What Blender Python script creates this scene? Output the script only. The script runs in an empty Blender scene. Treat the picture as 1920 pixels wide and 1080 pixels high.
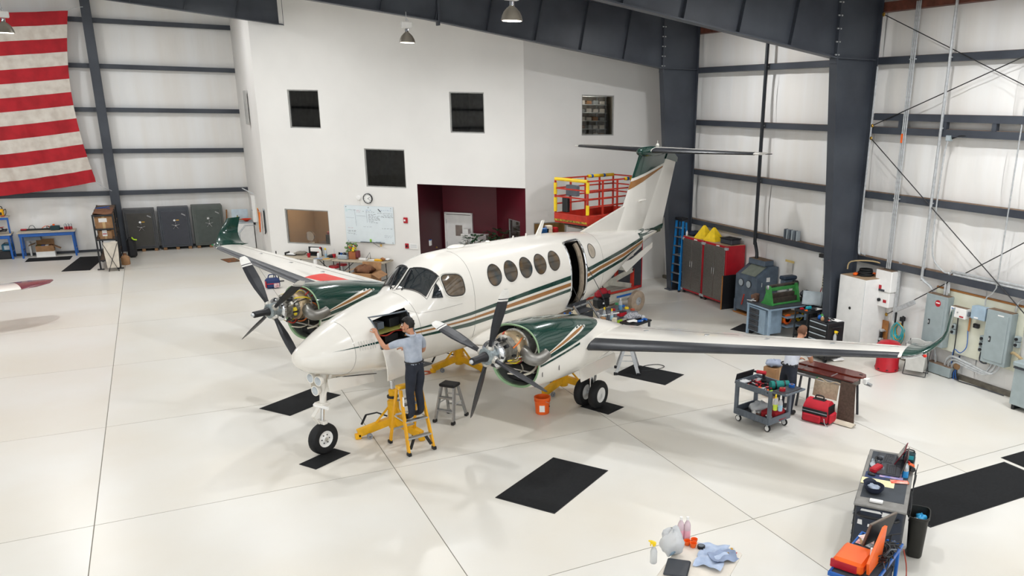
import bpy, math, random
from mathutils import Vector, Matrix, Euler
rnd = random.Random(7)
PI = math.pi
SC = bpy.context.scene
COL = SC.collection
# ---------------------------------------------------------------- camera
F_PX, CX, CY, CAM_H = 1519.73, 1149.19, 657.13, 5.598
_yaw, _pit, _rol = 0.509305, 0.291045, 0.018002
_cy, _sy, _cp, _sp = math.cos(_yaw), math.sin(_yaw), math.cos(_pit), math.sin(_pit)
_f = Vector((_sy*_cp, _cy*_cp, -_sp)); _r = Vector((_cy, -_sy, 0)); _u = _r.cross(_f)
_c, _s = math.cos(_rol), math.sin(_rol)
CR, CU = _c*_r + _s*_u, -_s*_r + _c*_u
cam = bpy.data.cameras.new('camera'); camo = bpy.data.objects.new('camera', cam); COL.objects.link(camo)
cam.sensor_fit = 'HORIZONTAL'; cam.sensor_width = 36.0; cam.lens = F_PX/1920*36
cam.shift_x = (960-CX)/1920; cam.shift_y = (CY-540)/1920
cam.clip_start = .1; cam.clip_end = 300
camo.matrix_world = Matrix(((CR.x, CU.x, -_f.x, 0), (CR.y, CU.y, -_f.y, 0), (CR.z, CU.z, -_f.z, CAM_H), (0, 0, 0, 1)))
SC.camera = camo
def G(x, y, z=0.0):
    """the point of the horizontal plane z that stands at picture point x, y"""
    d = CR*((x-CX)/F_PX) - CU*((y-CY)/F_PX) + _f
    t = (z-CAM_H)/d.z
    return Vector((d.x*t, d.y*t, z))
# ---------------------------------------------------------------- world, light, exposure
w = bpy.data.worlds.new('overcast_sky'); SC.world = w; w.use_nodes = True
bg = w.node_tree.nodes['Background']; bg.inputs[0].default_value = (.93, .97, 1.0, 1); bg.inputs[1].default_value = 2.9
SC.view_settings.view_transform = 'Standard'; SC.view_settings.look = 'None'
SC.view_settings.gamma = 1; SC.view_settings.use_curve_mapping = False
SC.view_settings.exposure = -0.68
SC.cycles.max_bounces = 7; SC.cycles.diffuse_bounces = 4; SC.cycles.glossy_bounces = 4; SC.cycles.transmission_bounces = 6
SC.cycles.caustics_reflective = False; SC.cycles.caustics_refractive = False
SC.cycles.sample_clamp_indirect = 6
def portal(loc, rot, sx, sy):
    l = bpy.data.lights.new('door_portal', 'AREA'); l.shape = 'RECTANGLE'; l.size = sx; l.size_y = sy; l.cycles.is_portal = True
    o = bpy.data.objects.new('door_portal', l); COL.objects.link(o); o.location = loc; o.rotation_euler = rot
portal((-8, -7.4, 4.6), (math.radians(90), 0, 0), 46, 9.2)
# ---------------------------------------------------------------- materials
def lin(c):
    if isinstance(c, str): c = [int(c[i:i+2], 16) for i in (0, 2, 4)]
    r = [(v/255) for v in c]
    return tuple((v/12.92 if v <= .04045 else ((v+.055)/1.055)**2.4) for v in r) + (1,)
_mats = {}
def mat(name, col='808080', rough=.5, metal=0, var=.06, scale=6, bump=0, bscale=40, coat=0, trans=0, alpha=1, emit=0, spec=.5, col2=None, stretch=None, ior=1.45):
    if name in _mats: return _mats[name]
    m = bpy.data.materials.new(name); m.use_nodes = True; nt = m.node_tree; N = nt.nodes; L = nt.links
    b = N['Principled BSDF']; b.inputs['Roughness'].default_value = rough; b.inputs['Metallic'].default_value = metal
    b.inputs['Specular IOR Level'].default_value = spec; b.inputs['IOR'].default_value = ior
    b.inputs['Coat Weight'].default_value = coat; b.inputs['Coat Roughness'].default_value = .04
    b.inputs['Transmission Weight'].default_value = trans; b.inputs['Alpha'].default_value = alpha
    c = lin(col); tc = N.new('ShaderNodeTexCoord'); mp = N.new('ShaderNodeMapping'); L.new(tc.outputs['Object'], mp.inputs[0])
    if stretch: mp.inputs['Scale'].default_value = stretch
    nz = N.new('ShaderNodeTexNoise'); nz.inputs['Scale'].default_value = scale; nz.inputs['Detail'].default_value = 5
    L.new(mp.outputs[0], nz.inputs['Vector'])
    mx = N.new('ShaderNodeMix'); mx.data_type = 'RGBA'
    c2 = lin(col2) if col2 else tuple(max(0, v*(1-2.2*var)) for v in c[:3]) + (1,)
    c1 = c if col2 else tuple(min(1, v*(1+var)) for v in c[:3]) + (1,)
    mx.inputs[6].default_value = c1; mx.inputs[7].default_value = c2
    rp = N.new('ShaderNodeMapRange'); rp.inputs[1].default_value = .35; rp.inputs[2].default_value = .7
    L.new(nz.outputs[0], rp.inputs[0]); L.new(rp.outputs[0], mx.inputs[0]); L.new(mx.outputs[2], b.inputs['Base Color'])
    if bump:
        n2 = N.new('ShaderNodeTexNoise'); n2.inputs['Scale'].default_value = bscale; n2.inputs['Detail'].default_value = 4
        L.new(mp.outputs[0], n2.inputs['Vector'])
        bp = N.new('ShaderNodeBump'); bp.inputs['Strength'].default_value = bump; bp.inputs['Distance'].default_value = .02
        L.new(n2.outputs[0], bp.inputs['Height']); L.new(bp.outputs[0], b.inputs['Normal'])
    if emit:
        b.inputs['Emission Color'].default_value = c; b.inputs['Emission Strength'].default_value = emit
    _mats[name] = m; return m
# ---------------------------------------------------------------- mesh builder
def rot3(r):
    return Euler([math.radians(v) for v in r]).to_matrix() if r else Matrix.Identity(3)
def smooth_pts(pts, n=5):
    P = [Vector(p) for p in pts]; out = []
    for i in range(len(P)-1):
        a, b, c, d = P[max(i-1, 0)], P[i], P[i+1], P[min(i+2, len(P)-1)]
        for k in range(n):
            t = k/n
            out.append(.5*((2*b)+(c-a)*t+(2*a-5*b+4*c-d)*t*t+(3*b-a-3*c+d)*t*t*t))
    return out+[P[-1]]
class MB:
    def __init__(s): s.v = []; s.f = []; s.mi = []; s.cur = 0
    def add(s, vs, fs):
        o = len(s.v); s.v += [tuple(p) for p in vs]; s.f += [tuple(i+o for i in f) for f in fs]; s.mi += [s.cur]*len(fs); return s
    def m(s, i): s.cur = i; return s
    def box(s, c, d, b=0, r=None):
        R = rot3(r); c = Vector(c); h = [x/2 for x in d]
        if b <= 0:
            vs = [Vector((x*h[0], y*h[1], z*h[2])) for x in (-1, 1) for y in (-1, 1) for z in (-1, 1)]
            fs = [(0, 1, 3, 2), (4, 6, 7, 5), (0, 4, 5, 1), (2, 3, 7, 6), (0, 2, 6, 4), (1, 5, 7, 3)]
        else:
            b = min(b, min(h)*.9); vs = []; ix = {}
            for x in (-1, 1):
                for y in (-1, 1):
                    for z in (-1, 1):
                        for a in range(3):
                            p = [x*(h[0]-b), y*(h[1]-b), z*(h[2]-b)]; p[a] = (x, y, z)[a]*h[a]
                            ix[(x, y, z, a)] = len(vs); vs.append(Vector(p))
            fs = []
            def q(f, n):
                p = [vs[i] for i in f]; k = (p[1]-p[0]).cross(p[2]-p[0])
                fs.append(tuple(f) if k.dot(Vector(n)) > 0 else tuple(reversed(f)))
            for a in range(3):
                o1, o2 = (a+1) % 3, (a+2) % 3
                for sg in (-1, 1):
                    f = []; n = [0, 0, 0]; n[a] = sg
                    for u, w_ in ((-1, -1), (1, -1), (1, 1), (-1, 1)):
                        k = [0, 0, 0]; k[a] = sg; k[o1] = u; k[o2] = w_; f.append(ix[(*k, a)])
                    q(f, n)
                for u in (-1, 1):
                    for w_ in (-1, 1):
                        f = []; n = [0, 0, 0]; n[o1] = u; n[o2] = w_
                        for sg, aa in ((-1, o1), (1, o1), (1, o2), (-1, o2)):
                            k = [0, 0, 0]; k[a] = sg; k[o1] = u; k[o2] = w_; f.append(ix[(*k, aa)])
                        q(f, n)
            for x in (-1, 1):
                for y in (-1, 1):
                    for z in (-1, 1): q([ix[(x, y, z, a)] for a in range(3)], (x, y, z))
        return s.add([c+R@v for v in vs], fs)
    def bar(s, p0, p1, w_, h=None, up=(0, 0, 1), b=0):
        """rectangular bar from p0 to p1"""
        p0, p1 = Vector(p0), Vector(p1); d = (p1-p0); l = d.length; d.normalize(); h = h or w_
        u = Vector(up)
        if abs(d.dot(u)) > .98: u = Vector((1, 0, 0))
        sx = d.cross(u).normalized(); uz = sx.cross(d).normalized()
        vs = [p0 + d*(l*t) + sx*(x*w_/2) + uz*(z*h/2) for t in (0, 1) for x, z in ((-1, -1), (1, -1), (1, 1), (-1, 1))]
        return s.add(vs, [(0, 1, 2, 3), (7, 6, 5, 4), (0, 4, 5, 1), (1, 5, 6, 2), (2, 6, 7, 3), (3, 7, 4, 0)])
    def cyl(s, p0, p1, r, r1=None, n=14, cap=True):
        p0, p1 = Vector(p0), Vector(p1); d = (p1-p0).normalized(); r1 = r if r1 is None else r1
        a = d.orthogonal().normalized(); b = d.cross(a); vs = []
        for p, q in ((p0, r), (p1, r1)):
            vs += [p + a*(q*math.cos(2*PI*k/n)) + b*(q*math.sin(2*PI*k/n)) for k in range(n)]
        fs = [(k, (k+1) % n, n+(k+1) % n, n+k) for k in range(n)]
        if cap: fs += [tuple(range(n-1, -1, -1)), tuple(range(n, 2*n))]
        return s.add(vs, fs)
    def tube(s, pts, r, n=8, sm=0, closed=False, cap=True, r1=None):
        P = smooth_pts(pts, sm) if sm else [Vector(p) for p in pts]
        N = len(P); T = []
        for i in range(N):
            a = P[(i-1) % N] if (closed or i > 0) else P[i]; b = P[(i+1) % N] if (closed or i < N-1) else P[i]
            T.append((b-a).normalized())
        u = T[0].orthogonal().normalized(); vs = []
        for i in range(N):
            u = (u - T[i]*u.dot(T[i])); u = u.normalized() if u.length > 1e-6 else T[i].orthogonal().normalized()
            w_ = T[i].cross(u); rr = r if r1 is None else r+(r1-r)*i/(N-1)
            vs += [P[i] + u*(rr*math.cos(2*PI*k/n)) + w_*(rr*math.sin(2*PI*k/n)) for k in range(n)]
        fs = []
        for i in range(N if closed else N-1):
            j = (i+1) % N
            fs += [(i*n+k, i*n+(k+1) % n, j*n+(k+1) % n, j*n+k) for k in range(n)]
        if cap and not closed: fs += [tuple(range(n-1, -1, -1)), tuple(range((N-1)*n, N*n))]
        return s.add(vs, fs)
    def lathe(s, prof, c=(0, 0, 0), ax=(0, 0, 1), n=20):
        """profile of (radius, height) turned about ax through c"""
        c = Vector(c); d = Vector(ax).normalized(); a = d.orthogonal().normalized(); b = d.cross(a); vs = []; fs = []; M_ = len(prof)
        for r, z in prof:
            vs += [c + d*z + a*(r*math.cos(2*PI*k/n)) + b*(r*math.sin(2*PI*k/n)) for k in range(n)]
        for i in range(M_-1):
            fs += [(i*n+k, i*n+(k+1) % n, (i+1)*n+(k+1) % n, (i+1)*n+k) for k in range(n)]
        if M_ >= 4 and prof[0][0] == prof[-1][0] > 1e-4:
            fs += [((M_-1)*n+k, (M_-1)*n+(k+1) % n, (k+1) % n, k) for k in range(n)]
        else:
            if prof[0][0] > 1e-4: fs.append(tuple(range(n-1, -1, -1)))
            if prof[-1][0] > 1e-4: fs.append(tuple(range((M_-1)*n, M_*n)))
        return s.add(vs, fs)
    def ell(s, c, r, n=14, m=8, rot=None):
        c = Vector(c); R = rot3(rot); r = (r, r, r) if not hasattr(r, '__len__') else r
        vs = []
        for i in range(m+1):
            t = PI*i/m
            for k in range(n):
                p = 2*PI*k/n
                vs.append(c + R@Vector((r[0]*math.sin(t)*math.cos(p), r[1]*math.sin(t)*math.sin(p), -r[2]*math.cos(t))))
        fs = [(i*n+k, i*n+(k+1) % n, (i+1)*n+(k+1) % n, (i+1)*n+k) for i in range(m) for k in range(n)]
        return s.add(vs, fs)
    def loft(s, rings, closed=True, cap0=True, cap1=True, skip=None):
        n = len(rings[0]); vs = [p for R in rings for p in R]; fs = []
        for i in range(len(rings)-1):
            for k in range(n if closed else n-1):
                if skip and skip(i, k): continue
                fs.append((i*n+k, i*n+(k+1) % n, (i+1)*n+(k+1) % n, (i+1)*n+k))
        if cap0: fs.append(tuple(range(n-1, -1, -1)))
        if cap1: fs.append(tuple(range((len(rings)-1)*n, len(rings)*n)))
        return s.add(vs, fs)
    def prism(s, poly, a, b, ax='z'):
        """extrude a 2-D outline along ax from a to b; outline axes: z->(x,y), y->(x,z), x->(y,z)"""
        f = {'z': lambda p, t: (p[0], p[1], t), 'y': lambda p, t: (p[0], t, p[1]), 'x': lambda p, t: (t, p[0], p[1])}[ax]
        n = len(poly); vs = [f(p, a) for p in poly]+[f(p, b) for p in poly]
        fs = [(k, (k+1) % n, n+(k+1) % n, n+k) for k in range(n)]+[tuple(range(n-1, -1, -1)), tuple(range(n, 2*n))]
        return s.add(vs, fs)
    def grid(s, fn, nu, nv, th=0):
        vs = [Vector(fn(i/nu, j/nv)) for i in range(nu+1) for j in range(nv+1)]; W = nv+1
        fs = [(i*W+j, (i+1)*W+j, (i+1)*W+j+1, i*W+j+1) for i in range(nu) for j in range(nv)]
        if th:
            k = len(vs); nr = []
            for i in range(nu+1):
                for j in range(nv+1):
                    a = vs[min(i+1, nu)*W+j]-vs[max(i-1, 0)*W+j]; b = vs[i*W+min(j+1, nv)]-vs[i*W+max(j-1, 0)]
                    q = a.cross(b); nr.append(q.normalized() if q.length > 1e-9 else Vector((0, 0, 1)))
            vs2 = [p - q*th for p, q in zip(vs, nr)]
            fs2 = [tuple(k+i for i in reversed(f)) for f in fs]
            rim = [i*W for i in range(nu+1)] + [nu*W+j for j in range(1, W)] + [i*W+nv for i in range(nu-1, -1, -1)] + [j for j in range(nv-1, 0, -1)]
            side = [(rim[t], rim[(t+1) % len(rim)], k+rim[(t+1) % len(rim)], k+rim[t]) for t in range(len(rim))]
            side = [tuple(reversed(f)) for f in side]
            vs = vs+vs2; fs = fs+fs2+side
        return s.add(vs, fs)
    def out(s, name, mats, parent=None, loc=None, rz=0, ang=35):
        me = bpy.data.meshes.new(name); me.from_pydata(s.v, [], s.f); me.validate(clean_customdata=False)
        for m_ in (mats if isinstance(mats, (list, tuple)) else [mats]): me.materials.append(m_)
        if len(me.polygons) == len(s.mi): me.polygons.foreach_set('material_index', s.mi)
        me.polygons.foreach_set('use_smooth', [True]*len(me.polygons)); me.set_sharp_from_angle(angle=math.radians(ang)); me.update()
        o = bpy.data.objects.new(name, me); COL.objects.link(o)
        if parent: o.parent = parent
        if loc is not None: o.location = loc
        if rz: o.rotation_euler = (0, 0, rz)
        return o
def bx(name, m_, parent, c, d, b=.008, r=None, **k): return MB().box(c, d, b, r).out(name, m_, parent, **k)
def cy(name, m_, parent, p0, p1, r, r1=None, n=14, **k): return MB().cyl(p0, p1, r, r1, n).out(name, m_, parent, **k)
def tb(name, m_, parent, pts, r, n=8, sm=0, **k): return MB().tube(pts, r, n, sm, **k).out(name, m_, parent)
def la(name, m_, parent, prof, c=(0, 0, 0), ax=(0, 0, 1), n=20): return MB().lathe(prof, c, ax, n).out(name, m_, parent)
def tag(o, label, cat, group=None, kind=None):
    o['label'] = label
    if cat: o['category'] = cat
    if group: o['group'] = group
    if kind: o['kind'] = kind
    return o
def thing(name, label, cat, loc=(0, 0, 0), rz=0, group=None):
    o = bpy.data.objects.new(name, None); COL.objects.link(o); o.location = loc; o.rotation_euler = (0, 0, rz); o.empty_display_size = .1
    return tag(o, label, cat, group)
def struct(o, label=None):
    o['kind'] = 'structure'
    if label: o['label'] = label
    return o
def dup(root, loc=None, rz=None, label=None, parent=None):
    r = root.copy(); COL.objects.link(r); r.parent = parent
    if loc is not None: r.location = loc
    if rz is not None: r.rotation_euler = (0, 0, rz)
    if label: r['label'] = label
    for ch in list(root.children): dup(ch, parent=r)
    return r
def ang2(a, b): return math.atan2(b[1]-a[1], b[0]-a[0])
# ---------------------------------------------------------------- palette
EPOXY = mat('epoxy_floor', 'e1dfd9', .3, scale=.35, col2='dbd5c9', spec=.45)
JOINT = mat('joint_filler', '827d72', .8)
DRYWALL = mat('painted_drywall', 'eae8e4', .6, var=.015, scale=.8, bump=.05, bscale=60)
MAROON = mat('maroon_paint', '5a1522', .38, var=.05, scale=.7)
VINYL = mat('vinyl_insulation', 'f2f2f1', .42, scale=1.4, col2='ebe7e1', bump=.55, bscale=4.5, stretch=(1, 1, .07))
STEEL = mat('charcoal_steel', '454a52', .45, scale=.9, col2='32363f', bump=.03)
DUST = mat('rusty_dust', '7d6754', .9, var=.15, scale=9)
RUST = mat('red_oxide_steel', '6a3d30', .6, var=.2, scale=5)
GALV = mat('galvanised_steel', 'c6c9cb', .36, .45, var=.08, scale=14)
CHROME = mat('polished_chrome', 'd8dadd', .1, 1, var=.02)
ALU = mat('brushed_aluminium', 'b4b6b8', .38, .8, var=.05, scale=20)
BLACK = mat('black_plastic', '1b1c1f', .45, var=.1)
RUBBER = mat('black_rubber', '17181a', .7, var=.12, scale=20)
MATBLK = mat('black_carpet_mat', '101215', .92, var=.25, scale=30, bump=.5, bscale=300)
WHITE = mat('white_enamel', 'f0efec', .35, var=.02)
CARD = mat('brown_cardboard', 'a9805a', .8, var=.08, scale=8)
CARD2 = mat('dark_cardboard', '7a5238', .8, var=.1, scale=8)
PAPER = mat('white_paper', 'f2f1ee', .8, var=.02)
RED = mat('red_paint', 'b51e2b', .35, var=.06)
ORANGE = mat('orange_plastic', 'f2661e', .4, var=.04)
YELLOW = mat('yellow_paint', 'f0b41c', .4, var=.08)
YPLAS = mat('bright_yellow_plastic', 'f4d01f', .4, var=.05)
BLUE = mat('blue_enamel', '1f5fb0', .35, var=.06)
GREEN = mat('green_enamel', '3d8a45', .4, var=.12)
TEAL = mat('teal_hose', '2aa6b4', .4, var=.06)
GREY = mat('grey_plastic', '646c75', .5, var=.06)
LGREY = mat('pale_grey_enamel', 'aab4ba', .4, var=.04)
DGREY = mat('dark_grey_enamel', '3b3e44', .45, var=.06)
BGREY = mat('blue_grey_enamel', '8ea3b5', .45, var=.08)
WOOD = mat('varnished_wood', 'b67b42', .45, scale=3, col2='8d5a2c', stretch=(1, 12, 1))
GLASS = mat('window_glass', 'ffffff', .02, trans=1, var=0, ior=1.45)
CLEAR = mat('clear_plastic', 'f4f6f8', .15, trans=.5, var=.02)
SKIN = mat('skin', 'c08a6c', .55, var=.05)
# ---------------------------------------------------------------- floor slabs
fl_ = struct(MB().add([(-34, -16, -.004), (15.2, -16, -.004), (15.2, 36.6, -.004), (-34, 36.6, -.004)], [(0, 1, 2, 3)]).out('floor', JOINT), 'pale beige epoxy concrete floor cut by thin control joints')
xs = [-34]+[round(2.77+4.1*k, 3) for k in range(-8, 3)]+[15.2]
ys = [-16]+[round(12.08+3.98*k, 3) for k in range(-6, 7)]
ys = [y for y in ys if y < 36]+[36.6]
slab_cache = {}
for i in range(len(xs)-1):
    for j in range(len(ys)-1):
        g_ = .0065; d = (round(xs[i+1]-xs[i]-2*g_, 3), round(ys[j+1]-ys[j]-2*g_, 3))
        if d not in slab_cache: slab_cache[d] = MB().box((0, 0, -.003), (d[0], d[1], .006)).out('slab', EPOXY, fl_); o = slab_cache[d]
        else:
            o = slab_cache[d].copy(); COL.objects.link(o)
        o.location = ((xs[i]+xs[i+1])/2, (ys[j]+ys[j+1])/2, 0)
# ---------------------------------------------------------------- walls
def insul(name, parent, fn, w_, h, seed):
    """a sagging vinyl faced insulation bay, w_ x h, fn maps (u, z, depth) to a point"""
    r = random.Random(seed); ph = [r.uniform(0, 6) for _ in range(4)]
    nu = max(6, int(w_*5)); nv = 6
    def f(u, v):
        d = .05*math.sin(PI*v)*(.6+.4*math.sin(u*w_*2.1+ph[0])) + .012*math.sin(u*w_*9+ph[1])*math.sin(PI*v) + .006*math.sin(u*w_*23+ph[2])
        return fn(u*w_, v*h, d)
    return MB().grid(f, nu, nv).out(name, VINYL, parent, ang=80)
GZ = [2.18, 3.72, 5.2, 6.72, 8.27]
def girt(parent, p, d, m_=STEEL):
    o = bx('girt', m_, parent, p, d, 0)
    return o
# far wall (y = 36.4), its girts run along x
wb = struct(MB().box((-15.3, 36.62, 5), (37.4, .3, 10)).out('wall_back', VINYL), 'white insulated steel wall with charcoal girts behind the flag and the safes')
zs = [0]+GZ+[9.8]
for k in range(len(zs)-1):
    for x0, x1 in ((-34, -20), (-20, -9), (-9, -1.45), (-1.45, 3.3)):
        insul('insulation_panel', wb, lambda u, z, d, x0=x0, z0=zs[k]: (x0+u, 36.42-d, z0+z), x1-x0, zs[k+1]-zs[k], k*7+int(x0))
for z in GZ: girt(wb, (-15.3, 36.3, z), (37.4, .2, .16))
wc = struct(MB().box((-1.44, 36.06, 5), (.04, .26, 10)).box((-1.44, 35.94, 5), (.3, .03, 10)).box((-1.44, 36.18, 5), (.3, .03, 10)).out('column_back', STEEL), 'charcoal wind column on the wall beside the flag')
bx('girt_clip', STEEL, wc, (-1.44, 36.0, 5.2), (.34, .1, .06), 0)
struct(bx('baseboard_back', DGREY, None, (-15.3, 36.4, .04), (37.3, .12, .08), 0), 'dark base angle along the far insulated wall')
# right hand wall (x = 14.95)
wr = struct(MB().box((15.2, 14.3, 4.6), (.3, 44.6, 9.2)).out('wall_right', VINYL), 'white insulated steel wall with charcoal girts behind the electrical panels')
fy = [-7.15, .02, 7.19, 14.36, 21.53, 28.7, 36.4]
zr = [0]+GZ[:4]+[8.3]
for k in range(len(zr)-1):
    for a in range(len(fy)-1):
        for q in (0, 1):
            y0 = fy[a]+(fy[a+1]-fy[a])*q/2; L_ = (fy[a+1]-fy[a])/2
            insul('insulation_panel', wr, lambda u, z, d, y0=y0, z0=zr[k]: (15.0-d, y0+u, z0+z), L_, zr[k+1]-zr[k], k*31+a*5+q)
for z in GZ[:4]:
    girt(wr, (14.86, 14.3, z), (.2, 44.4, .15)); bx('dust_layer', DUST, wr, (14.87, 14.3, z+.079), (.17, 44.3, .008), 0)
girt(wr, (14.84, 7.1, 5.5), (.2, 14.2, .15)); bx('dust_layer', DUST, wr, (14.85, 7.1, 5.578), (.17, 14.2, .006), 0)
for y in (13.4, 12.2, 11.0, 9.5): bx('girt_block', STEEL, wr, (14.8, y, 5.35), (.1, .1, .16), 0)
bx('eave_strut', RUST, wr, (14.86, 14.3, 7.86), (.2, 44.4, .2), 0)
struct(bx('baseboard_right', mat('grimy_base_angle', '6d675c', .7, var=.2), None, (14.95, 14.3, .05), (.1, 44.4, .1), 0), 'grimy base angle along the wall with the electrical panels')
# left end of the hangar, beyond the picture, with its doors rolled open towards the front
wl = struct(MB().box((-34.1, 14.6, 4.4), (.3, 44, 8.8)).out('wall_left', VINYL), 'insulated end wall of the hangar')
for z in GZ[:4]: girt(wl, (-33.85, 14.6, z), (.2, 44, .16))
for y in fy[:-1]: bx('wall_post', STEEL, wl, (-33.7, y, 4.3), (.4, .25, 8.6), 0)
# roof
ROOF = lambda x: 8.32+(15-x)*.0833 if x > -9.5 else 8.32+24.5*.0833-(-9.5-x)*.0833
ce = MB()
ce.loft([[(15.3, y, ROOF(15.3)), (-9.5, y, ROOF(-9.5)), (-34.2, y, ROOF(-34.2)), (-34.2, y, ROOF(-34.2)+.25), (-9.5, y, ROOF(-9.5)+.25), (15.3, y, ROOF(15.3)+.25)] for y in (-7.4, 36.8)])
ce = struct(ce.out('ceiling', VINYL), 'white insulated sloping roof with rusty purlins')
for k in range(0, 30):
    x = 14.2-1.55*k
    if x < -33: break
    bx('purlin', RUST if x > 5 else STEEL, ce, (x, 14.7, ROOF(x)-.13), (.08, 44, .2), 0)
# steel portal frames: tapered column and rafter with stiffeners
RB = [(13.5, 6.74), (6.43, 7.66), (3.47, 7.93), (-.53, 8.27), (-9.5, 8.95)]
def rb(x):
    for (a, za), (b, zb) in zip(RB, RB[1:]):
        if x >= b: return zb+(za-zb)*(x-b)/(a-b)
    return RB[-1][1]
def frame(y, xend, label):
    t = bpy.data.objects.new('steel_frame', None); COL.objects.link(t); t.location = (0, y, 0); struct(t, label)
    rt = lambda x: ROOF(x)-.24
    if xend < 13:
        MB().prism([(14.07, 0), (14.72, 0), (14.72, rt(14.72)), (13.5, rt(13.5)), (13.5, 6.74)], -.008, .008, 'y').out('column_web', STEEL, t)
        MB().bar((14.07, 0, 0), (13.5, 0, 6.74), .24, .03, up=(1, 0, .08)).out('inner_flange', STEEL, t)
        bx('outer_flange', STEEL, t, (14.73, 0, rt(14.7)/2), (.03, .24, rt(14.7)), 0)
        bx('knee_stiffener', STEEL, t, (14.1, 0, 6.74), (1.2, .2, .025), 0, r=(0, 0, 0))
        bx('base_plate', STEEL, t, (14.4, 0, .015), (.85, .32, .03), 0)
        MB().bar((13.5, 0, 6.62), (13.5, 0, rt(13.5)), .22, .04, up=(1, 0, 0)).out('end_plate', STEEL, t)
        b = MB()
        for k in range(6):
            for sy in (-.085, ):
                b.cyl((13.44, sy-.01, 6.8+k*.27), (13.56, sy-.01, 6.8+k*.27), .016, n=6)
        b.out('bolt', GALV, t)['kind'] = 'stuff'
        x1 = 13.5
    else: x1 = 4.05
    if xend >= 13: x1 = 4.05
    pts = [(x1, rb(x1))]+[p for p in RB if p[0] < x1-.01]
    m_ = MB()
    MB().prism([p for p in pts]+[(x, rt(x)) for x in [p[0] for p in reversed(pts)]], -.008, .008, 'y').out('rafter_web', STEEL, t)
    for a, b in zip(pts, pts[1:]):
        MB().bar((a[0], 0, a[1]), (b[0], 0, b[1]), .24, .03, up=(0, 0, 1)).out('rafter_flange', STEEL, t)
    MB().bar((x1, 0, rt(x1)), (-9.5, 0, rt(-9.5)), .24, .03).out('rafter_flange', STEEL, t)
    x = x1-1.35
    while x > -9:
        MB().bar((x, -.06, rb(x)+.01), (x+.25, -.06, rt(x+.25)), .012, .11, up=(0, 1, 0)).out('stiffener', STEEL, t); x -= 1.37
    if x1 < 13:
        bx('end_plate', STEEL, t, (x1, 0, (rb(x1)+rt(x1))/2), (.03, .24, rt(x1)-rb(x1)+.06), 0)
    else:
        MB().bar((6.75, -.04, rb(6.75)-.1), (6.75, -.04, rt(6.75)), .2, .05, up=(1, 0, 0)).out('splice_plate', STEEL, t)
frame(14.36, 0, 'charcoal steel frame whose column stands beside the tall white cabinet')
frame(21.53, 0, 'charcoal steel frame whose column stands beside the blue stepladder')
frame(28.6, 20, 'charcoal steel rafter end butting against the white office wall')
frame(7.19, 0, 'charcoal steel frame beyond the transformer')
frame(.02, 0, 'charcoal steel frame over the hangar door')
# ---------------------------------------------------------------- office block
def wall_h(name, p0, p1, z0, z1, holes, th, m_, label, parent=None):
    """upright wall from p0 to p1 (seen from its right side), holes = (u0, u1, z0, z1)"""
    p0, p1 = Vector((*p0, 0)), Vector((*p1, 0)); d = (p1-p0); L_ = d.length; d.normalize(); n = Vector((-d.y, d.x, 0))
    us = sorted({0, L_, *[h[0] for h in holes], *[h[1] for h in holes]}); zz = sorted({z0, z1, *[h[2] for h in holes], *[h[3] for h in holes]})
    m = MB(); P = lambda u, z, t: p0+d*u+n*t+Vector((0, 0, z))
    for a, b in zip(us, us[1:]):
        for c, e in zip(zz, zz[1:]):
            if any(h[0]-1e-6 <= a and b <= h[1]+1e-6 and h[2]-1e-6 <= c and e <= h[3]+1e-6 for h in holes): continue
            m.add([P(a, c, 0), P(b, c, 0), P(b, e, 0), P(a, e, 0)], [(0, 1, 2, 3)])
            m.add([P(a, c, th), P(b, c, th), P(b, e, th), P(a, e, th)], [(3, 2, 1, 0)])
    for h in holes+[(0, L_, z0, z1)]:
        c = [(h[0], h[2]), (h[1], h[2]), (h[1], h[3]), (h[0], h[3])]
        for (u, z), (u2, z2) in zip(c, c[1:]+c[:1]):
            m.add([P(u, z, 0), P(u, z, th), P(u2, z2, th), P(u2, z2, 0)], [(0, 1, 2, 3)])
    o = m.out(name, m_, parent, ang=20)
    if not parent: struct(o, label)
    return o, P
FRAME = mat('window_frame_metal', 'a9a9a6', .4, .3)
wn = [0]
def window(P, h, label, th=.12):
    wn[0] += 1
    m = MB(); u0, u1, z0, z1 = h; f = .035
    def bar(a, b, c, e):
        q = [P(a, c, .03), P(b, c, .03), P(b, e, .03), P(a, e, .03)]; r = [P(a, c, .1), P(b, c, .1), P(b, e, .1), P(a, e, .1)]
        m.add(q+r, [(0, 1, 2, 3), (7, 6, 5, 4), (0, 4, 5, 1), (1, 5, 6, 2), (2, 6, 7, 3), (3, 7, 4, 0)])
    bar(u0, u1, z0, z0+f); bar(u0, u1, z1-f, z1); bar(u0, u0+f, z0+f, z1-f); bar(u1-f, u1, z0+f, z1-f)
    o = struct(m.out('window_%d' % wn[0], FRAME), label)
    g = MB(); a, b, c, e = u0+f, u1-f, z0+f, z1-f
    q = [P(a, c, .06), P(b, c, .06), P(b, e, .06), P(a, e, .06)]; r = [P(a, c, .066), P(b, c, .066), P(b, e, .066), P(a, e, .066)]
    g.add(q+r, [(0, 1, 2, 3), (7, 6, 5, 4), (0, 4, 5, 1), (1, 5, 6, 2), (2, 6, 7, 3), (3, 7, 4, 0)]).out('pane', GLASS, o)
    return o
FLc, RC = (3.115, 29.32), (9.832, 23.27)
AW_D = Vector((RC[0]-FLc[0], RC[1]-FLc[1], 0)); AW_L = AW_D.length; AW_D.normalize(); AW_N = Vector((-AW_D.y, AW_D.x, 0))
def au(x, y): return (Vector((x, y, 0))-Vector((*FLc, 0))).dot(AW_D)
uR = au(7.17, 25.67)
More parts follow.
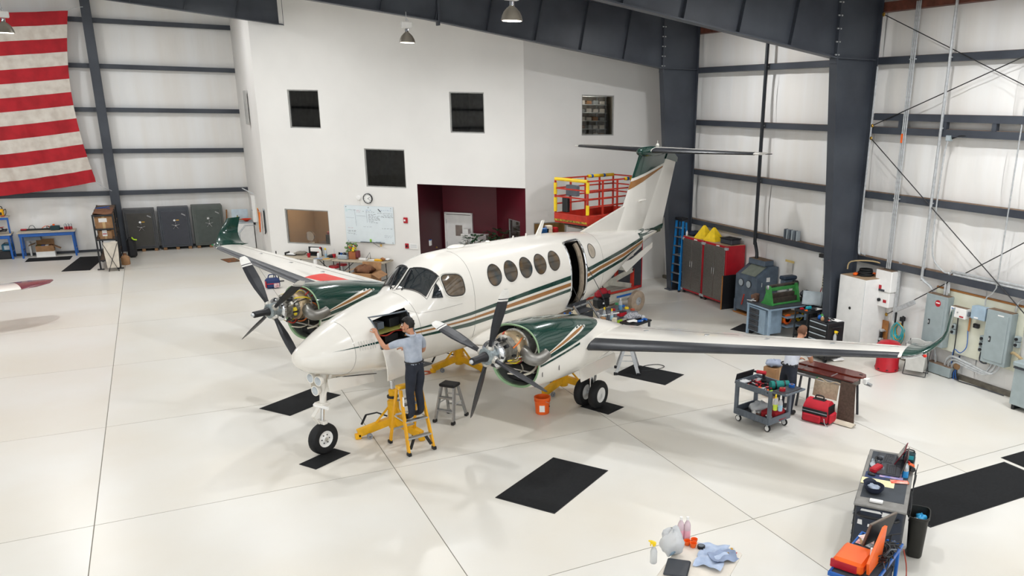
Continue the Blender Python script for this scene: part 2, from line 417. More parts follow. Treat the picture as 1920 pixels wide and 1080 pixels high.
AH = [(au(3.97, 28.55), au(4.78, 27.82), 4.8, 5.97), (au(8.06, 24.86), au(8.89, 24.12), 4.78, 5.97), (au(5.86, 26.85), au(6.89, 25.92), 3.04, 4.23), (au(3.59, 28.89), au(4.78, 27.82), 1.06, 2.21), (uR, AW_L, -.03, 3.19)]
wa, AP = wall_h('wall_office_front', FLc, RC, -.03, 10, AH, .14, DRYWALL, 'tall white office wall with square windows and a maroon doorway recess')
wlabels = ['square dark upper window over the blue workbench side of the office wall', 'square dark upper window above the maroon recess', 'square window with a lamp reflected above the round clock', 'wide low office window beside the whiteboard']
for h, l in zip(AH[:4], wlabels): window(AP, h, l)
wside, _ = wall_h('wall_office_side', (3.2, 36.4), FLc, 0, 10, [], .14, DRYWALL, 'white side wall of the office block next to the safes')
RH = [(11.745-9.832, 12.885-9.832, 4.75, 5.96), (10.1-9.832, 11.24-9.832, 1.0, 2.12)]
wrs, RP = wall_h('wall_office_right', RC, (15.04, 23.27), 0, 10, RH, .14, DRYWALL, 'white office wall behind the red lift basket')
window(RP, RH[0], 'square upper window with parts shelves behind its glass'); window(RP, RH[1], 'low wide window behind the fuselage top')
# narrow glazed slot in the side wall
struct(MB().box((3.06, 32.17, 5.38), (.05, .46, 1.14), .01).out('window_%d' % (wn[0]+1), FRAME), 'narrow slit window in the office side wall'); wn[0] += 1
# maroon recess
q0 = AP(uR, 0, 0); iL, iR = Vector((8.319, 26.786, 0)), Vector((9.744, 25.503, 0)); q1 = Vector((*RC, 0))
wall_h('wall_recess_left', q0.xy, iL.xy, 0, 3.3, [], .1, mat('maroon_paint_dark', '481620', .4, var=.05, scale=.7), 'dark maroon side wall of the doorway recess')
dd = (iR-iL).normalized(); ud = (Vector((8.378, 26.732, 0))-iL).dot(dd)
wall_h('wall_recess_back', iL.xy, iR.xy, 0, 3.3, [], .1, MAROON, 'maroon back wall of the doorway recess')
sd = (q1-iR); SL = sd.length; sdn = sd.normalized()
wsr, SP = wall_h('wall_recess_right', iR.xy, q1.xy, 0, 3.3, [(.88, 1.8, 1.0, 2.12)], .1, MAROON, 'maroon side wall of the recess with a small window')
window(SP, (.88, 1.8, 1.0, 2.12), 'small window in the maroon side wall behind the potted plants')
struct(MB().add([q0+Vector((0, 0, 3.3)), iL+Vector((0, 0, 3.3)), iR+Vector((0, 0, 3.3)), q1+Vector((0, 0, 3.3))], [(0, 1, 2, 3)]).out('ceiling_recess', MAROON), 'soffit of the maroon recess')
# white door in the recess
dr = bpy.data.objects.new('door_1', None); COL.objects.link(dr); struct(dr, 'white door with a small square glass in the maroon recess')
dr.location = iL; dr.rotation_euler = (0, 0, ang2(iL, iR))
bx('door_leaf', WHITE, dr, (ud+.49, -.05, 1.04), (.88, .045, 2.06), .004)
bx('glass_light', mat('frosted_light', '8d8078', .2), dr, (ud+.5, -.075, 1.55), (.24, .012, .36), .002)
for x in (ud+.02, ud+.96): bx('door_jamb', WHITE, dr, (x, -.04, 1.07), (.055, .1, 2.14), .004)
bx('door_head', WHITE, dr, (ud+.49, -.04, 2.12), (.99, .1, .055), .004)
for z in (.3, 1.1, 1.85): cy('hinge', GALV, dr, (ud+.055, -.08, z-.06), (ud+.055, -.08, z+.06), .012)
la('door_knob', CHROME, dr, [(.012, 0), (.012, .04), (.03, .05), (.03, .08), (0, .085)], (ud+.86, -.07, 1.0), (0, -1, 0), 12)
# ================================================================ twin turboprop aircraft (local x runs aft, local -y is its port side)
AP_WHITE = mat('aircraft_white_paint', 'e5e1d9', .22, var=.012, scale=1.5, coat=.6)
AP_GREEN = mat('aircraft_green_paint', '0f3a31', .2, var=.05, scale=2, coat=.8)
AP_BRONZE = mat('aircraft_bronze_paint', '9b6a38', .25, var=.04, coat=.5)
BOOT = mat('deicing_boot_rubber', '2a2c31', .38, var=.1, scale=5)
REFL_GLASS = mat('tinted_glass_painted_reflections', '5c4a34', .06, scale=3.5, col2='2c3a40', coat=.6)  # brown and blue reflections are mixed into the glass colour
DGLASS = mat('dark_cockpit_glass', '2a3034', .05, scale=1.5, col2='23282b', coat=.8)
PROPB = mat('propeller_blade_black', '25272c', .42, var=.1, scale=5)
SAGE = mat('primer_green', '8fae86', .5, var=.06)
TITAN = mat('heat_stained_metal', 'c0aa8a', .3, .6, scale=4, col2='8f7a62')
ENGM = mat('engine_case_metal', 'c4c1b9', .35, .55, var=.12, scale=10)
STACK = mat('exhaust_stack_metal', '8b8984', .42, .8, var=.1, scale=6)
DARKM = mat('dark_engine_metal', '3d3d3e', .5, .6, var=.2, scale=14)
REDH = mat('red_fire_sleeve', 'b8392a', .6, var=.1)
YELH = mat('yellow_tag', 'd9c229', .5, var=.05)
LAMPG = mat('landing_lamp_glass', 'c5cdd4', .12, .5, var=.05, scale=30)
air = thing('airplane', 'white twin turboprop airplane with green and bronze stripes and opened engine cowlings', 'airplane', (1.805, 13.126, 0), .533)
SECT = [(-.31, 1.71, 1.77, .02, 2.), (-.27, 1.60, 1.84, .12, 2.), (-.15, 1.50, 1.91, .22, 2.), (.1, 1.39, 2.02, .34, 2.), (.45, 1.29, 2.16, .46, 2.05), (.95, 1.2, 2.29, .58, 2.1),
        (1.45, 1.13, 2.39, .655, 2.15), (1.85, 1.1, 2.44, .69, 2.15), (2.05, 1.09, 2.58, .7, 2.15), (2.28, 1.08, 2.78, .71, 2.25), (2.5, 1.07, 2.89, .717, 2.4), (2.85, 1.06, 2.96, .722, 2.5), (3.6, 1.05, 2.975, .725, 2.5),
        (5, 1.05, 2.94, .725, 2.5), (6.5, 1.06, 2.89, .72, 2.5), (7.2, 1.1, 2.84, .69, 2.45), (8, 1.22, 2.76, .61, 2.4), (9, 1.5, 2.66, .48, 2.3), (10, 1.86, 2.57, .34, 2.2), (11, 2.16, 2.46, .19, 2.1), (11.6, 2.27, 2.4, .09, 2.), (11.85, 2.31, 2.35, .02, 2.)]
def sect(s):
    T = SECT; i = 0
    while i < len(T)-2 and s > T[i+1][0]: i += 1
    a, b = T[i], T[i+1]; h = b[0]-a[0]; t = min(1, max(0, (s-a[0])/h)); out = []
    for k in range(1, 5):
        def sl(j):
            if j <= 0: return (T[1][k]-T[0][k])/(T[1][0]-T[0][0])
            if j >= len(T)-1: return (T[-1][k]-T[-2][k])/(T[-1][0]-T[-2][0])
            d0 = (T[j][k]-T[j-1][k])/(T[j][0]-T[j-1][0]); d1 = (T[j+1][k]-T[j][k])/(T[j+1][0]-T[j][0])
            return 0 if d0*d1 <= 0 else 2*d0*d1/(d0+d1)
        m0, m1 = sl(i)*h, sl(i+1)*h
        out.append((2*t**3-3*t*t+1)*a[k]+(t**3-2*t*t+t)*m0+(-2*t**3+3*t*t)*b[k]+(t**3-t*t)*m1)
    return out
def spow(c, e): return math.copysign(abs(c)**e, c)
def ring(s, n=56, grow=0):
    zb, zt, hw, ex = sect(s); zc = zb+(zt-zb)*.47; R = []
    for k in range(n):
        t = 2*PI*(k+.5)/n
        c, d = spow(math.cos(t), 2/ex), spow(math.sin(t), 2/ex)
        R.append(Vector((s, (hw+grow)*c, zc+((zt-zc+grow) if d > 0 else (zc-zb+grow))*d)))
    return R
def side_y(s, z, off=0):
    """half width of the fuselage at station s, height z"""
    zb, zt, hw, ex = sect(s); zc = zb+(zt-zb)*.47; h = (zt-zc) if z > zc else (zc-zb)
    q = min(.9999, abs(z-zc)/h)
    return hw*(1-q**ex)**(1/ex)+off
def top_z(s, y, off=0):
    zb, zt, hw, ex = sect(s); zc = zb+(zt-zb)*.47; q = min(.9999, abs(y)/hw)
    return zc+(zt-zc)*(1-q**ex)**(1/ex)+off
DOOR = (6.47, 7.14, 1.3, 2.72); BAY = (.95, 1.64, 1.7, 2.2)
st = sorted({*[a[0] for a in SECT], *[-.31+.02*k for k in range(4)], *[.25*k for k in range(0, 47)], DOOR[0], DOOR[1], BAY[0], BAY[1]})
st = [s for i, s in enumerate(st) if s <= 11.85]
RG = [ring(s) for s in st]
def krange(o, n=56):
    R_ = ring((o[0]+o[1])/2); return {k for k in range(n) if R_[k].y < 0 and o[2] < (R_[k].z+R_[(k+1) % n].z)/2 < o[3]}
KD, KB = krange(DOOR), krange(BAY)
def in_open(i, k, n=56):
    s = (st[i]+st[i+1])/2
    return (DOOR[0] < s < DOOR[1] and k in KD) or (BAY[0] < s < BAY[1] and k in KB)
fus = MB().loft(RG, skip=in_open).out('fuselage', AP_WHITE, air, ang=50)
ls = [s for s in st if 2.7 <= s <= 8.2]; LR = [ring(s, grow=-.05) for s in ls]
def in_door(i, k, n=56):
    s = (ls[i]+ls[i+1])/2; return DOOR[0] < s < DOOR[1] and k in KD
MB().loft(LR, skip=in_door).out('cabin_shade_liner', mat('lining_painted_shade', '2e2925', .8, var=.2), air)  # dark brown stands in for the shade inside the cabin
# doorway: chrome rim, quilted lining edge, sill
def strip(zf, s0, s1, n, off, side=-1, w_=None):
    """band on the flank between two heights given as functions of s"""
    m = MB()
    for i in range(n):
        a, b = s0+(s1-s0)*i/n, s0+(s1-s0)*(i+1)/n; q = []
        for s in (a, b):
            lo, hi = zf(s)
            q.append([Vector((s, side*side_y(s, lo+(hi-lo)*k/3, off), lo+(hi-lo)*k/3)) for k in range(4)])
        for k in range(3): m.add([q[0][k], q[1][k], q[1][k+1], q[0][k+1]], [(0, 1, 2, 3) if side < 0 else (3, 2, 1, 0)])
    return m
rim = [(DOOR[0], z) for z in (1.28, 1.6, 1.9, 2.2, 2.5, 2.66)]+[(DOOR[0]+.06, 2.73), (DOOR[1]-.06, 2.73)]+[(DOOR[1], z) for z in (2.66, 2.5, 2.2, 1.9, 1.6, 1.28)]
MB().tube([(s, -side_y(s, z, -.01), z) for s, z in rim], .028, 8, 2).out('door_rim', CHROME, air)
MB().tube([(s-.07 if s > 6.8 else s+.07, -side_y(s, z, -.09), z-.03) for s, z in rim[8:]], .06, 8, 2).out('door_lining', mat('quilted_beige_lining', '8f8271', .8, var=.12, scale=12), air)
bx('door_sill', ALU, air, ((DOOR[0]+DOOR[1])/2, -.62, 1.29), (.68, .24, .04))
# painted stripes
def lerp_t(T, s, k):
    for a, b in zip(T, T[1:]):
        if s <= b[0]: return a[k]+(b[k]-a[k])*(s-a[0])/(b[0]-a[0])
    return T[-1][k]
ST = [(1.43, 1.885, 1.865, 1.845, 1.82, 1.785, 1.76), (1.64, 1.895, 1.87, 1.84, 1.81, 1.77, 1.74), (3.04, 1.91, 1.85, 1.8, 1.76, 1.72, 1.64), (5.05, 2.0, 1.91, 1.86, 1.77, 1.72, 1.66), (6.5, 2.05, 1.95, 1.89, 1.81, 1.76, 1.69), (7.75, 2.14, 2.06, 2.03, 1.95, 1.91, 1.83), (9.26, 2.24, 2.15, 2.12, 2.04, 2.01, 1.93), (10.65, 2.37, 2.29, 2.27, 2.2, 2.185, 2.17)]
for side in (-1, 1):
    for a, b, m_, lab in ((1, 2, AP_GREEN, 'upper green pinstripe'), (3, 4, AP_BRONZE, 'bronze stripe'), (5, 6, AP_GREEN, 'lower green stripe')):
        for s0, s1 in (((1.43, DOOR[0]-.02), (DOOR[1]+.02, 10.6)) if side < 0 else ((1.43, 10.6), )):
            o = strip(lambda s: (lerp_t(ST, s, b), lerp_t(ST, s, a)), s0, s1, int((s1-s0)*8), .004, side).out('stripe', m_, air, ang=60); o['label'] = lab
    o = strip(lambda s: (1.80, 1.80+.035*(s-.15)/.75), .15, .92, 8, .004, side).out('stripe', AP_GREEN, air); o['label'] = 'thin green tip of the stripe on the nose'
strip(lambda s: (2.35+.02*(s-10.4), 2.5), 10.4, 11.55, 10, .004).out('stripe', AP_GREEN, air)
# round cabin windows
def flank(outline, off, side=-1, inner=None, rings=4):
    cs = sum(p[0] for p in outline)/len(outline); cz = sum(p[1] for p in outline)/len(outline); n = len(outline); m = MB(); vs = []
    for r in range(rings+1):
        f = r/rings
        for p in outline:
            s, z = cs+(p[0]-cs)*f, cz+(p[1]-cz)*f; vs.append(Vector((s, side*side_y(s, z, off), z)))
    fs = [(r*n+k, r*n+(k+1) % n, (r+1)*n+(k+1) % n, (r+1)*n+k) for r in range(rings) for k in range(n)]
    return m.add(vs, fs if side < 0 else [tuple(reversed(f)) for f in fs])
def circ(cs, cz, rs, rz, n=28): return [(cs+rs*math.cos(2*PI*k/n), cz+rz*math.sin(2*PI*k/n)) for k in range(n)]
RIM = mat('dark_window_gasket', '232323', .5)
for side in (-1, 1):
    for s in (3.86, 4.37, 4.87, 5.37, 5.88)+((7.5, ) if side < 0 else (6.4, 6.95, 7.5)):
        r = .195 if s < 7.2 else .15
        zc_ = 2.475-.012*(s-3.8)
        o = flank(circ(s, zc_, r, r), .006, side).out('cabin_window', REFL_GLASS if s < 7.2 or side > 0 else mat('grey_porthole_glass', 'a79c8c', .2, var=.1), air)
        MB().tube([(a, side*side_y(a, b, .004), b) for a, b in circ(s, zc_, r+.006, r+.006)], .008, 6, closed=True).out('gasket', RIM, o)
    ck = []
    for k in range(28):
        t = 2*PI*k/28; ck.append((2.72+.24*spow(math.cos(t), .55), 2.475+.19*spow(math.sin(t), .55)-.1*.265*spow(math.cos(t), .55)))
    o = flank(ck, .006, side).out('cockpit_side_window', mat('tan_side_glass', '6d5e4d', .08, scale=3, col2='3c352d', coat=.6), air)
    MB().tube([(a, side*side_y(a, b, .004), b) for a, b in ck], .009, 6, closed=True).out('gasket', RIM, o)
    MB().tube([(2.72+(a-2.72)*1.1, side*side_y(2.72+(a-2.72)*1.1, 2.475+(b-2.475)*1.13, .002), 2.475+(b-2.475)*1.13) for a, b in ck], .012, 6, closed=True).out('window_frame', AP_WHITE, o)
    tri = [(2.18, 2.335), (2.25, 2.33), (2.32, 2.322), (2.385, 2.315), (2.38, 2.40), (2.37, 2.49), (2.355, 2.565), (2.3, 2.5), (2.24, 2.42)]
    o = flank(tri, .006, side).out('vent_window', DGLASS, air)
    MB().tube([(a, side*side_y(a, b, .006), b) for a, b in tri], .007, 6, closed=True).out('gasket', RIM, o)
    # windshield pane on the upper surface: corners as (s, y)
    c00, c10, c11, c01 = Vector((1.9, .035)), Vector((2.1, .54)), Vector((2.45, .515)), Vector((2.27, .03))
    def wsf(u, v, off=.006, side=side, g=0):
        u = u*(1+2*g)-g; v = v*(1+2*g)-g
        p = (c00*(1-u)+c10*u)*(1-v)+(c01*(1-u)+c11*u)*v
        bow = .05*math.sin(PI*min(1, max(0, u*.5+.5)))*0
        return (p.x-bow, side*p.y, top_z(p.x, p.y, off))
    o = MB().grid((lambda u, v: wsf(u, v)) if side > 0 else (lambda u, v: wsf(1-u, v)), 10, 8).out('windshield_pane', DGLASS, air, ang=70)
    edge = [wsf(t/8, 0, .008) for t in range(8)]+[wsf(1, t/8, .008) for t in range(8)]+[wsf(1-t/8, 1, .008) for t in range(8)]+[wsf(0, 1-t/8, .008) for t in range(8)]
    MB().tube(edge, .011, 6, closed=True).out('gasket', RIM, o)
    edge = [wsf(t/8, 0, .006, g=.05) for t in range(8)]+[wsf(1, t/8, .006, g=.05) for t in range(8)]+[wsf(1-t/8, 1, .006, g=.05) for t in range(8)]
    MB().tube(edge, .005, 6).out('outer_seal', RIM, o)
    b0 = Vector(wsf(.25 if side < 0 else .1, -.12, .02)); b1 = Vector(wsf(.12 if side < 0 else .45, .85, .03))
    MB().tube([b0, b0.lerp(b1, .5)+Vector((0, 0, .03)), b1], .012, 6).bar(b0.lerp(b1, .35)+Vector((0, 0, .015)), b1, .02, .03).out('wiper', BLACK, air)
# panel seams and screws on the nose
for s in (.5, 1.8, 3.2, 8.0):
    R_ = ring(s, grow=.0015); MB().tube([R_[k] for k in range(14, 42)], .003, 4).out('panel_seam', mat('seam_grey', '8d8a85', .6), air)
MB().tube([(s, -side_y(s, 2.21 if s < 1.8 else 2.12, .002), 2.21 if s < 1.8 else 2.12) for s in [1.45+.2*k for k in range(8)]], .0025, 4).out('panel_seam', mat('seam_grey'), air)
for k in range(7):
    s = .58+.045*k; MB().tube([(s, -side_y(s, z, .002), z) for z in (1.74, 1.79, 1.84, 1.89)], .007, 6).out('louvre', mat('louvre_grey', 'cfccc6', .4), air)
# nose avionics bay: box, shelf and equipment, door panel hanging down
bay = MB(); x0, x1, z0, z1 = BAY[0], BAY[1], 1.70, 2.2
bay.box((1.3, -.06, 1.95), (.7, .02, .5)).box((1.3, -.3, z0), (.7, .5, .015)).box((x0+.005, -.29, 1.93), (.01, .46, .42)).box((x1-.005, -.32, 1.95), (.01, .52, .46))
bay.out('avionics_bay', DARKM, air)
bx('avionics_shelf', mat('olive_primer', '7d7a35', .6, var=.1), air, (1.3, -.3, 1.93), (.68, .46, .015))
for c, d, m_ in (((1.48, -.28, 2.02), (.22, .2, .15), BLACK), ((1.2, -.25, 2.0), (.16, .18, .12), GREY), ((1.34, -.34, 1.78), (.3, .2, .12), BLACK), ((1.08, -.4, 1.75), (.1, .1, .08), YELLOW)): bx('avionics_box', m_, air, c, d)
tb('bay_cable', REDH, air, [(1.03, -.45, 1.9), (1.18, -.48, 1.86), (1.38, -.47, 1.9), (1.58, -.45, 1.86)], .014, 6, 4)
e = [(BAY[0], 1.7), (BAY[0], 2.2), (BAY[1], 2.2), (BAY[1], 1.7)]
ep = []
for (a, za), (b_, zb_) in zip(e, e[1:]):
    for k in range(8): s = a+(b_-a)*k/8; z = za+(zb_-za)*k/8; ep.append((s, -side_y(s, z, .003), z))
MB().tube(ep, .014, 6).out('bay_frame', GREY, air)
MB().grid(lambda u, v: (.9+.6*u, -.66-.07*v-.03*math.sin(PI*v), 1.7-.52*v), 6, 6, .02).out('bay_door', AP_WHITE, air)
# aerials and beacon on the roof
MB().prism([(6.1, 2.86), (6.3, 2.86), (6.46, 3.2), (6.38, 3.2)], -.014, .014, 'y').out('blade_antenna', AP_WHITE, air)
for s in (5.3, 5.75): MB().prism([(s, 2.88), (s+.05, 2.88), (s+.05, 2.99), (s+.02, 2.99)], -.008, .008, 'y').out('small_antenna', AP_WHITE, air)
MB().ell((3.6, .05, 2.985), (.22, .12, .045)).out('gps_antenna', AP_WHITE, air)
MB().ell((4.5, .0, 2.97), (.06, .05, .03)).out('gps_antenna', AP_WHITE, air)
# ---- wings
FOIL = [(1, .002), (.85, .022), (.65, .05), (.45, .068), (.28, .072), (.15, .06), (.07, .044), (.02, .024), (0, 0), (.02, -.018), (.07, -.03), (.15, -.038), (.28, -.044), (.45, -.042), (.65, -.03), (.85, -.014), (1, -.002)]
def wing_sec(y):
    a = abs(y)
    le = 3.08+.0 if a < 2.2 else (3.08+(a-2.2)*.28 if a < 3.0 else 3.304+(a-3.0)*.137)
    te = 5.2 if a < 2.6 else 5.2-(a-2.6)*.085
    return le, te, 1.49+(a-2.6)*.105, 1.15-.03*a
def foil_ring(y, lo=None, grow=0):
    le, te, z, tk = wing_sec(y); c = te-le
    pts = FOIL if lo is None else [p for p in FOIL if p[0] <= lo]
    if lo is not None:
        pts = [p for p in FOIL if p[0] <= lo]
    return [Vector((le+p[0]*c-(grow if p[0] < .01 else 0), y, z+(p[1]*c*tk+math.copysign(grow, p[1]) if p[1] else 0))) for p in pts]
for side in (-1, 1):
    ysn = [.3, 1.2, 2.0, 2.6, 3.0, 4.0, 5.0, 6.0, 7.0, 8.0, 8.25]
    rr = [foil_ring(side*y) for y in ysn]
    if side > 0: rr = [list(reversed(r)) for r in rr]
    wg = MB().loft(rr).out('wing', AP_WHITE, air, ang=45); wg['label'] = 'white wing with black leading edge boot'
    yb = [3.12, 3.6, 4.0, 5, 6, 7, 7.9, 8.2]
    br = [foil_ring(side*y, .16, .012) for y in yb]
    if side > 0: br = [list(reversed(r)) for r in br]
    for a, b in ((0, 2), (2, 8)):
        MB().loft([[Vector((p.x, p.y*(1 if i else 1), p.z)) for p in br[i]] for i in range(a, min(b+1, 8))]).out('deicing_boot', BOOT, wg, ang=45)
    # aileron and flap gaps
    for u, ya, yb_ in ((.78, 3.2, 5.4), (.76, 5.5, 8.1)):
        P_ = []
        for k in range(7):
            y = side*(ya+(yb_-ya)*k/6); le, te, z, tk = wing_sec(y); P_.append((le+u*(te-le), y, z+.036*(te-le)*tk))
        MB().tube(P_, .004, 4).out('control_gap', mat('seam_grey'), wg)
    for y in (3.7, 4.9, 6.0, 7.1):
        le, te, z, tk = wing_sec(y); MB().ell((le+.6*(te-le), side*y, z+.055*(te-le)*tk), (.07, .045, .008), 10, 4).out('fuel_cap', ALU, wg)
    # blended winglet
    def wl_ring(t):
        y = 8.25+.52*min(1, t*1.4)**.8*1.0; z = 2.083+.62*t**2.2; c = .92-.55*t; le = 4.03+.75*t**1.3
        nrm = Vector((0, -side*math.sin(1.35*min(1, t*1.3)), math.cos(1.35*min(1, t*1.3))))
        return [Vector((le+p[0]*c, side*y, z))+nrm*(p[1]*c*.95) for p in FOIL]
    wr_ = [wl_ring(k/9) for k in range(10)]
    if side > 0: wr_ = [list(reversed(r)) for r in wr_]
    wlt = MB().loft(wr_).out('winglet', AP_GREEN, air, ang=60)
    MB().tube([(4.02+.75*t**1.3, side*(8.25+.52*min(1, t*1.4)**.8), 2.083+.62*t**2.2) for t in (0, .08, .16, .24, .32)], .022, 8).out('winglet_light_strip', CHROME, wlt)
    MB().ell((4.18, side*8.56, 2.115), (.05, .03, .022)).out('navigation_light', mat('red_lens', 'd0342a', .1, var=.02) if side < 0 else mat('green_lens', '1f8a50', .1), wlt)
# red walkway patch on the starboard wing beside the nacelle
def patch(u, v):
    y = 4.72-1.0*u; le, te, z, tk = wing_sec(y); s = 3.78+.55*v+.08*u; q = (s-le)/(te-le)
    zz = [p for p in FOIL[:9]]
    for a, b in zip(zz, zz[1:]):
        if b[0] <= q <= a[0]: h = b[1]+(a[1]-b[1])*(q-b[0])/(a[0]-b[0]); break
    return (s, y, z+h*(te-le)*tk+.004)
MB().grid(patch, 10, 10).out('red_wing_panel', mat('red_wing_paint', 'd8362f', .4, var=.03), air, ang=60)
# ---- nacelles, engines, propellers
NAC = [(1.95, 1.13, 2.2, .5, 2.5), (2.05, 1.09, 2.21, .515, 2.5), (2.6, 1.03, 2.17, .53, 2.5), (3.2, 1.0, 2.09, .53, 2.45), (3.9, 1.0, 1.95, .5, 2.4), (4.6, 1.08, 1.74, .42, 2.3), (5.0, 1.18, 1.6, .33, 2.2), (5.3, 1.3, 1.5, .18, 2.), (5.48, 1.38, 1.42, .02, 2.)]
def nring(t, y0, grow=0, n=40):
    s, zb, zt, hw, ex = t; zc = zb+(zt-zb)*.55; R = []
    for k in range(n):
        a = 2*PI*(k+.5)/n; c, d = spow(math.cos(a), 2/ex), spow(math.sin(a), 2/ex)
        R.append(Vector((s, y0+(hw+grow)*c, zc+((zt-zc+grow) if d > 0 else (zc-zb+grow))*d)))
    return R
def nside(s, z, off=.004):
    for a, b in zip(NAC, NAC[1:]):
        if s <= b[0]:
            t = (s-a[0])/(b[0]-a[0]); zb, zt, hw, ex = [a[k]+(b[k]-a[k])*t for k in range(1, 5)]; break
    zc = zb+(zt-zb)*.55; h = (zt-zc) if z > zc else (zc-zb); q = min(.999, abs(z-zc)/h)
    return hw*(1-q**ex)**(1/ex)+off
NB = lambda s: 1.62+.11*(s-1.95)       # lower edge of the green
def blade(parent, c, a, lab=None):
    """feathered propeller blade in the plane x = c.x at angle a"""
    cosA, sinA = math.cos(a), math.sin(a); R_ = []
    prof = [(.08, .07, .06), (.18, .08, .06), (.3, .13, .042), (.5, .2, .03), (.7, .225, .024), (.88, .215, .018), (.97, .2, .015), (1.0, .195, .014), (1.015, .19, .013), (1.06, .18, .012), (1.13, .15, .01), (1.175, .09, .006)]
    for r, ch, th in prof:
        tw = math.radians(78+(.75-r)*14); rg_ = []
        for k in range(10):
            t = 2*PI*k/10; u = math.cos(t)*ch/2; v = math.sin(t)*th/2*(1.15 if math.cos(t) < 0 else .8)
            ax_ = u*math.sin(tw)-v*math.cos(tw); tg = u*math.cos(tw)+v*math.sin(tw)
            rg_.append(Vector((c[0]+ax_, c[1]+cosA*r-sinA*tg, c[2]+sinA*r+cosA*tg)))
        R_.append(rg_)
    m = MB(); n = 10
    for i in range(len(R_)-1):
        m.cur = 1 if i in (6, 8, 9, 10) else 0
        wm = m.cur
        for k in range(n): m.cur = wm if k < 5 else 0; m.add([R_[i][k], R_[i][(k+1) % n], R_[i+1][(k+1) % n], R_[i+1][k]], [(0, 1, 2, 3)])
    m.cur = 0; m.add(R_[0], [tuple(range(n))]); m.add(R_[-1], [tuple(range(n))])
    o = m.out('propeller_blade', [PROPB, mat('white_tip_paint', 'e6e4df', .4)], parent, ang=60)
    la('blade_root_clamp', ENGM, o, [(.055, 0), (.065, .02), (.065, .07), (.05, .1)], (c[0], c[1]+cosA*.08, c[2]+sinA*.08), (0, cosA, sinA), 14)
    return o
for side, ba in ((-1, 19), (1, 54)):
    y0 = 2.58*side; ez = 1.84
    m = MB().loft([nring(t, y0) for t in NAC], cap0=False)
    # colour by height: split faces above the paint line
    for i, f in enumerate(m.f):
        p = sum((Vector(m.v[k]) for k in f), Vector())/len(f); m.mi[i] = 0
    nac = m.out('nacelle', AP_WHITE, air, ang=50); nac['label'] = 'engine nacelle painted green over white'
    # green upper cowling skin
    def skin(u, v, side=side, y0=y0):
        s = 1.955+2.9*u; zl = NB(s)
        for a, b in zip(NAC, NAC[1:]):
            if s <= b[0]: t = (s-a[0])/(b[0]-a[0]); zb, zt, hw, ex = [a[k]+(b[k]-a[k])*t for k in range(1, 5)]; break
        zc = zb+(zt-zb)*.55; h = zt-zc
        if zl > zc: th0 = math.asin(min(1, ((zl-zc)/h)**(ex/2)))
        else: th0 = -math.asin(min(1, ((zc-zl)/(zc-zb))**(ex/2)))
        th = th0+(PI-2*th0)*v; d = spow(math.sin(th), 2/ex)
        return (s, y0+(hw+.006)*spow(math.cos(th), 2/ex), zc+((h+.006) if d > 0 else (zc-zb+.006))*d)
    MB().grid(skin, 26, 30).out('green_cowling', AP_GREEN, nac, ang=60)
    for sd in (-1, 1):
        for f0, f1, m_, lab in ((lambda s: NB(s)+.05+.05*(s-1.97), lambda s: NB(s)+.075+.05*(s-1.97)+.11*(s-1.97)*(1-((s-1.97)/1.6)**3), AP_WHITE, 'white slash around the bronze flash'),
                                (lambda s: NB(s)+.066+.06*(s-1.97), lambda s: NB(s)+.066+.06*(s-1.97)+.075*(s-1.97)*(1-((s-1.97)/1.43)**3), AP_BRONZE, 'bronze flash on the cowling'),
                                (lambda s: NB(s)-.035, lambda s: NB(s)-.01, AP_WHITE, 'white pinstripe on the cowling'), (lambda s: NB(s)-.075, lambda s: NB(s)-.035, AP_GREEN, 'green line under the cowling')):
            q = MB(); s0, s1, n = 1.97, (3.55 if m_ is AP_WHITE and 'slash' in lab else 3.4 if m_ is AP_BRONZE else 3.1), 14
            off = .010 if m_ is not AP_BRONZE else .013
            for i in range(n):
                v = []
                for s in (s0+(s1-s0)*i/n, s0+(s1-s0)*(i+1)/n):
                    lo, hi = f0(s), max(f0(s)+.002, f1(s))
                    v.append([Vector((s, y0+sd*nside(s, lo+(hi-lo)*k/3, off), lo+(hi-lo)*k/3)) for k in range(4)])
                for k in range(3): q.add([v[0][k], v[1][k], v[1][k+1], v[0][k+1]], [(0, 1, 2, 3) if sd < 0 else (3, 2, 1, 0)])
            o = q.out('stripe', m_, nac, ang=60); o['label'] = lab
    # lip of the opened cowling, firewall, lower inlet
    lip = MB().loft([nring(NAC[0], y0, .006), nring((1.93,)+NAC[0][1:], y0, 0), nring((1.95,)+NAC[0][1:], y0, -.028), nring((1.99,)+NAC[0][1:], y0, -.03)], cap0=False, cap1=False)
    MB().loft([nring((1.985,)+NAC[0][1:], y0, -.03), nring((2.5,)+NAC[1][1:], y0, -.04)], cap0=False, cap1=False).out('cowling_inner', mat('cowl_inner_grey', '6d716c', .5, var=.15, scale=8), nac, ang=50)
    lip.out('cowling_lip', SAGE, nac, ang=50)
    MB().loft([nring((2.55,)+NAC[1][1:], y0, -.03), nring((2.56,)+NAC[1][1:], y0, -.03)]).out('firewall', DARKM, nac)
    bx('inlet_plate', ENGM, nac, (2.25, y0, 1.38), (.5, .7, .02), 0, r=(0, 8, 0))
    bx('inlet_duct', DARKM, nac, (2.3, y0, 1.25), (.4, .55, .18), .04)
    for s in (2.05, 2.5): bx('panel_slot', BLACK, nac, (s, y0+side*nside(s, 1.42, .002), 1.42), (.012, .006, .12), 0)
    # engine
    eng = MB().lathe([(.13, 1.42), (.17, 1.45), (.17, 1.58), (.2, 1.6), (.2, 1.64), (.19, 1.66), (.25, 1.76), (.25, 1.80)], (0, y0, ez), (1, 0, 0), 24).out('engine', mat('gearbox_grey', '77746c', .45, .4, var=.2, scale=18), air); eng['label'] = 'uncowled turboprop engine core'
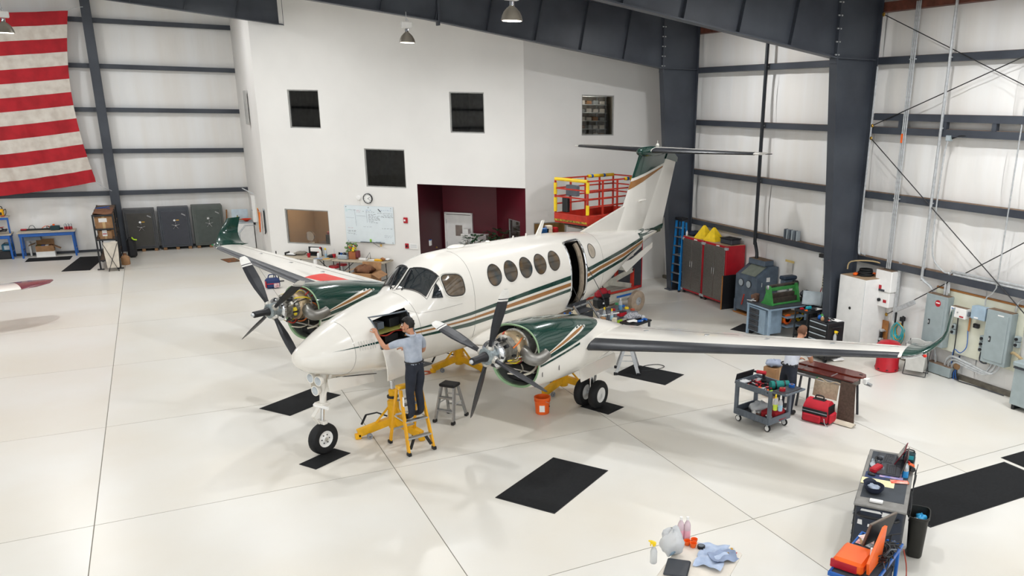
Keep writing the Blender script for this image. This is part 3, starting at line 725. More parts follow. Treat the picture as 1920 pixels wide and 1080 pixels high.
    la('exhaust_duct', TITAN, eng, [(.22, 1.72), (.27, 1.76), (.275, 1.86), (.255, 1.98)], (0, y0, ez), (1, 0, 0), 26)
    la('combustor_case', ENGM, eng, [(.262, 1.96), (.285, 1.97), (.285, 1.995), (.27, 2.0), (.27, 2.2), (.29, 2.21), (.29, 2.24), (.25, 2.26), (.24, 2.5)], (0, y0, ez), (1, 0, 0), 28)
    fb = MB()
    for k in range(22):
        t = 2*PI*k/22; fb.cyl((1.962, y0+.28*math.cos(t), ez+.28*math.sin(t)), (1.985, y0+.28*math.cos(t), ez+.28*math.sin(t)), .01, n=6)
    fb.out('flange_bolt', GALV, eng)['kind'] = 'stuff'
    for sd in (-1, 1):
        MB().tube([(1.88, y0+sd*.2, ez-.02), (1.84, y0+sd*.3, ez-.05), (1.8, y0+sd*.4, ez-.1), (1.86, y0+sd*.48, ez-.14), (2.0, y0+sd*.5, ez-.13), (2.12, y0+sd*.51, ez-.09)], .105, 16, 4, r1=.1).out('exhaust_stack', STACK, eng, ang=60)
    er = random.Random(5+side)
    for k in range(34):
        t = er.uniform(0, 2*PI); r0 = er.uniform(.2, .29); s0 = er.uniform(1.48, 2.1); L_ = er.uniform(.12, .4); dt = er.uniform(-.7, .7)
        P_ = [(s0+L_*j/3, y0+(r0+(.045 if j in (1, 2) else 0))*math.cos(t+dt*j/3), ez+(r0+(.045 if j in (1, 2) else 0))*math.sin(t+dt*j/3)) for j in range(4)]
        m_ = er.choice([REDH, REDH, BLACK, BLACK, DARKM, ENGM, YELH, mat('orange_hose', 'd8722c', .5), ENGM])
        MB().tube(P_, er.choice([.007, .01, .013]), 6, 3).out('engine_hose', m_, eng)
    for k in range(16):
        t = er.uniform(0, 2*PI); r0 = er.uniform(.19, .25); s0 = er.uniform(1.5, 1.72)
        MB().box((s0, y0+r0*math.cos(t), ez+r0*math.sin(t)), (er.uniform(.04, .1), er.uniform(.03, .08), er.uniform(.03, .08)), .006, (er.uniform(0, 90), 0, 0)).out('engine_accessory', er.choice([DARKM, ENGM, BLACK, YELH, STACK, ENGM]), eng)
    MB().tube([(2.0, y0-.1, 1.52), (1.9, y0-.2, 1.47), (1.7, y0-.22, 1.46), (1.55, y0-.16, 1.5)], .012, 6, 4).tube([(2.1, y0-.3, 1.6), (2.08, y0-.34, 1.5), (1.95, y0-.33, 1.44), (1.8, y0-.3, 1.43)], .02, 8, 4).out('drain_pipe', mat('cream_hose', 'd9d2c0', .5), eng)
    MB().ell((2.08, y0-.4, 1.55), (.04, .035, .07)).out('orange_plug', ORANGE, eng)
    # propeller
    pr = MB().lathe([(.11, .13), (.14, .15), (.14, .33), (.1, .36)], (1.06, y0, ez), (1, 0, 0), 16).out('propeller', mat('hub_grey', '8d9799', .4, .5, var=.15, scale=20), air); pr['label'] = 'four bladed feathered propeller'
    la('pitch_cylinder', BLACK, pr, [(.045, -.18), (.06, -.17), (.062, .06), (.075, .08), (.085, .13)], (1.06, y0, ez), (1, 0, 0), 16)
    la('cylinder_nut', GALV, pr, [(.02, -.22), (.035, -.2), (.035, -.16)], (1.06, y0, ez), (1, 0, 0), 8)
    la('slip_ring', CHROME, pr, [(.12, .3), (.2, .31), (.225, .33), (.225, .37), (.19, .38)], (1.06, y0, ez), (1, 0, 0), 28)
    for k in range(4): blade(pr, (1.27, y0, ez), math.radians(ba+90*k))
    # main gear
    gx, gy = 4.4, y0-.04*side
    gr = MB().cyl((gx, gy, .28), (gx-.02, gy, 1.15), .045).out('main_gear', CHROME, air)
    cy('strut_housing', AP_WHITE, gr, (gx-.01, gy, .75), (gx-.02, gy, 1.2), .065)
    MB().bar((gx+.08, gy, .34), (gx+.16, gy, .58), .05, .02).bar((gx+.16, gy, .58), (gx+.05, gy, .8), .05, .02).out('torque_link', ALU, gr)
    cy('axle', GALV, gr, (gx, gy-.2, .28), (gx, gy+.2, .28), .035)
    for sd in (-1, 1):
        ty = gy+sd*.165
        tire = la('tyre', RUBBER, gr, [(.15, -.07), (.2, -.085), (.25, -.075), (.275, -.045), (.28, 0), (.275, .045), (.25, .075), (.2, .085), (.15, .07)], (gx, ty, .28), (0, 1, 0), 28)
        la('rim', WHITE, tire, [(.03, -.075), (.06, -.06), (.11, -.05), (.15, -.07), (.155, 0), (.15, .07), (.11, .05), (.06, .06), (.03, .075)], (gx, ty, .28), (0, 1, 0), 20)
    for sd in (-1, 1):
        MB().grid(lambda u, v, sd=sd: (3.45+1.25*u, gy+sd*(.33+.04*v), 1.08+.12*u*0-.24*v), 6, 4, .015).out('gear_door', AP_WHITE, gr)
# nose gear
gn = MB().cyl((.1, 0, .5), (.16, 0, .95), .032).out('nose_gear', CHROME, air)
cy('strut_housing', AP_WHITE, gn, (.15, 0, .8), (.22, 0, 1.4), .055)
bx('steering_collar', AP_WHITE, gn, (.14, 0, .86), (.16, .2, .06)); cy('shimmy_damper', WHITE, gn, (.08, -.2, .84), (.08, .12, .84), .028)
MB().bar((.1, .11, .27), (.1, .085, .56), .03, .05).out('fork', AP_WHITE, gn)
bx('fork_crown', AP_WHITE, gn, (.1, 0, .56), (.09, .2, .06), .01)
MB().bar((.03, 0, .55), (-.06, 0, .7), .07, .02).bar((-.06, 0, .7), (.08, 0, .84), .07, .02).out('torque_link', AP_WHITE, gn)
MB().bar((.3, -.1, 1.4), (.16, -.04, 1.0), .04, .04).bar((.3, .1, 1.4), (.16, .04, 1.0), .04, .04).out('drag_brace', AP_WHITE, gn)
tire = la('tyre', RUBBER, gn, [(.14, -.07), (.19, -.09), (.24, -.08), (.262, -.05), (.268, 0), (.262, .05), (.24, .08), (.19, .09), (.14, .07)], (.1, 0, .268), (0, 1, 0), 30)
la('rim', WHITE, tire, [(.03, -.08), (.05, -.06), (.1, -.05), (.14, -.07), (.145, 0), (.14, .07), (.1, .05), (.05, .06), (.03, .08)], (.1, 0, .268), (0, 1, 0), 24)
for k in range(6): cy('hub_bolt', DARKM, tire, (.1+.075*math.cos(k*1.047), -.064, .268+.075*math.sin(k*1.047)), (.1+.075*math.cos(k*1.047), -.05, .268+.075*math.sin(k*1.047)), .011, n=8)
la('hub_cap', ENGM, tire, [(.035, 0), (.035, .02), (.015, .025), (0, .026)], (.1, -.066, .268), (0, -1, 0), 14)
for dy, dz in ((-.09, 1.3), (.09, 1.32), (0, 1.12)):
    o = la('landing_light', AP_WHITE, gn, [(.03, .08), (.07, .05), (.085, 0), (.085, -.02)], (.04, dy, dz), (1, 0, 0), 18)
    la('lens', LAMPG, o, [(0, -.03), (.05, -.027), (.078, -.018)], (.04, dy, dz), (1, 0, 0), 18)
for sd in (-1, 1):
    MB().grid(lambda u, v, sd=sd: (.12+.95*u, sd*(.2+.03*v), 1.33-.1*u-(.22-.02*u)*v), 6, 4, .015).out('gear_door', AP_WHITE, gn)
MB().tube([(.3+.1*k, -.2-.008*k, 1.315-.018*k) for k in range(9)], .008, 6).out('door_hinge', DARKM, gn)
# ---- tail
def fin_sec(z, le, te, th):
    c = te-le; f = [(1, .1), (.7, .55), (.35, .95), (.12, .7), (.03, .36), (0, 0), (.03, -.36), (.12, -.7), (.35, -.95), (.7, -.55), (1, -.1)]
    return [Vector((le+p[0]*c, p[1]*th/2, z)) for p in f]
fl1 = lambda z: 9.87+(z-3.09)*.64; hg = lambda z: 10.93+(z-2.43)*.7; rt_ = lambda z: 12.08+(z-2.32)*.433
zz = [2.4, 2.7, 3.1, 3.6, 3.85, 4.2, 4.46]
fin = MB().loft([fin_sec(z, fl1(z), hg(z), .2-.03*(z-2.4)) for z in zz]).out('fin', AP_WHITE, air, ang=50); fin['label'] = 'white swept tail fin with green top'
def fin_y(s, z, off): 
    c = (s-fl1(z))/(hg(z)-fl1(z)); f = [(0, 0), (.03, .36), (.12, .7), (.35, .95), (.7, .55), (1, .1)]
    for a, b in zip(f, f[1:]):
        if c <= b[0]: return (a[1]+(b[1]-a[1])*(c-a[0])/(b[0]-a[0]))*(.2-.03*(z-2.4))/2+off
    return off
def fin_band(lo0, lo1, hi0, hi1, off, side):
    """band over the fin: lower edge runs lo0 (leading edge) to lo1 (hinge), upper edge hi0 to hi1"""
    def f(u, v):
        za, zb_ = lo0+(lo1-lo0)*u, hi0+(hi1-hi0)*u; z = za+(zb_-za)*v; s = fl1(z)+(hg(z)-fl1(z))*u
        return (s, side*fin_y(s, z, off), z)
    uu = [0, .01, .03, .06, .12, .2, .35, .5, .7, .85, 1]
    g = lambda a, v: f(uu[round(a*10)], v)
    return MB().grid((lambda a, v: g(a, v)) if side < 0 else (lambda a, v: g(1-a, v)), 10, 5)
for side in (-1, 1):
    fin_band(3.86, 4.17, 4.46, 4.46, .004, side).out('green_fin_top', AP_GREEN, fin, ang=60)
    fin_band(3.58, 4.06, 3.78, 4.1, .004, side).out('stripe', AP_BRONZE, fin, ang=60)
MB().loft([fin_sec(z, hg(z)+.02, rt_(z), .075) for z in (2.43, 3.0, 3.6, 4.28)]).out('rudder', AP_WHITE, air, ang=50)
MB().loft([fin_sec(z, hg(z)+.01+(.75-(z-2.28)*1.2 if z < 2.45 else 0), rt_(z)+.0, .078) for z in (2.3, 2.46)]).out('rudder_base', AP_GREEN, air)
MB().prism([(11.35, 2.43), (12.1, 2.38), (12.17, 2.52)], -.042, .042, 'y').out('rudder_trim_tip', AP_GREEN, air)
MB().prism([(12.22, 4.28), (12.94, 4.29), (12.9, 4.16)], -.041, .041, 'y').prism([(12.2, 4.28), (12.94, 4.28), (12.7, 4.42), (12.3, 4.42)], -.04, .04, 'y').out('rudder_cap', AP_GREEN, air)
MB().prism([(7.86, 2.74), (9.95, 3.18), (10.2, 2.5), (8.5, 2.65)], -.035, .035, 'y').out('dorsal_fin', AP_WHITE, air)
MB().tube([(10.55, -.12, 3.27), (10.95, -.13, 3.28)], .03, 8, r1=.01).bar((10.6, -.06, 3.27), (10.9, -.06, 3.28), .12, .03).out('fin_fairing', AP_WHITE, air)
bl = []
for s, r in ((10.66, .01), (10.7, .07), (10.8, .11), (11.0, .14), (11.3, .15), (11.8, .13), (12.3, .07), (12.55, .01)): bl.append([Vector((s, r*math.cos(2*PI*k/16), 4.5+r*.95*math.sin(2*PI*k/16))) for k in range(16)])
MB().loft(bl).out('tail_bullet', AP_GREEN, air, ang=60)
MB().cyl((11.75, 0, 4.6), (11.75, 0, 4.78), .012, .006).ell((11.75, 0, 4.64), (.05, .05, .06)).out('tail_beacon', mat('clear_beacon', 'e8e4da', .2), air)
for side in (-1, 1):
    def hs(y): return 11.05+.33*y, 12.85-.03*y, 4.52
    def hring(y, lo=None, grow=0):
        le, te, z = hs(y); c = te-le
        return [Vector((le+p[0]*c-(grow if p[0] < .01 else 0), side*y, z+p[1]*c*.75+(math.copysign(grow, p[1]) if p[1] else 0))) for p in FOIL if lo is None or p[0] <= lo]
    f = (lambda r: r) if side < 0 else (lambda r: list(reversed(r)))
    hz = MB().loft([f(hring(y)) for y in (.08, 1, 2, 2.7, 2.8)]).out('tailplane', AP_WHITE, air, ang=45)
    MB().loft([f(hring(y, .16, .008)) for y in (.16, 1, 2, 2.66)]).out('deicing_boot', BOOT, hz, ang=45)
    MB().tube([(12.5, side*2.78, 4.5), (12.95, side*2.8, 4.49)], .012, 6).out('static_wick', BLACK, hz)
for sd in (-1, 1):
    MB().prism([(9.55, 1.78), (10.16, 1.80), (11.31, 2.1), (11.3, 1.96), (9.9, 1.5)], -.012, .012, 'y').out('ventral_strake', AP_WHITE, air, loc=(0, sd*.16, 0))
# airstair: let-down cabin door with steps, handrail cables
st_ = MB()
sx0, sx1 = DOOR[0]+.03, DOOR[1]-.03
pA, pB = Vector((0, -.76, 1.26)), Vector((0, -1.52, .32))
for x in (sx0, sx1): st_.bar((x, pA.y, pA.z), (x, pB.y, pB.z), .04, .1, up=(0, -.6, .8))
st_ = st_.out('airstair', mat('cream_stair_side', 'd8cdb4', .5), air); st_['label'] = 'let-down cabin door with carpeted steps'
for x in (sx0, sx1): MB().tube([(x, pA.y, pA.z+.09), (x, (pA.y+pB.y)/2, (pA.z+pB.z)/2+.09), (x, pB.y, pB.z+.1)], .026, 8).out('stair_edge', CHROME, st_)
for k in range(4):
    t = (k+.3)/4; p = pA.lerp(pB, t)
    bx('step', mat('charcoal_step_carpet', '34363a', .9, var=.1), st_, ((sx0+sx1)/2, p.y+.02, p.z), (.58, .22, .03)); bx('riser', mat('charcoal_step_carpet'), st_, ((sx0+sx1)/2, p.y+.11, p.z+.1), (.58, .015, .2), 0)
bx('door_shell', AP_WHITE, st_, ((sx0+sx1)/2, -1.06, .68), (.7, 1.2, .03), .01, r=(51, 0, 0))
MB().tube([(DOOR[1]-.02, -side_y(7.1, 2.2), 2.2), (7.05, -1.2, 1.5), (6.98, -1.5, .55)], .008, 6).tube([(DOOR[0]+.02, -.5, 2.2), (DOOR[0]+.04, -1.45, .5)], .006, 6).out('handrail_cable', DARKM, st_)
# ================================================================ lamps
def high_bay(x, y, zb, hang, label):
    t = thing('high_bay_lamp', label, 'lamp', (x, y, zb), 0, 'high bay lamps under the roof')
    la('bell_reflector', mat('bronze_grey_reflector', '9a948a', .35, .6, var=.05), t, [(.185, 0), (.19, .01), (.175, .08), (.14, .15), (.085, .21), (.05, .235), (.045, .25)], n=24)
    la('collar', CHROME, t, [(.045, .24), (.045, .32)], n=14)
    bx('ballast_box', WHITE, t, (0, 0, .41), (.26, .16, .15), .02)
    MB().tube([(0, 0, .48), (0, 0, hang-zb)], .008, 6).tube([(.02, 0, .55), (.05, .0, .5), (.02, 0, .47), (-.02, 0, .52), (.02, 0, .56)], .008, 6).out('hanger_hook', GALV, t)
    la('lamp_disc', mat('lamp_glow', 'fff6e6', .5, emit=14), t, [(0, -.002), (.17, -.003)], n=24)
    l = bpy.data.lights.new('lamp_bulb', 'AREA'); l.shape = 'DISK'; l.size = .3; l.energy = LAMP_W; l.color = (.97, .985, 1)
    o = bpy.data.objects.new('lamp_bulb', l); COL.objects.link(o); o.parent = t; o.location = (0, 0, -.02)
    return t
LAMP_W = 205
for x, y, z, h, l in ((5.86, 21.2, 7.05, 7.76, 'bell lamp hung from the rafter before the office wall'), (5.83, 14.3, 7.03, 7.73, 'bell lamp hung over the engine nacelles'), (-2.7, 25, 7.05, 9.2, 'bell lamp in front of the striped flag')):
    high_bay(x, y, z, h, l)
for x in (-16, -9, -2.6, 5.8, 11.6):
    for y in (1.5, 8, 15, 22, 30):
        if (x, y) in ((5.8, 22), (5.8, 15), (-2.6, 22), (5.8, 30), (11.6, 22), (11.6, 30)): continue
        if (x == 11.6 and y == 15) or (y == 30 and x > -10): continue
        high_bay(x, y, 7.9, ROOF(x)-.1, 'added bell lamp outside the view that brightens the walls and floor')
for x, y, z in ((11.6, 11, 7.9), (13, 4.5, 7.7), (13.2, 8, 7.7), (12.3, 18, 7.95), (1.5, 18, 8.2), (2, 25.5, 8.35), (-9, 31, 9.3), (-4, 31, 9.2), (.5, 30.5, 9.0)): high_bay(x, y, z, ROOF(x)-.1, 'added bell lamp outside the view that brightens the walls and floor')  # extra lamps added to brighten the side wall, mid floor and back wall
# ================================================================ helpers for small things
def AWP(px, py, t=0):
    """(u, z) on the slanted office wall at picture point"""
    d = CR*((px-CX)/F_PX) - CU*((py-CY)/F_PX) + _f
    k = AW_N.dot(Vector((*FLc, 0)))/AW_N.dot(Vector((d.x, d.y, 0)))
    p = Vector((d.x*k, d.y*k, CAM_H+d.z*k)); return (p-Vector((*FLc, 0))).dot(AW_D), p.z
AWR = ang2(FLc, RC)
def aw(name, label, cat, u, z, t=0, group=None): return thing(name, label, cat, AP(u, z, t), AWR, group)
def bottle(label, loc, h=.25, r=.04, m_=None, cap=None, liquid=None, name='bottle', group=None):
    t = thing(name, label, 'bottle', loc, 0, group)
    la('bottle_body', m_ or CLEAR, t, [(r*.9, 0), (r, h*.06), (r, h*.62), (r*.8, h*.74), (r*.36, h*.84), (r*.34, h*.9)], n=16)
    la('cap', cap or WHITE, t, [(r*.42, h*.88), (r*.42, h)], n=12)
    if liquid: la('liquid', liquid, t, [(r*.92, h*.01), (r*1.012, h*.06), (r*1.012, h*.45)], n=16)
    return t
def spray(label, loc, rz=0, h=.28, body=None, head=None, liquid=None):
    t = thing('spray_bottle', label, 'bottle', loc, rz)
    la('bottle_body', body or CLEAR, t, [(.034, 0), (.04, .01), (.04, h*.5), (.03, h*.62), (.014, h*.72), (.014, h*.78)], n=16)
    if liquid: la('liquid', liquid, t, [(.035, .001), (.0408, .01), (.0408, h*.38)], n=16)
    m = MB().box((.012, 0, h*.88), (.075, .026, .045), .008).cyl((.045, 0, h*.9), (.07, 0, h*.9), .009, n=8).cyl((0, 0, h*.76), (0, 0, h*.84), .018, n=12)
    m.tube([(.028, 0, h*.85), (.045, 0, h*.78), (.04, 0, h*.7)], .006, 6, 3).out('trigger_head', head or YPLAS, t)
    return t
def carton(name, label, cat, loc, d, rz=0, m_=CARD, tape=True, group=None):
    t = thing(name, label, cat, loc, rz, group)
    bx('carton_body', m_, t, (0, 0, d[2]/2), d, .004)
    if tape: bx('tape', mat('packing_tape', 'c9a878', .3, var=.03), t, (0, 0, d[2]/2), (d[0]*.16, d[1]+.004, d[2]+.004), .002)
    return t
def open_carton(name, label, cat, loc, d, rz=0, m_=CARD):
    t = thing(name, label, cat, loc, rz); w_, l_, h = d; k = .006
    MB().box((0, 0, k/2), (w_, l_, k)).box((-w_/2, 0, h/2), (k, l_, h)).box((w_/2, 0, h/2), (k, l_, h)).box((0, -l_/2, h/2), (w_, k, h)).box((0, l_/2, h/2), (w_, k, h)).out('carton_body', m_, t)
    for c, dd, r in (((-w_/2-w_*.2, 0, h+.05), (w_*.42, l_, k), (0, -20, 0)), ((w_/2+w_*.18, 0, h-.08), (w_*.42, l_, k), (0, 30, 0)), ((0, -l_/2-.04, h-w_*.18), (w_, k, w_*.4), (12, 0, 0)), ((0, l_/2+.06, h+w_*.15), (w_, k, w_*.4), (-15, 0, 0))): bx('flap', m_, t, c, dd, 0, r)
    return t
def crumple(m_, name, label, cat, loc, r, seed, parent=None, rz=0, group=None):
    """a crumpled soft lump (rag, bag)"""
    q = random.Random(seed); n, k = 18, 12; ph = [q.uniform(0, 6) for _ in range(6)]; m = MB(); vs = []
    for i in range(k+1):
        t = PI*i/k
        for j in range(n):
            p = 2*PI*j/n; w_ = 1+.14*math.sin(3*p+ph[0]+2*t)+.1*math.sin(5*p+ph[1]-3*t)+.07*math.sin(9*p+ph[2]+5*t)
            vs.append((r[0]*math.sin(t)*math.cos(p)*w_, r[1]*math.sin(t)*math.sin(p)*w_, max(0, r[2]*(1-math.cos(t)*w_)*.5)))
    m.add(vs, [(i*n+j, i*n+(j+1) % n, (i+1)*n+(j+1) % n, (i+1)*n+j) for i in range(k) for j in range(n)])
    o = m.out(name, m_, parent, loc, rz, 60)
    if not parent: tag(o, label, cat, group)
    return o
def sheet(name, label, loc, w_, l_, rz=0, m_=PAPER, amp=.004, seed=1, cat='paper', group=None, nu=8):
    q = random.Random(seed); a, b = q.uniform(0, 6), q.uniform(0, 6)
    return tag(MB().grid(lambda u, v: ((u-.5)*w_, (v-.5)*l_, amp*(1.2+math.sin(u*5+a)*math.cos(v*4+b))), nu, nu, .0015).out(name, m_, None, loc, rz, 60), label, cat, group)
def rack_box(m, *a): m.box(*a)
def drape_seed(s): return random.Random(s)
# ================================================================ flag on the far wall
def flag_pt(u, v):
    """u from the free edge (0) away to the hidden hoist, v from top (0) to bottom (1)"""
    edge = -1.96-.3*math.sin(PI*min(1, v*1.02))**.9
    x = edge-5.4*u; y = 35.78-.05*math.sin(u*26+v*5)-.04*math.sin(u*60+v*9)*(.4+v)
    z = 8.5-5.85*v-(.55*u if v < 2 else 0)*(1-.0*v)-.12*math.sin(u*3.3)*v
    return (x, y, z)
FR, FW = mat('flag_red_cloth', 'b0202a', .8, var=.1, scale=3), mat('flag_white_cloth', 'ddd6cc', .8, scale=4, col2='c9bfb4')
fg = thing('striped_flag', 'huge red and white striped flag hung on the far wall', 'flag', (0, 0, 0))
for k in range(13):
    MB().grid(lambda u, v, k=k: flag_pt(1-u, (k+v)/13), 46, 3, .008).out('stripe', FR if k % 2 == 0 else FW, fg, ang=70)
MB().tube([flag_pt(0, 0), (-1.75, 35.8, 8.62), (-1.5, 35.85, 8.66)], .012, 6).tube([flag_pt(0, 1), (-1.75, 35.8, 2.45), (-1.5, 35.85, 2.3)], .012, 6).out('tie_rope', GALV, fg)
# ================================================================ far wall furniture
def mat_rug(corners, label, m_=MATBLK, W=None):
    c = [Vector((*p, 0)) for p in W] if W else [G(*p) for p in corners]; o = sum(c, Vector())/4
    t = thing('floor_mat', label, 'mat', (o.x, o.y, 0), 0, 'black floor mats')
    # squared up rectangle through the measured corners
    e1 = ((c[1]-c[0])+(c[2]-c[3]))/2; e2 = ((c[3]-c[0])+(c[2]-c[1]))/2
    n1 = e1.normalized(); n2 = Vector((-n1.y, n1.x, 0)); n2 = n2 if n2.dot(e2) > 0 else -n2
    q = [-e1/2-n2*e2.length/2, e1/2-n2*e2.length/2, e1/2+n2*e2.length/2, -e1/2+n2*e2.length/2]
    cr = (q[1]-q[0]).cross(q[3]-q[0]).z
    if cr < 0: q = q[::-1]
    MB().prism([(p.x, p.y) for p in q], .001, .007).out('rubber_border', RUBBER, t)
    MB().prism([(p.x*.965, p.y*.965) for p in q], .007, .011).out('pile', m_, t)
    return t
mat_rug(((46, 491), (137, 487), (131, 480), (54, 485)), 'long black mat in front of the blue workbench')
mat_rug(((125, 508.5), (178, 506.5), (191, 480), (141, 482.5)), 'black mat beside the black storage rack')
mat_rug(((424, 493), (452, 490), (441, 483.5), (417, 486)), 'small mat with a coloured picture under the wing tip', mat('coloured_mat', '9a5b33', .9, scale=7, col2='3d4a3a'))
mat_rug(((480, 764), (545, 781), (638, 740), (590, 731)), 'black mat beside the nose of the airplane')
mat_rug(((561, 871), (592, 880.5), (658, 850), (626, 841)), 'small black mat under the nose wheel')
mat_rug(((930, 933.5), (1041, 964.5), (1139, 882), (1036, 858)), 'large black mat lying alone on open floor')
mat_rug(((1086, 764), (1145, 777), (1166, 764), (1120, 748)), 'small black mat under the twin main wheels')
mat_rug(((1150, 702), (1248, 722), (1282, 703), (1190, 683)), 'black mat on the floor below the wing with a cable on it')
mat_rug((), 'long black mat beside the waste bin', W=((8.95, 6.75), (11.9, 6.75), (11.9, 7.74), (8.95, 7.74)))
mat_rug((), 'black mat butting against the end of the long mat', W=((12.0, 6.95), (13.6, 6.95), (13.6, 7.88), (12.0, 7.88)))
mat_rug(((1366, 618), (1410, 625), (1432, 614), (1396, 607)), 'black mat in front of the grey workbench')
def blue_bench(x0, x1, y, h, label, shelf=None):
    t = thing('workbench', label, 'workbench', ((x0+x1)/2, y, 0)); w_ = x1-x0
    bx('bench_top', mat('worn_bench_top', 'c3b9a8', .6, var=.08), t, (0, 0, h-.02), (w_, .75, .04))
    for sx in (-1, 1):
        for sy in (-1, 1): MB().bar((sx*(w_/2-.08), sy*.3, 0), (sx*(w_/2-.1), sy*.32, h-.04), .06).out('leg', BLUE, t)
    for sy in (-1, 1): bx('rail', BLUE, t, (0, sy*.33, h-.1), (w_-.1, .04, .12))
    for sx in (-1, 1): bx('foot_rail', BLUE, t, (sx*(w_/2-.09), 0, .25), (.05, .6, .05))
    return t
blue_bench(-4.63, -2.85, 36.0, .93, 'blue legged workbench with water bottles on it')
b2 = blue_bench(-6.6, -4.78, 36.0, .9, 'blue legged workbench carrying a raised blue shelf'); 
bx('shelf_top', mat('worn_bench_top'), b2, (0, .1, .58+.9), (1.8, .4, .04))
for sx in (-.85, .85): MB().bar((sx, -.05, .9), (sx, -.05, 1.46), .05).out('shelf_post', BLUE, b2)
bx('shelf_rail', BLUE, b2, (0, -.07, 1.42), (1.75, .04, .08))
bx('drawer', GREY, bpy.data.objects['workbench'], (-.45, -.1, .7), (.5, .4, .14))
ch = thing('battery_charger', 'yellow and black jump starter on the raised blue shelf', 'charger', (-5.05, 36.05, 1.5))
bx('charger_body', YELLOW, ch, (0, 0, .13), (.26, .2, .26), .03); bx('front_panel', BLACK, ch, (0, -.105, .1), (.16, .012, .1)); tb('handle', BLACK, ch, [(-.1, 0, .25), (-.08, 0, .34), (.08, 0, .34), (.1, 0, .25)], .016, 8, 4); tb('clamp_lead', BLACK, ch, [(.13, 0, .2), (.2, -.02, .25), (.19, -.04, .1), (.14, -.05, .02)], .012, 6, 4); bx('red_clamp', RED, ch, (.1, -.14, .02), (.12, .06, .03))
tb2 = thing('cable_heap', 'tangle of black and red leads on the blue bench below the shelf', 'cable', (-5.1, 35.85, .9))
for k in range(7): MB().tube([(rnd.uniform(-.35, .3), rnd.uniform(-.15, .15), rnd.uniform(.02, .25)) for _ in range(5)], .011, 6, 5).out('lead', RED if k == 3 else BLACK, tb2)
bx('compressor_box', BLACK, b2, (.55, 0, .14), (.5, .5, .28), .03)
o = thing('equipment_case', 'teal case on the floor unit under the blue bench', 'case', (-5.0, 35.95, .285)); bx('case_body', mat('teal_case', '1d5a73', .5), o, (0, 0, .12), (.3, .3, .24), .02); bx('label_plate', LGREY, o, (0, -.153, .12), (.16, .008, .14), 0); tb('handle', BLACK, o, [(-.08, 0, .24), (-.06, 0, .28), (.06, 0, .28), (.08, 0, .24)], .01, 6, 3)
# things on the first bench
o = thing('power_strip', 'black strip with red clamp leads along the back of the blue bench', 'power strip', (-3.9, 36.2, .93)); bx('strip_body', BLACK, o, (0, 0, .03), (1.3, .07, .06)); bx('red_clamp', RED, o, (-.55, -.06, .05), (.18, .07, .05)); tb('lead', BLACK, o, [(-.4, 0, .06), (-.35, 0, .16), (-.25, 0, .17), (-.2, 0, .06)], .009, 6, 4); tb('orange_lead', ORANGE, o, [(.0, 0, .06), (.1, 0, .13), (.22, 0, .13), (.25, 0, .05)], .011, 6, 4)
o = thing('cordless_drill_case', 'dark green tool case with an orange battery on the blue bench', 'tool case', (-3.48, 36.05, .93)); bx('case_body', mat('dark_teal_plastic', '173a40', .5), o, (0, 0, .08), (.3, .2, .16), .02); bx('battery', ORANGE, o, (-.03, 0, .19), (.07, .08, .06), .01); tb('handle', BLACK, o, [(-.17, 0, .1), (-.24, 0, .16), (-.24, 0, .05), (-.17, 0, .04)], .012, 6, 3)
for k in range(6): bottle('clear water bottle from the pack on the blue bench', (-3.16+.085*(k % 3), 36.0+.09*(k//3), .93), .26, .04, CLEAR, WHITE, mat('red_label', 'b43a40', .5), 'water_bottle', 'water bottles on the blue bench')
ob = open_carton('parts_carton', 'open carton of packed parts under the blue bench', 'carton', (-3.88, 36.0, 0), (.55, .35, .4)); bx('white_base_box', WHITE, ob, (0, 0, .1), (.58, .38, .2), .005); 
for k, m_ in enumerate((mat('olive_book', '6f6f3a', .7), BLUE, PAPER, CARD2)): bx('packed_part', m_, ob, (-.18+.12*k, 0, .36), (.1, .28, .1))
bx('leaning_board', WHITE, bpy.data.objects['workbench'], (-.62, .28, .25), (.06, .2, .5))
# storage rack with boxes and hampers
rk = thing('storage_rack', 'black bolted storage rack stacked with brown cartons', 'rack', (-1.74, 33.85, 0))
for x in (-.29, .29):
    for y in (-1.55, 0, 1.5): MB().bar((x, y, 0), (x, y, 1.85), .05).out('post', BLACK, rk); bx('foot', BLACK, rk, (x, y, .01), (.16, .1, .02)) if False else None
for x in (-.29, .29):
    for y in (-1.55, 1.5): bx('foot_plate', BLACK, rk, (x, y-.02, .012), (.2, .16, .024))
for z in (.3, 1.0, 1.36, 1.82):
    bx('shelf', mat('rack_shelf_board', '5c4a3c', .8, var=.1), rk, (0, 0, z), (.58, 3.1, .03)); bx('rail', BLACK, rk, (0, -1.55, z), (.58, .03, .05)); bx('rail', BLACK, rk, (-.29, 0, z), (.03, 3.1, .05))
for y in (-1.2, -.3): MB().bar((.3, y, .3), (.3, y+.8, 1.0), .03).out('brace', BLACK, rk)
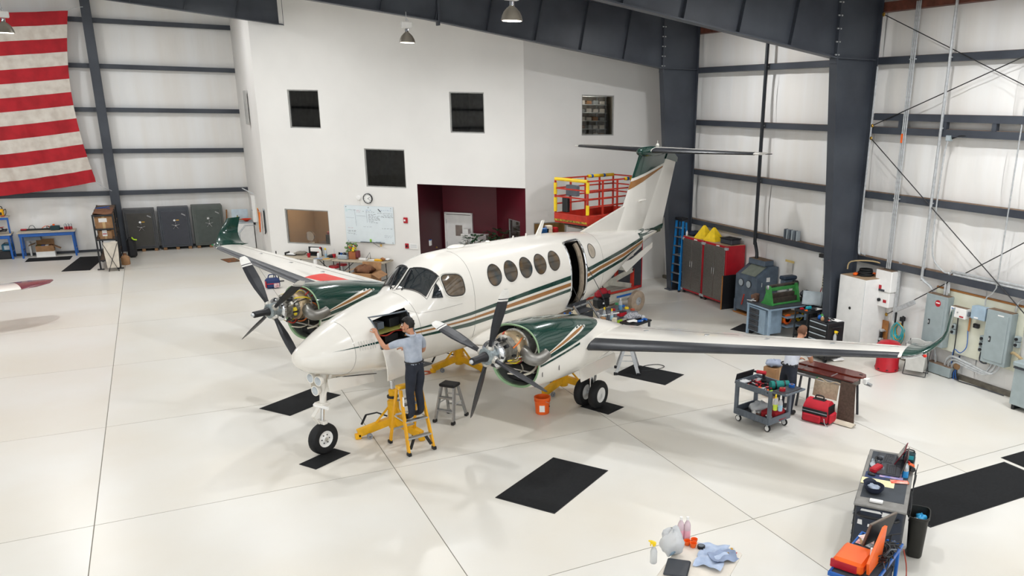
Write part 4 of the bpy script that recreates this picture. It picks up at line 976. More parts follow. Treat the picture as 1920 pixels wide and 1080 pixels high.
for y, z, d, m_, l in ((-1.2, 1.375, (.52, .5, .4), CARD, 'brown carton with a paper label at the end of the top rack shelf'), (-.55, 1.375, (.5, .55, .36), CARD2, 'brown carton second from the end of the top rack shelf'), (.4, 1.375, (.5, .8, .38), CARD, 'long brown carton deep on the top rack shelf'), (-1.22, 1.015, (.36, .4, .28), CARD, 'small brown carton with a white and red label on the middle rack shelf'), (-.7, 1.015, (.48, .5, .3), CARD2, 'dark brown carton behind the small labelled one on the rack'), (.2, 1.015, (.5, .7, .3), CARD, 'wide brown carton deep on the middle rack shelf')):
    o = carton('carton', l, 'carton', (-1.74, 33.85+y, z), d, group='cartons on the storage rack')
    if y < -1: bx('paper_label', PAPER, o, (-.02, -d[1]/2-.004, d[2]*.7), (.24, .004, .13) if z > 1.2 else (.14, .004, .2), 0)
    if 1.2 > z and y < -1: bx('red_mark', RED, o, (-.02, -d[1]/2-.008, d[2]*.62), (.12, .004, .03), 0)
sheet('cardboard_sheet', 'flattened cardboard sheets lying on top of the rack', (-1.74, 33.2, 1.84), .56, 1.8, 0, CARD2, .03, 4, 'cardboard'); 
o = tag(MB().tube([(-1.75+.2*math.cos(k*.9), 33.4+.12*math.sin(k*1.3), 1.92+.01*k) for k in range(9)], .012, 6, 4).out('tie_line', BLUE), 'blue cord tossed on top of the storage rack', 'cord')
def hamper(label, loc, rz, h=.68, w_=.42, m_=None):
    t = thing('laundry_hamper', label, 'hamper', loc, rz)
    c = m_ or mat('cream_canvas', 'd9d0c2', .85, var=.06, scale=6)
    rg_ = []
    for z, k in ((.12, .8), (.13, .84), (.35, .9), (.55, .96), (h, 1.0), (h-.01, .96), (.3, .86), (.16, .8)):
        rg_.append([Vector((w_/2*k*(1 if a in (0, 3) else -1)*(1+.02*math.sin(z*30)), w_/2*k*.9*(1 if a < 2 else -1), z)) for a in range(4)])
    R8 = []
    for r in rg_:
        q = []
        for a in range(4):
            for f in (0, .33, .67): 
                p = r[a].lerp(r[(a+1) % 4], f); q.append(p*(1+(.03*math.sin(f*9+p.z*11))) if f else p)
        R8.append(q)
    MB().loft(R8).out('canvas_bag', c, t)
    for sy in (-1, 1):
        y = sy*(w_/2*.92)
        MB().tube([(-w_/2, y, h), (w_/2*.7, y, .01), (w_/2*.72, y+sy*.0, .01)], .009, 6).tube([(w_/2, y+.012*sy, h), (-w_/2*.7, y+.012*sy, .01)], .009, 6).out('cross_leg', BLACK, t)
    for sx in (-1, 1): MB().tube([(sx*w_/2*.7, -w_/2*.92, .012), (sx*w_/2*.7, w_/2*.92, .012)], .009, 6).out('foot_bar', BLACK, t)
    return t
hamper('cream canvas hamper on black crossed legs in front of the storage rack', (-1.63, 31.95, 0), 0, .95, .42)
bgd = thing('camera_dolly_bag', 'black bag with a lime green strap beside the storage rack', 'bag', (-1.1, 34.6, 0)); bx('bag_body', BLACK, bgd, (0, 0, .35), (.3, .5, .7), .08); MB().tube([(.05, -.26, .75), (.1, -.3, .68), (.2, -.28, .66)], .025, 6, 3).out('lime_strap', mat('lime_strap', 'b7e02c', .5), bgd)
o = bottle('amber round jug on the floor behind the canvas hamper', (-1.3, 33.0, 0), .4, .14, CARD, CARD2, None, 'floor_jug')
# gun safes
def safe(x0, x1, yf, h, m_, label, dark):
    t = thing('gun_safe', label, 'safe', ((x0+x1)/2, yf, 0)); w_ = x1-x0
    for sx in (-.4, 0, .4): bx('pallet_block', mat('pallet_wood', '8d6a48', .8), t, (sx*w_, .3, .05), (.12, .6, .1))
    bx('safe_body', m_, t, (0, .32, .1+h/2), (w_, .62, h), .015)
    bx('door', m_, t, (0, -.008, .1+h/2-.01), (w_*.86, .03, h*.88), .012)
    bx('door_panel', mat('safe_panel_'+dark, dark, .5, var=.05), t, (0, -.026, .1+h/2-.01), (w_*.78, .012, h*.82), .004)
    d = la('combination_dial', CHROME, t, [(.045, 0), (.05, .02), (.03, .035), (0, .036)], (-.0, -.03, .1+h*.68), (0, -1, 0), 18)
    bx('dial_plate', YELLOW if dark != '4d5450' else BLACK, t, (.11, -.034, .1+h*.685), (.1, .006, .025), 0)
    hw = la('handle_hub', CHROME, t, [(.03, 0), (.03, .03), (.02, .05), (0, .052)], (.02, -.03, .1+h*.55), (0, -1, 0), 14)
    for k in range(5):
        a = 2*PI*k/5+.3; MB().tube([(.02, -.075, .1+h*.55), (.02+.13*math.cos(a), -.09, .1+h*.55+.13*math.sin(a))], .008, 6).ell((.02+.13*math.cos(a), -.09, .1+h*.55+.13*math.sin(a)), .014, 8, 5).out('handle_spoke', CHROME, hw)
    MB().prism([(w_*.24, .1+h*.83), (w_*.37, .1+h*.78), (w_*.37, .1+h*.81), (w_*.26, .1+h*.855)], -.036, -.031, 'y').out('maker_badge', mat('silver_badge', '9a9a9a', .4, .5), t)
    return t
safe(-1.27, -.22, 35.68, 1.5, mat('dark_grey_safe', '4b4c4e', .5, var=.05), 'dark grey gun safe standing next to the storage rack', '45433f')
safe(-.12, .95, 35.7, 1.52, mat('slate_safe', '474b52', .5, var=.05), 'slate gun safe between two other safes', '3e4048')
safe(1.05, 2.14, 35.72, 1.55, mat('green_grey_safe', '5a605c', .5, var=.05), 'greenish gun safe with double door lines next to a yellow sign', '4d5450')
MB().bar((2.2, 36.1, 0), (2.32, 36.25, 1.4), .05).out('timber_batten', WOOD); tag(bpy.data.objects['timber_batten'], 'reddish timber leaning behind the greenish safe', 'timber')
# corner by the office side wall
o = thing('wet_floor_sign', 'folded yellow floor sign leaning at the wall beside the safes', 'sign', (2.5, 36.0, 0)); MB().prism([(-.16, 0), (.16, 0), (.09, .95), (-.03, .95)], -.02, .02, 'y').out('front_leaf', YPLAS, o); MB().prism([(-.14, 0), (.18, 0), (.1, .9), (-.02, .9)], .03, .06, 'y').out('back_leaf', YPLAS, o)
o = thing('chest_freezer', 'white cabinet with tools on top in the corner by the safes', 'cabinet', (2.85, 35.2, 0)); bx('cabinet_body', WHITE, o, (0, 0, .5), (.6, .6, 1.0), .02); bx('lid', LGREY, o, (0, 0, 1.02), (.62, .62, .05), .01); bx('paper_note', PAPER, o, (.0, -.304, .8), (.3, .006, .14), 0)
bk = thing('back_shelf', 'pale blue backed shelf above the white corner cabinet', 'shelf', (2.75, 35.6, 1.06)); bx('back_panel', mat('pale_blue_panel', 'c9dbe6', .5), bk, (0, .1, .2), (.6, .02, .4)); bx('shelf_board', WOOD, bk, (0, 0, .01), (.6, .25, .02))
o = thing('funnel', 'orange red funnel pan on the corner cabinet', 'funnel', (2.92, 35.1, 1.05)); la('pan', mat('red_orange_plastic', 'e8431f', .4), o, [(.05, 0), (.08, .02), (.19, .09), (.19, .1), (.17, .1), (.06, .03)], n=18); cy('spout', mat('red_orange_plastic'), o, (0, 0, -.0), (0, 0, .03), .03)
bottle('small olive bottle on the corner cabinet', (2.62, 35.25, 1.05), .24, .04, mat('olive_plastic', '8f8a2a', .4), BLACK)
o = thing('conveyor_arm', 'bent grey steel arm standing before the corner cabinet', 'stand', (2.75, 34.4, 0)); MB().tube([(-.2, 0, 0), (-.2, 0, .7), (.05, 0, .98), (.5, 0, .98), (.5, 0, .0)], .035, 8).out('bent_tube', GALV, o); cy('pad', BLACK, o, (-.32, 0, .9), (-.26, 0, .9), .06)
o = crumple(BLACK, 'black_tarp', 'black tarp heaped at the foot of the office side wall', 'tarp', (2.85, 31.8, 0), (.25, .6, .35), 3)
def swall(name, label, cat, y, z): return thing(name, label, cat, (3.115+(y-29.32)*.012, y, z))
o = swall('paper_dispenser', 'tall white dispenser on the office side wall', 'dispenser', 33.6, 1.2); bx('dispenser_body', WHITE, o, (-.068, 0, .5), (.14, .26, 1.0), .02); bx('spout', BLACK, o, (-.1, 0, -.05), (.08, .1, .1)); bx('first_aid_label', RED, o, (-.08, .2, .75), (.1, .1, .3)); bx('box_joint', GREY, o, (-.14, 0, .45), (.006, .26, .02), 0)
o = swall('air_hose_reel', 'orange and red hoses hung on hooks on the office side wall', 'hose', 31.6, 1.0)
for k in range(6): MB().tube([(-.06-.01*k, -.12+.03*k, .8+.03*k), (-.1, -.2+.02*k, .4), (-.1, .0, .1+.03*k), (-.09, .18-.02*k, .4), (-.06, .1, .8)], .018, 6, 5).out('hose_loop', (ORANGE, YELLOW, REDH, WOOD, RED, YELLOW)[k], o)
bx('hook', GALV, o, (-.05, 0, .83), (.1, .2, .03))
o = swall('wall_mirror', 'grey framed board hung on the office side wall near its corner', 'board', 30.5, 1.2); bx('board_face', LGREY, o, (-.02, 0, .45), (.02, .4, .8)); tb('rope_loop', BLACK, o, [(-.04, -.2, .8), (-.05, -.28, .5), (-.05, -.26, .1), (-.05, -.1, 0)], .02, 6, 4)
MB().bar((3.05, 32.6, 2.35), (2.7, 32.8, 2.55), .03).out('wall_bracket', GALV); tag(bpy.data.objects['wall_bracket'], 'thin steel bracket sticking out of the office side wall', 'bracket')
# wing tip of a second aircraft
wt = thing('parked_airplane_wing', 'white wing tip with a maroon end reaching in beside the flag wall', 'airplane wing', tuple(G(30, 536, 1.0)), math.radians(18))
rr = []
for x, c, y, k in ((-9, 1.6, -.5, 1), (-3, 1.25, -.2, 1), (0, 1.05, 0, 1)): rr.append([Vector((x, y+c*(p[0]-.5), p[1]*c*.9)) for p in FOIL])
MB().loft(rr).out('wing_panel', AP_WHITE, wt, ang=50)
rr = []
for x, c, y in ((0, 1.06, 0), (.35, .95, .05), (.7, .6, .15), (.85, .2, .25)): rr.append([Vector((x, y+c*(p[0]-.5), p[1]*c*.9)) for p in FOIL])
MB().loft(rr).out('maroon_tip', mat('maroon_gloss', '6f2433', .25, coat=.5), wt, ang=50)
MB().cyl((-8.5, 0, -.95), (-8.5, 0, 0), .06).out('wing_support', ALU, wt)
# ================================================================ office wall fittings
def awbox(name, label, cat, px0, py0, px1, py1, depth=.02):
    (u0, z1), (u1, z0) = AWP(px0, py0), AWP(px1, py1)
    return aw(name, label, cat, (u0+u1)/2, (z0+z1)/2, 0), u1-u0, z1-z0
wbd, W_, H_ = awbox('whiteboard', 'glass whiteboard covered with handwriting beside the wide window', 'whiteboard', 646, 384, 741.5, 458)
bx('glass_board', mat('glossy_pale_board', 'dfe8ec', .12, var=.01), wbd, (0, -.025, 0), (W_, .015, H_), .003)
for x in (-.46, 0, .46):
    for z in (-.46, .46):
        if abs(x) > .1 or z > 0: cy('standoff', CHROME, wbd, (x*W_, -.05, z*H_), (x*W_, -.0, z*H_), .014, n=10)
bx('marker_tray', DGREY, wbd, (.05*W_, -.06, -.48*H_), (.5*W_, .08, .015)); bx('marker_bottle', mat('green_liquid', '8ccc3a', .3), wbd, (.02, -.06, -.43*H_), (.05, .04, .1), .012); bx('eraser', LGREY, wbd, (.28, -.06, -.46*H_), (.16, .05, .03)); 
tb('dangling_marker', DGREY, wbd, [(.1, -.06, -.49*H_), (.32, -.04, -.6*H_)], .006, 6); bx('sponge', mat('tan_sponge', 'd9b36a', .8), wbd, (.36, -.03, -.55*H_), (.06, .03, .08)); tb('magnet_pen', DGREY, wbd, [(.2*W_, -.045, .43*H_), (.25*W_, -.045, .36*H_)], .012, 6)
INK = {k: mat('ink_'+k, c, .6) for k, c in (('black', '2b2f3a'), ('teal', '6cc9b4'), ('pink', 'd79aa6'), ('blue', '6d8fbf'), ('grey', '9aa3ad'))}
wq = random.Random(11)
def scrib(x0, x1, z, k, h=.018):
    m = MB(); x = x0
    while x < x1:
        L_ = wq.uniform(.03, .11); P_ = []; n = max(3, int(L_/.01))
        for i in range(n): P_.append((x+L_*i/n, -.0345, z+h*wq.uniform(-.5, .5)))
        m.tube(P_, .0035, 4); x += L_+wq.uniform(.015, .03)
    o = m.out('handwriting', INK[k], wbd); o['kind'] = 'stuff'
hw_, hh = W_/2, H_/2
for fx0, fx1, fz, k in ((-.95, -.82, .78, 'teal'), (-.95, -.84, .7, 'teal'), (-.75, -.65, .76, 'black'), (-.5, -.35, .74, 'pink'), (-.5, -.38, .66, 'pink'), (-.25, -.18, .7, 'black'), (-.1, .1, .78, 'blue'), (-.1, .2, .68, 'black'), (-.02, .3, .56, 'black'), (-.02, .2, .5, 'black'), (-.02, .38, .44, 'black'), (-.04, .42, .38, 'black'), (-.02, .38, .32, 'black'), (-.02, .42, .26, 'black'), (-.02, .12, .19, 'black'), (0, .34, .12, 'black'), (.5, .88, .8, 'blue'), (.36, .95, .64, 'black'), (.6, .95, .55, 'black'), (.36, .95, .48, 'black'), (.5, .95, .43, 'black'), (-.9, -.7, -.22, 'pink'), (-.93, -.62, -.36, 'black'), (-.9, -.66, -.41, 'black'), (-.93, -.6, -.52, 'black'), (-.7, -.55, -.58, 'grey'), (.52, .9, -.18, 'black'), (.6, .95, -.55, 'grey'), (.6, .9, -.64, 'grey'), (-.25, .05, -.12, 'grey')):
    scrib(fx0*hw_, fx1*hw_, fz*hh, k)
MB().bar((-.58*hw_, -.0345, .78*hh), (-.54*hw_, -.0345, -.1*hh), .006, .003).bar((-.1*hw_, -.0345, .74*hh), (-.08*hw_, -.0345, .1*hh), .006, .003).bar((-.95*hw_, -.0345, .34*hh), (-.62*hw_, -.0345, .33*hh), .003, .006).bar((-.53*hw_, -.0345, .46*hh), (-.14*hw_, -.0345, .45*hh), .003, .006).out('ruled_line', INK['grey'], wbd)
u, z = AWP(690.5, 372)
ck = aw('wall_clock', 'round white clock with a black rim above the whiteboard', 'clock', u, z)
la('clock_rim', BLACK, ck, [(.14, 0), (.16, .01), (.16, .05), (.14, .055)], ax=(0, -1, 0), n=32); la('dial', PAPER, ck, [(0, .037), (.145, .036)], ax=(0, -1, 0), n=32)
for k in range(12):
    a = 2*PI*k/12; MB().bar((.1*math.sin(a), -.039, .1*math.cos(a)), (.122*math.sin(a), -.039, .122*math.cos(a)), .012, .004, up=(0, 1, 0)).out('hour_mark', BLACK, ck)
MB().bar((0, -.041, 0), (.07, -.041, .035), .01, .004, up=(0, 1, 0)).out('hour_hand', BLACK, ck); MB().bar((0, -.043, 0), (.085, -.043, -.06), .007, .004, up=(0, 1, 0)).out('minute_hand', BLACK, ck)
u, z = AWP(673, 371)
o = aw('paper_lantern', 'small white round router hung by a wire beside the clock', 'router', u, z); la('disc', WHITE, o, [(0, .06), (.06, .055), (.08, .03), (.08, 0)], ax=(0, -1, 0), n=20); tb('wire', WHITE, o, [(.01, -.02, -.08), (.03, -.015, -.16), (.05, -.015, -.24)], .006, 6)
for (px, py), lab, w2, h2, m_, nm in (((761, 413), 'red fire alarm strobe on the white office wall', .14, .18, RED, 'alarm_strobe'), ((763.5, 461), 'red fire alarm pull station beside the papers', .12, .16, RED, 'pull_station'), ((776, 462), 'pinned paper notice beside the red pull station', .3, .18, PAPER, 'paper_notice'), ((656, 457.5), 'black double socket under the whiteboard', .1, .08, BLACK, 'wall_socket')):
    u, z = AWP(px, py); o = aw(nm, lab, nm.split('_')[-1], u, z); bx('plate', m_, o, (0, -.02, 0), (w2, .04 if m_ is RED else .012, h2), .008)
    if m_ is RED: bx('front_badge', WHITE if 'strobe' in nm else BLACK, o, (0 if 'strobe' not in nm else -.02, -.045, 0), (.06, .02, .06), .006)
    elif m_ is BLACK: bx('socket_face', DGREY, o, (-.025, -.03, 0), (.04, .02, .06), .004); bx('socket_face', DGREY, o, (.025, -.03, 0), (.04, .02, .06), .004)
    else:
        for k in range(3): bx('text_line', INK['grey'], o, (0, -.028, .05-.04*k), (.22, .002, .008), 0)
rd = (iL-q0).normalized(); o = thing('thermostat', 'white thermostat with a blue edge on the dark maroon wall', 'thermostat', q0+rd*.62+Vector((0, 0, 1.25)), ang2(q0, iL)); bx('plate', WHITE, o, (0, -.02, 0), (.13, .04, .2), .008); bx('blue_strip', BLUE, o, (0, -.022, .085), (.13, .042, .03), .004); cy('brass_knob', mat('brass', 'b08a3c', .3, .8), o, (.4, 0, -.22), (.4, -.04, -.22), .025, n=12)
# tables against the wall
TOP = mat('beige_table_top', 'b3a793', .5, var=.05)
def folding_table(u0, label, L_=1.83, d=.7):
    t = aw('folding_table', label, 'table', u0+L_/2, 0, -.04-d/2)
    bx('table_top', TOP, t, (0, 0, .72), (L_, d, .045), .015)
    for sx in (-1, 1):
        for sy in (-.28, .28): MB().tube([(sx*.68, sy, 0), (sx*.66, sy, .7)], .014, 6).out('leg', BLACK, t)
        MB().tube([(sx*.68, -.28, .1), (sx*.68, .28, .1)], .012, 6).out('leg_brace', BLACK, t); MB().tube([(sx*.67, 0, .35), (sx*.25, 0, .7)], .012, 6).out('fold_brace', BLACK, t)
    return t
folding_table(.78, 'beige folding table with spray bottles under the wide window'); folding_table(2.68, 'beige folding table with flowers under the whiteboard')
TZ = .7425
def tp(u, d): return AP(u, TZ, -.04-d)
def stack(name, label, cat, u, d, sz, m_, rz=0, z=0):
    t = thing(name, label, cat, tp(u, d)+Vector((0, 0, z)), AWR+rz); return t
o = stack('paper_tray', 'grey wire tray of papers at the end of the beige table', 'tray', 1.0, .3, 0, 0); bx('tray_base', BLACK, o, (0, 0, .01), (.36, .28, .02)); bx('paper_stack', PAPER, o, (0, 0, .035), (.3, .22, .03)); bx('tray_side', BLACK, o, (-.18, 0, .05), (.015, .28, .1))
o = stack('document_rack', 'black document rack holding white sheets on the beige table', 'rack', 1.75, .15, 0, 0); bx('rack_back', BLACK, o, (0, .05, .14), (.5, .02, .28)); bx('sheet_pile', PAPER, o, (.05, -.02, .2), (.34, .08, .12)); bx('rack_base', BLACK, o, (0, 0, .01), (.52, .2, .02))
crumple(mat('grey_rag', '8e877c', .9), 'cloth_rag', 'greyish rag heaped on the beige table near the tray', 'rag', tp(1.25, .2), (.2, .12, .12), 5)
o = thing('drinking_cup', 'red plastic cup on the beige table', 'cup', tp(1.75, .5)); la('cup_wall', RED, o, [(.04, 0), (.055, .13), (.05, .13), (.036, .01), (0, .01)], n=18)
spray('spray bottle with red head and green label on the beige table', tp(2.05, .3), 1, .34, mat('white_bottle', 'e8e6e0', .4), RED, None); spray('spray bottle with yellow head and pale liquid on the beige table', tp(2.27, .33), 2, .32, CLEAR, YPLAS, mat('pale_blue_liquid', '9fc3d8', .2))
bottle('white and red squat bottle on the beige table', tp(2.1, .5), .2, .04, WHITE, RED); o = crumple(BLACK, 'cap_hat', 'black cap lying on the beige table', 'cap', tp(2.45, .3), (.13, .1, .1), 6)
o = thing('drinking_cup', 'red cup at the end of the beige table with a ladle', 'cup', tp(2.55, .3)); la('cup_wall', RED, o, [(.04, 0), (.06, .12), (.055, .12), (.036, .01), (0, .01)], n=18); tb('ladle', GALV, o, [(0, 0, .05), (.02, 0, .3)], .006, 6)
sheet('paper_sheet', 'blue grey printed sheet on the beige table', tp(2.2, .6), .34, .24, AWR, mat('blue_grey_print', '8e9bb0', .7)); o = bx('yellow_tool', YELLOW, None, tp(2.45, .62)+Vector((0, 0, .012)), (.22, .03, .02), .004); tag(o, 'yellow flat tool at the table edge', 'tool')
# second table
fp_ = thing('flower_pot', 'brown box planter of yellow and red flowers on the table under the whiteboard', 'plant', tp(3.25, .3), AWR)
bx('planter', mat('terracotta_box', 'a8663f', .7), fp_, (0, 0, .12), (.24, .2, .24)); bx('planter_wrap', mat('maroon_wrap', '7a3a3f', .7), fp_, (.14, .02, .16), (.12, .18, .22), .02)
for k in range(54):
    a, r, z = rnd.uniform(0, 6.3), rnd.uniform(0, .19), rnd.uniform(.24, .5); MB().ell((r*math.cos(a)-.06, r*math.sin(a), z), (.055, .04, .025), 8, 4, (rnd.uniform(-60, 60), rnd.uniform(-60, 60), 0)).out('leaf' if k % 3 else 'flower', (mat('leaf_grey_green', '5b7550', .7), mat('leaf_mid_green', '7a9460', .7))[k % 2] if k % 3 else (YPLAS, mat('coral_flower', 'd8604a', .6))[k % 2], fp_)
o = stack('tool_tote', 'pale grey tote with tools on the table under the whiteboard', 'tote', 2.95, .4, 0, 0); bx('tote_body', LGREY, o, (0, 0, .07), (.34, .22, .14), .02); 
for k in range(5): bx('tool_handle', (BLACK, BLUE, GREY, BLACK, GREY)[k], o, (-.12+.06*k, 0, .16), (.03, .16, .08), .008, (10*k-20, 0, 15*k))
o = stack('tape_dispenser', 'white desk organiser with a lamp arm on the table under the whiteboard', 'organiser', 3.65, .4, 0, 0); bx('organiser_base', WHITE, o, (0, 0, .03), (.26, .12, .06)); tb('arm', BLACK, o, [(.1, 0, .05), (.25, 0, .26), (.27, 0, .05)], .008, 6)
o = stack('calculator', 'yellow drill bit case on the table under the whiteboard', 'case', 4.2, .4, 0, 0); bx('case_body', YELLOW, o, (0, 0, .03), (.26, .14, .06), .01); bx('case_lid', WOOD, o, (.14, .02, .07), (.12, .12, .06), .008, (0, 20, 0))
sheet('paper_sheet', 'loose white sheet at the middle of the table under the whiteboard', tp(3.95, .3), .3, .22, AWR+.2); sheet('paper_sheet', 'crumpled white sheet at the end of the table under the whiteboard', tp(4.4, .2), .24, .2, AWR-.3, PAPER, .03, 5)
o = thing('wooden_oar', 'thin black rod leaning on the wall beside the flowers', 'rod', tp(2.9, .03)); cy('rod', BLACK, o, (0, 0, 0), (0, 0, .42), .012); MB().ell((0, 0, .04), (.05, .03, .05)).out('rod_foot', BLACK, o)
# red stools, carton
def stool(label, p):
    t = thing('shop_stool', label, 'stool', (p.x, p.y, 0)); la('seat', RED, t, [(0, .5), (.16, .5), (.18, .48), (.18, .44), (.15, .43)], n=22); cy('post', CHROME, t, (0, 0, .08), (0, 0, .44), .025)
    for k in range(4):
        a = PI/2*k+.4; MB().bar((0, 0, .09), (.2*math.cos(a), .2*math.sin(a), .05), .03).cyl((.2*math.cos(a), .2*math.sin(a), 0), (.2*math.cos(a), .2*math.sin(a), .05), .025, n=10).out('caster_leg', BLACK, t)
    cy('seat_ring', CHROME, t, (0, 0, .425), (0, 0, .445), .165, n=22)
stool('round red shop stool under the table with flowers', G(641, 495, .48)); stool('round red shop stool between the two beige tables', G(627, 499, .48))
CARU = 4.35
oc = open_carton('shipping_carton', 'large open cardboard carton with packing paper behind the cockpit', 'carton', tuple(AP(CARU, 0, -1.5))[:2]+(0,), (.62, .7, .62), AWR+.1)
crumple(CARD2, 'packing_paper', '', '', (-.1, .05, .5), (.3, .28, .3), 9, oc)
o = thing('paper_roll', 'white paper towel roll standing behind the starboard wing', 'paper roll', tuple(G(592, 500, .55))[:2]+(0,)); cy('stand', BLACK, o, (0, 0, 0), (0, 0, .5), .03); bx('stand_base', BLACK, o, (0, 0, .02), (.3, .3, .04)); cy('roll', WHITE, o, (0, 0, .5), (0, 0, .78), .06, n=20)
o = thing('crate_pile', 'pale grey plastic tub on the floor under the beige table', 'tub', AP(3.7, 0, -.5), AWR); bx('tub_body', LGREY, o, (0, 0, .2), (.6, .4, .4), .04); bx('tub_lid', GREY, o, (0, 0, .41), (.64, .44, .04), .02)
# office interior seen through the low window
BRN = mat('brown_office_wall', '8d7458', .7, var=.04)
oi = MB()
P0 = lambda u, z, t: tuple(AP(u, z, t))
oi.add([P0(.15, .02, 2.4), P0(2.5, .02, 2.4), P0(2.5, 2.7, 2.4), P0(.15, 2.7, 2.4)], [(0, 1, 2, 3)]).add([P0(.15, .02, .16), P0(.15, .02, 2.4), P0(.15, 2.7, 2.4), P0(.15, 2.7, .16)], [(0, 1, 2, 3)]).add([P0(2.5, .02, .16), P0(2.5, .02, 2.4), P0(2.5, 2.7, 2.4), P0(2.5, 2.7, .16)], [(3, 2, 1, 0)])
oi.add([P0(.15, .02, .16), P0(2.5, .02, .16), P0(2.5, .02, 2.4), P0(.15, .02, 2.4)], [(0, 1, 2, 3)]).add([P0(.15, 2.7, .16), P0(2.5, 2.7, .16), P0(2.5, 2.7, 2.4), P0(.15, 2.7, 2.4)], [(3, 2, 1, 0)])
struct(oi.out('wall_office_room', BRN), 'brown painted room behind the low window')
rl = bpy.data.lights.new('office_ceiling_light', 'AREA'); rl.size = .8; rl.energy = 60; rl.color = (1, .86, .68); ro = bpy.data.objects.new('office_ceiling_light', rl); COL.objects.link(ro); ro.location = AP(1.3, 2.65, 1.2)
o = aw('office_desk', 'dark desk with red boxes behind the low window glass', 'desk', 1.65, 0, 1.3); bx('desk_top', mat('dark_desk', '3c2f2a', .5), o, (0, 0, .9), (1.3, .6, .05)); bx('desk_body', mat('dark_desk'), o, (0, .05, .45), (1.2, .5, .88)); bx('storage_box', DGREY, o, (.0, 0, 1.08), (.55, .4, .3)); bx('red_box', mat('dull_red', '8a2f33', .6), o, (-.05, 0, 1.27), (.4, .3, .1)); bx('red_box', mat('dull_red'), o, (.5, .0, 1.05), (.3, .3, .25)); 
o = aw('desk_fan', 'small wire desk fan behind the low window glass', 'fan', .82, .92, 1.1); la('cage', CHROME, o, [(.16, 0), (.17, .04), (.16, .08)], (0, 0, .24), (0, -1, 0), 20); cy('stem', CHROME, o, (0, 0, 0), (0, 0, .12), .02); MB().bar((-.14, -.04, .24), (.14, -.04, .24), .05, .01).bar((0, -.04, .1), (0, -.04, .38), .05, .01).out('blade', LGREY, o); la('fan_base', WHITE, o, [(.1, 0), (.1, .02), (.02, .03)], n=16); cy('support', WHITE, o, (0, 0, -.9), (0, 0, 0), .06)
o = aw('wall_switch_plate', 'white switch plate on the brown office wall', 'switch', 1.45, 1.72, 2.38); bx('plate', WHITE, o, (0, -.01, 0), (.14, .02, .12)); bx('toggle', LGREY, o, (0, -.025, 0), (.03, .02, .04))
o = aw('wall_poster', 'dark poster with red lettering strip inside the office', 'poster', 2.2, 1.85, 2.38); bx('poster_sheet', mat('poster_grey', '6b5a52', .6), o, (0, -.01, 0), (.3, .02, .6), 0); bx('red_header', RED, o, (0, -.022, .22), (.28, .004, .1), 0)
o = aw('picture_frame', 'black framed pictures high on the brown office wall', 'picture', .8, 2.1, 2.38); bx('frame', BLACK, o, (0, -.015, 0), (.2, .03, .5)); bx('print', DGREY, o, (0, -.032, 0), (.14, .004, .4), 0)
o = aw('office_chair', 'slatted wooden chair beside the office desk', 'chair', 2.2, 0, 1.98); bx('seat', mat('dark_desk'), o, (0, 0, .62), (.4, .4, .05)); [bx('leg', mat('dark_desk'), o, (sx*.17, sy*.17, .31), (.04, .04, .62)) for sx in (-1, 1) for sy in (-1, 1)]; [bx('back_slat', mat('dark_desk'), o, (-.14+.09*k, .18, 1.05), (.03, .02, .8)) for k in range(4)]; bx('top_rail', mat('dark_desk'), o, (0, .18, 1.46), (.4, .03, .08))
# closed dark rooms behind the upper windows
def room(P, h, m_, depth=2.2):
    u0, u1, z0, z1 = h; u0 -= .3; u1 += .3; z0 -= .7; z1 += .4; m = MB(); a, b = .15, depth
    q = lambda u, z, t: tuple(P(u, z, t))
    m.add([q(u0, z0, b), q(u1, z0, b), q(u1, z1, b), q(u0, z1, b)], [(0, 1, 2, 3)]).add([q(u0, z0, a), q(u0, z0, b), q(u0, z1, b), q(u0, z1, a)], [(0, 1, 2, 3)]).add([q(u1, z0, a), q(u1, z0, b), q(u1, z1, b), q(u1, z1, a)], [(3, 2, 1, 0)])
    m.add([q(u0, z0, a), q(u1, z0, a), q(u1, z0, b), q(u0, z0, b)], [(0, 1, 2, 3)]).add([q(u0, z1, a), q(u1, z1, a), q(u1, z1, b), q(u0, z1, b)], [(3, 2, 1, 0)])
    struct(m.out('wall_inner_room', m_), 'unlit room behind a window')
DARKROOM = mat('unlit_room_paint', '8a867c', .7, var=.1)
for h in AH[:3]: room(AP, h, DARKROOM)
room(RP, RH[0], DARKROOM, 1.6); room(RP, (.45, 1.6, 1.2, 2.12), mat('tan_room_paint', '9a7f52', .7), 1.6); 
for p_, e_ in (((12.3, 24.0, 6.2), 14), ((10.85, 23.8, 2.4), 14)):
    rl = bpy.data.lights.new('room_fill_light', 'AREA'); rl.size = .5; rl.energy = e_; rl.color = (1, .9, .75); ro = bpy.data.objects.new('room_fill_light', rl); COL.objects.link(ro); ro.location = p_  # fill lights added to brighten the shelf room and the binder room
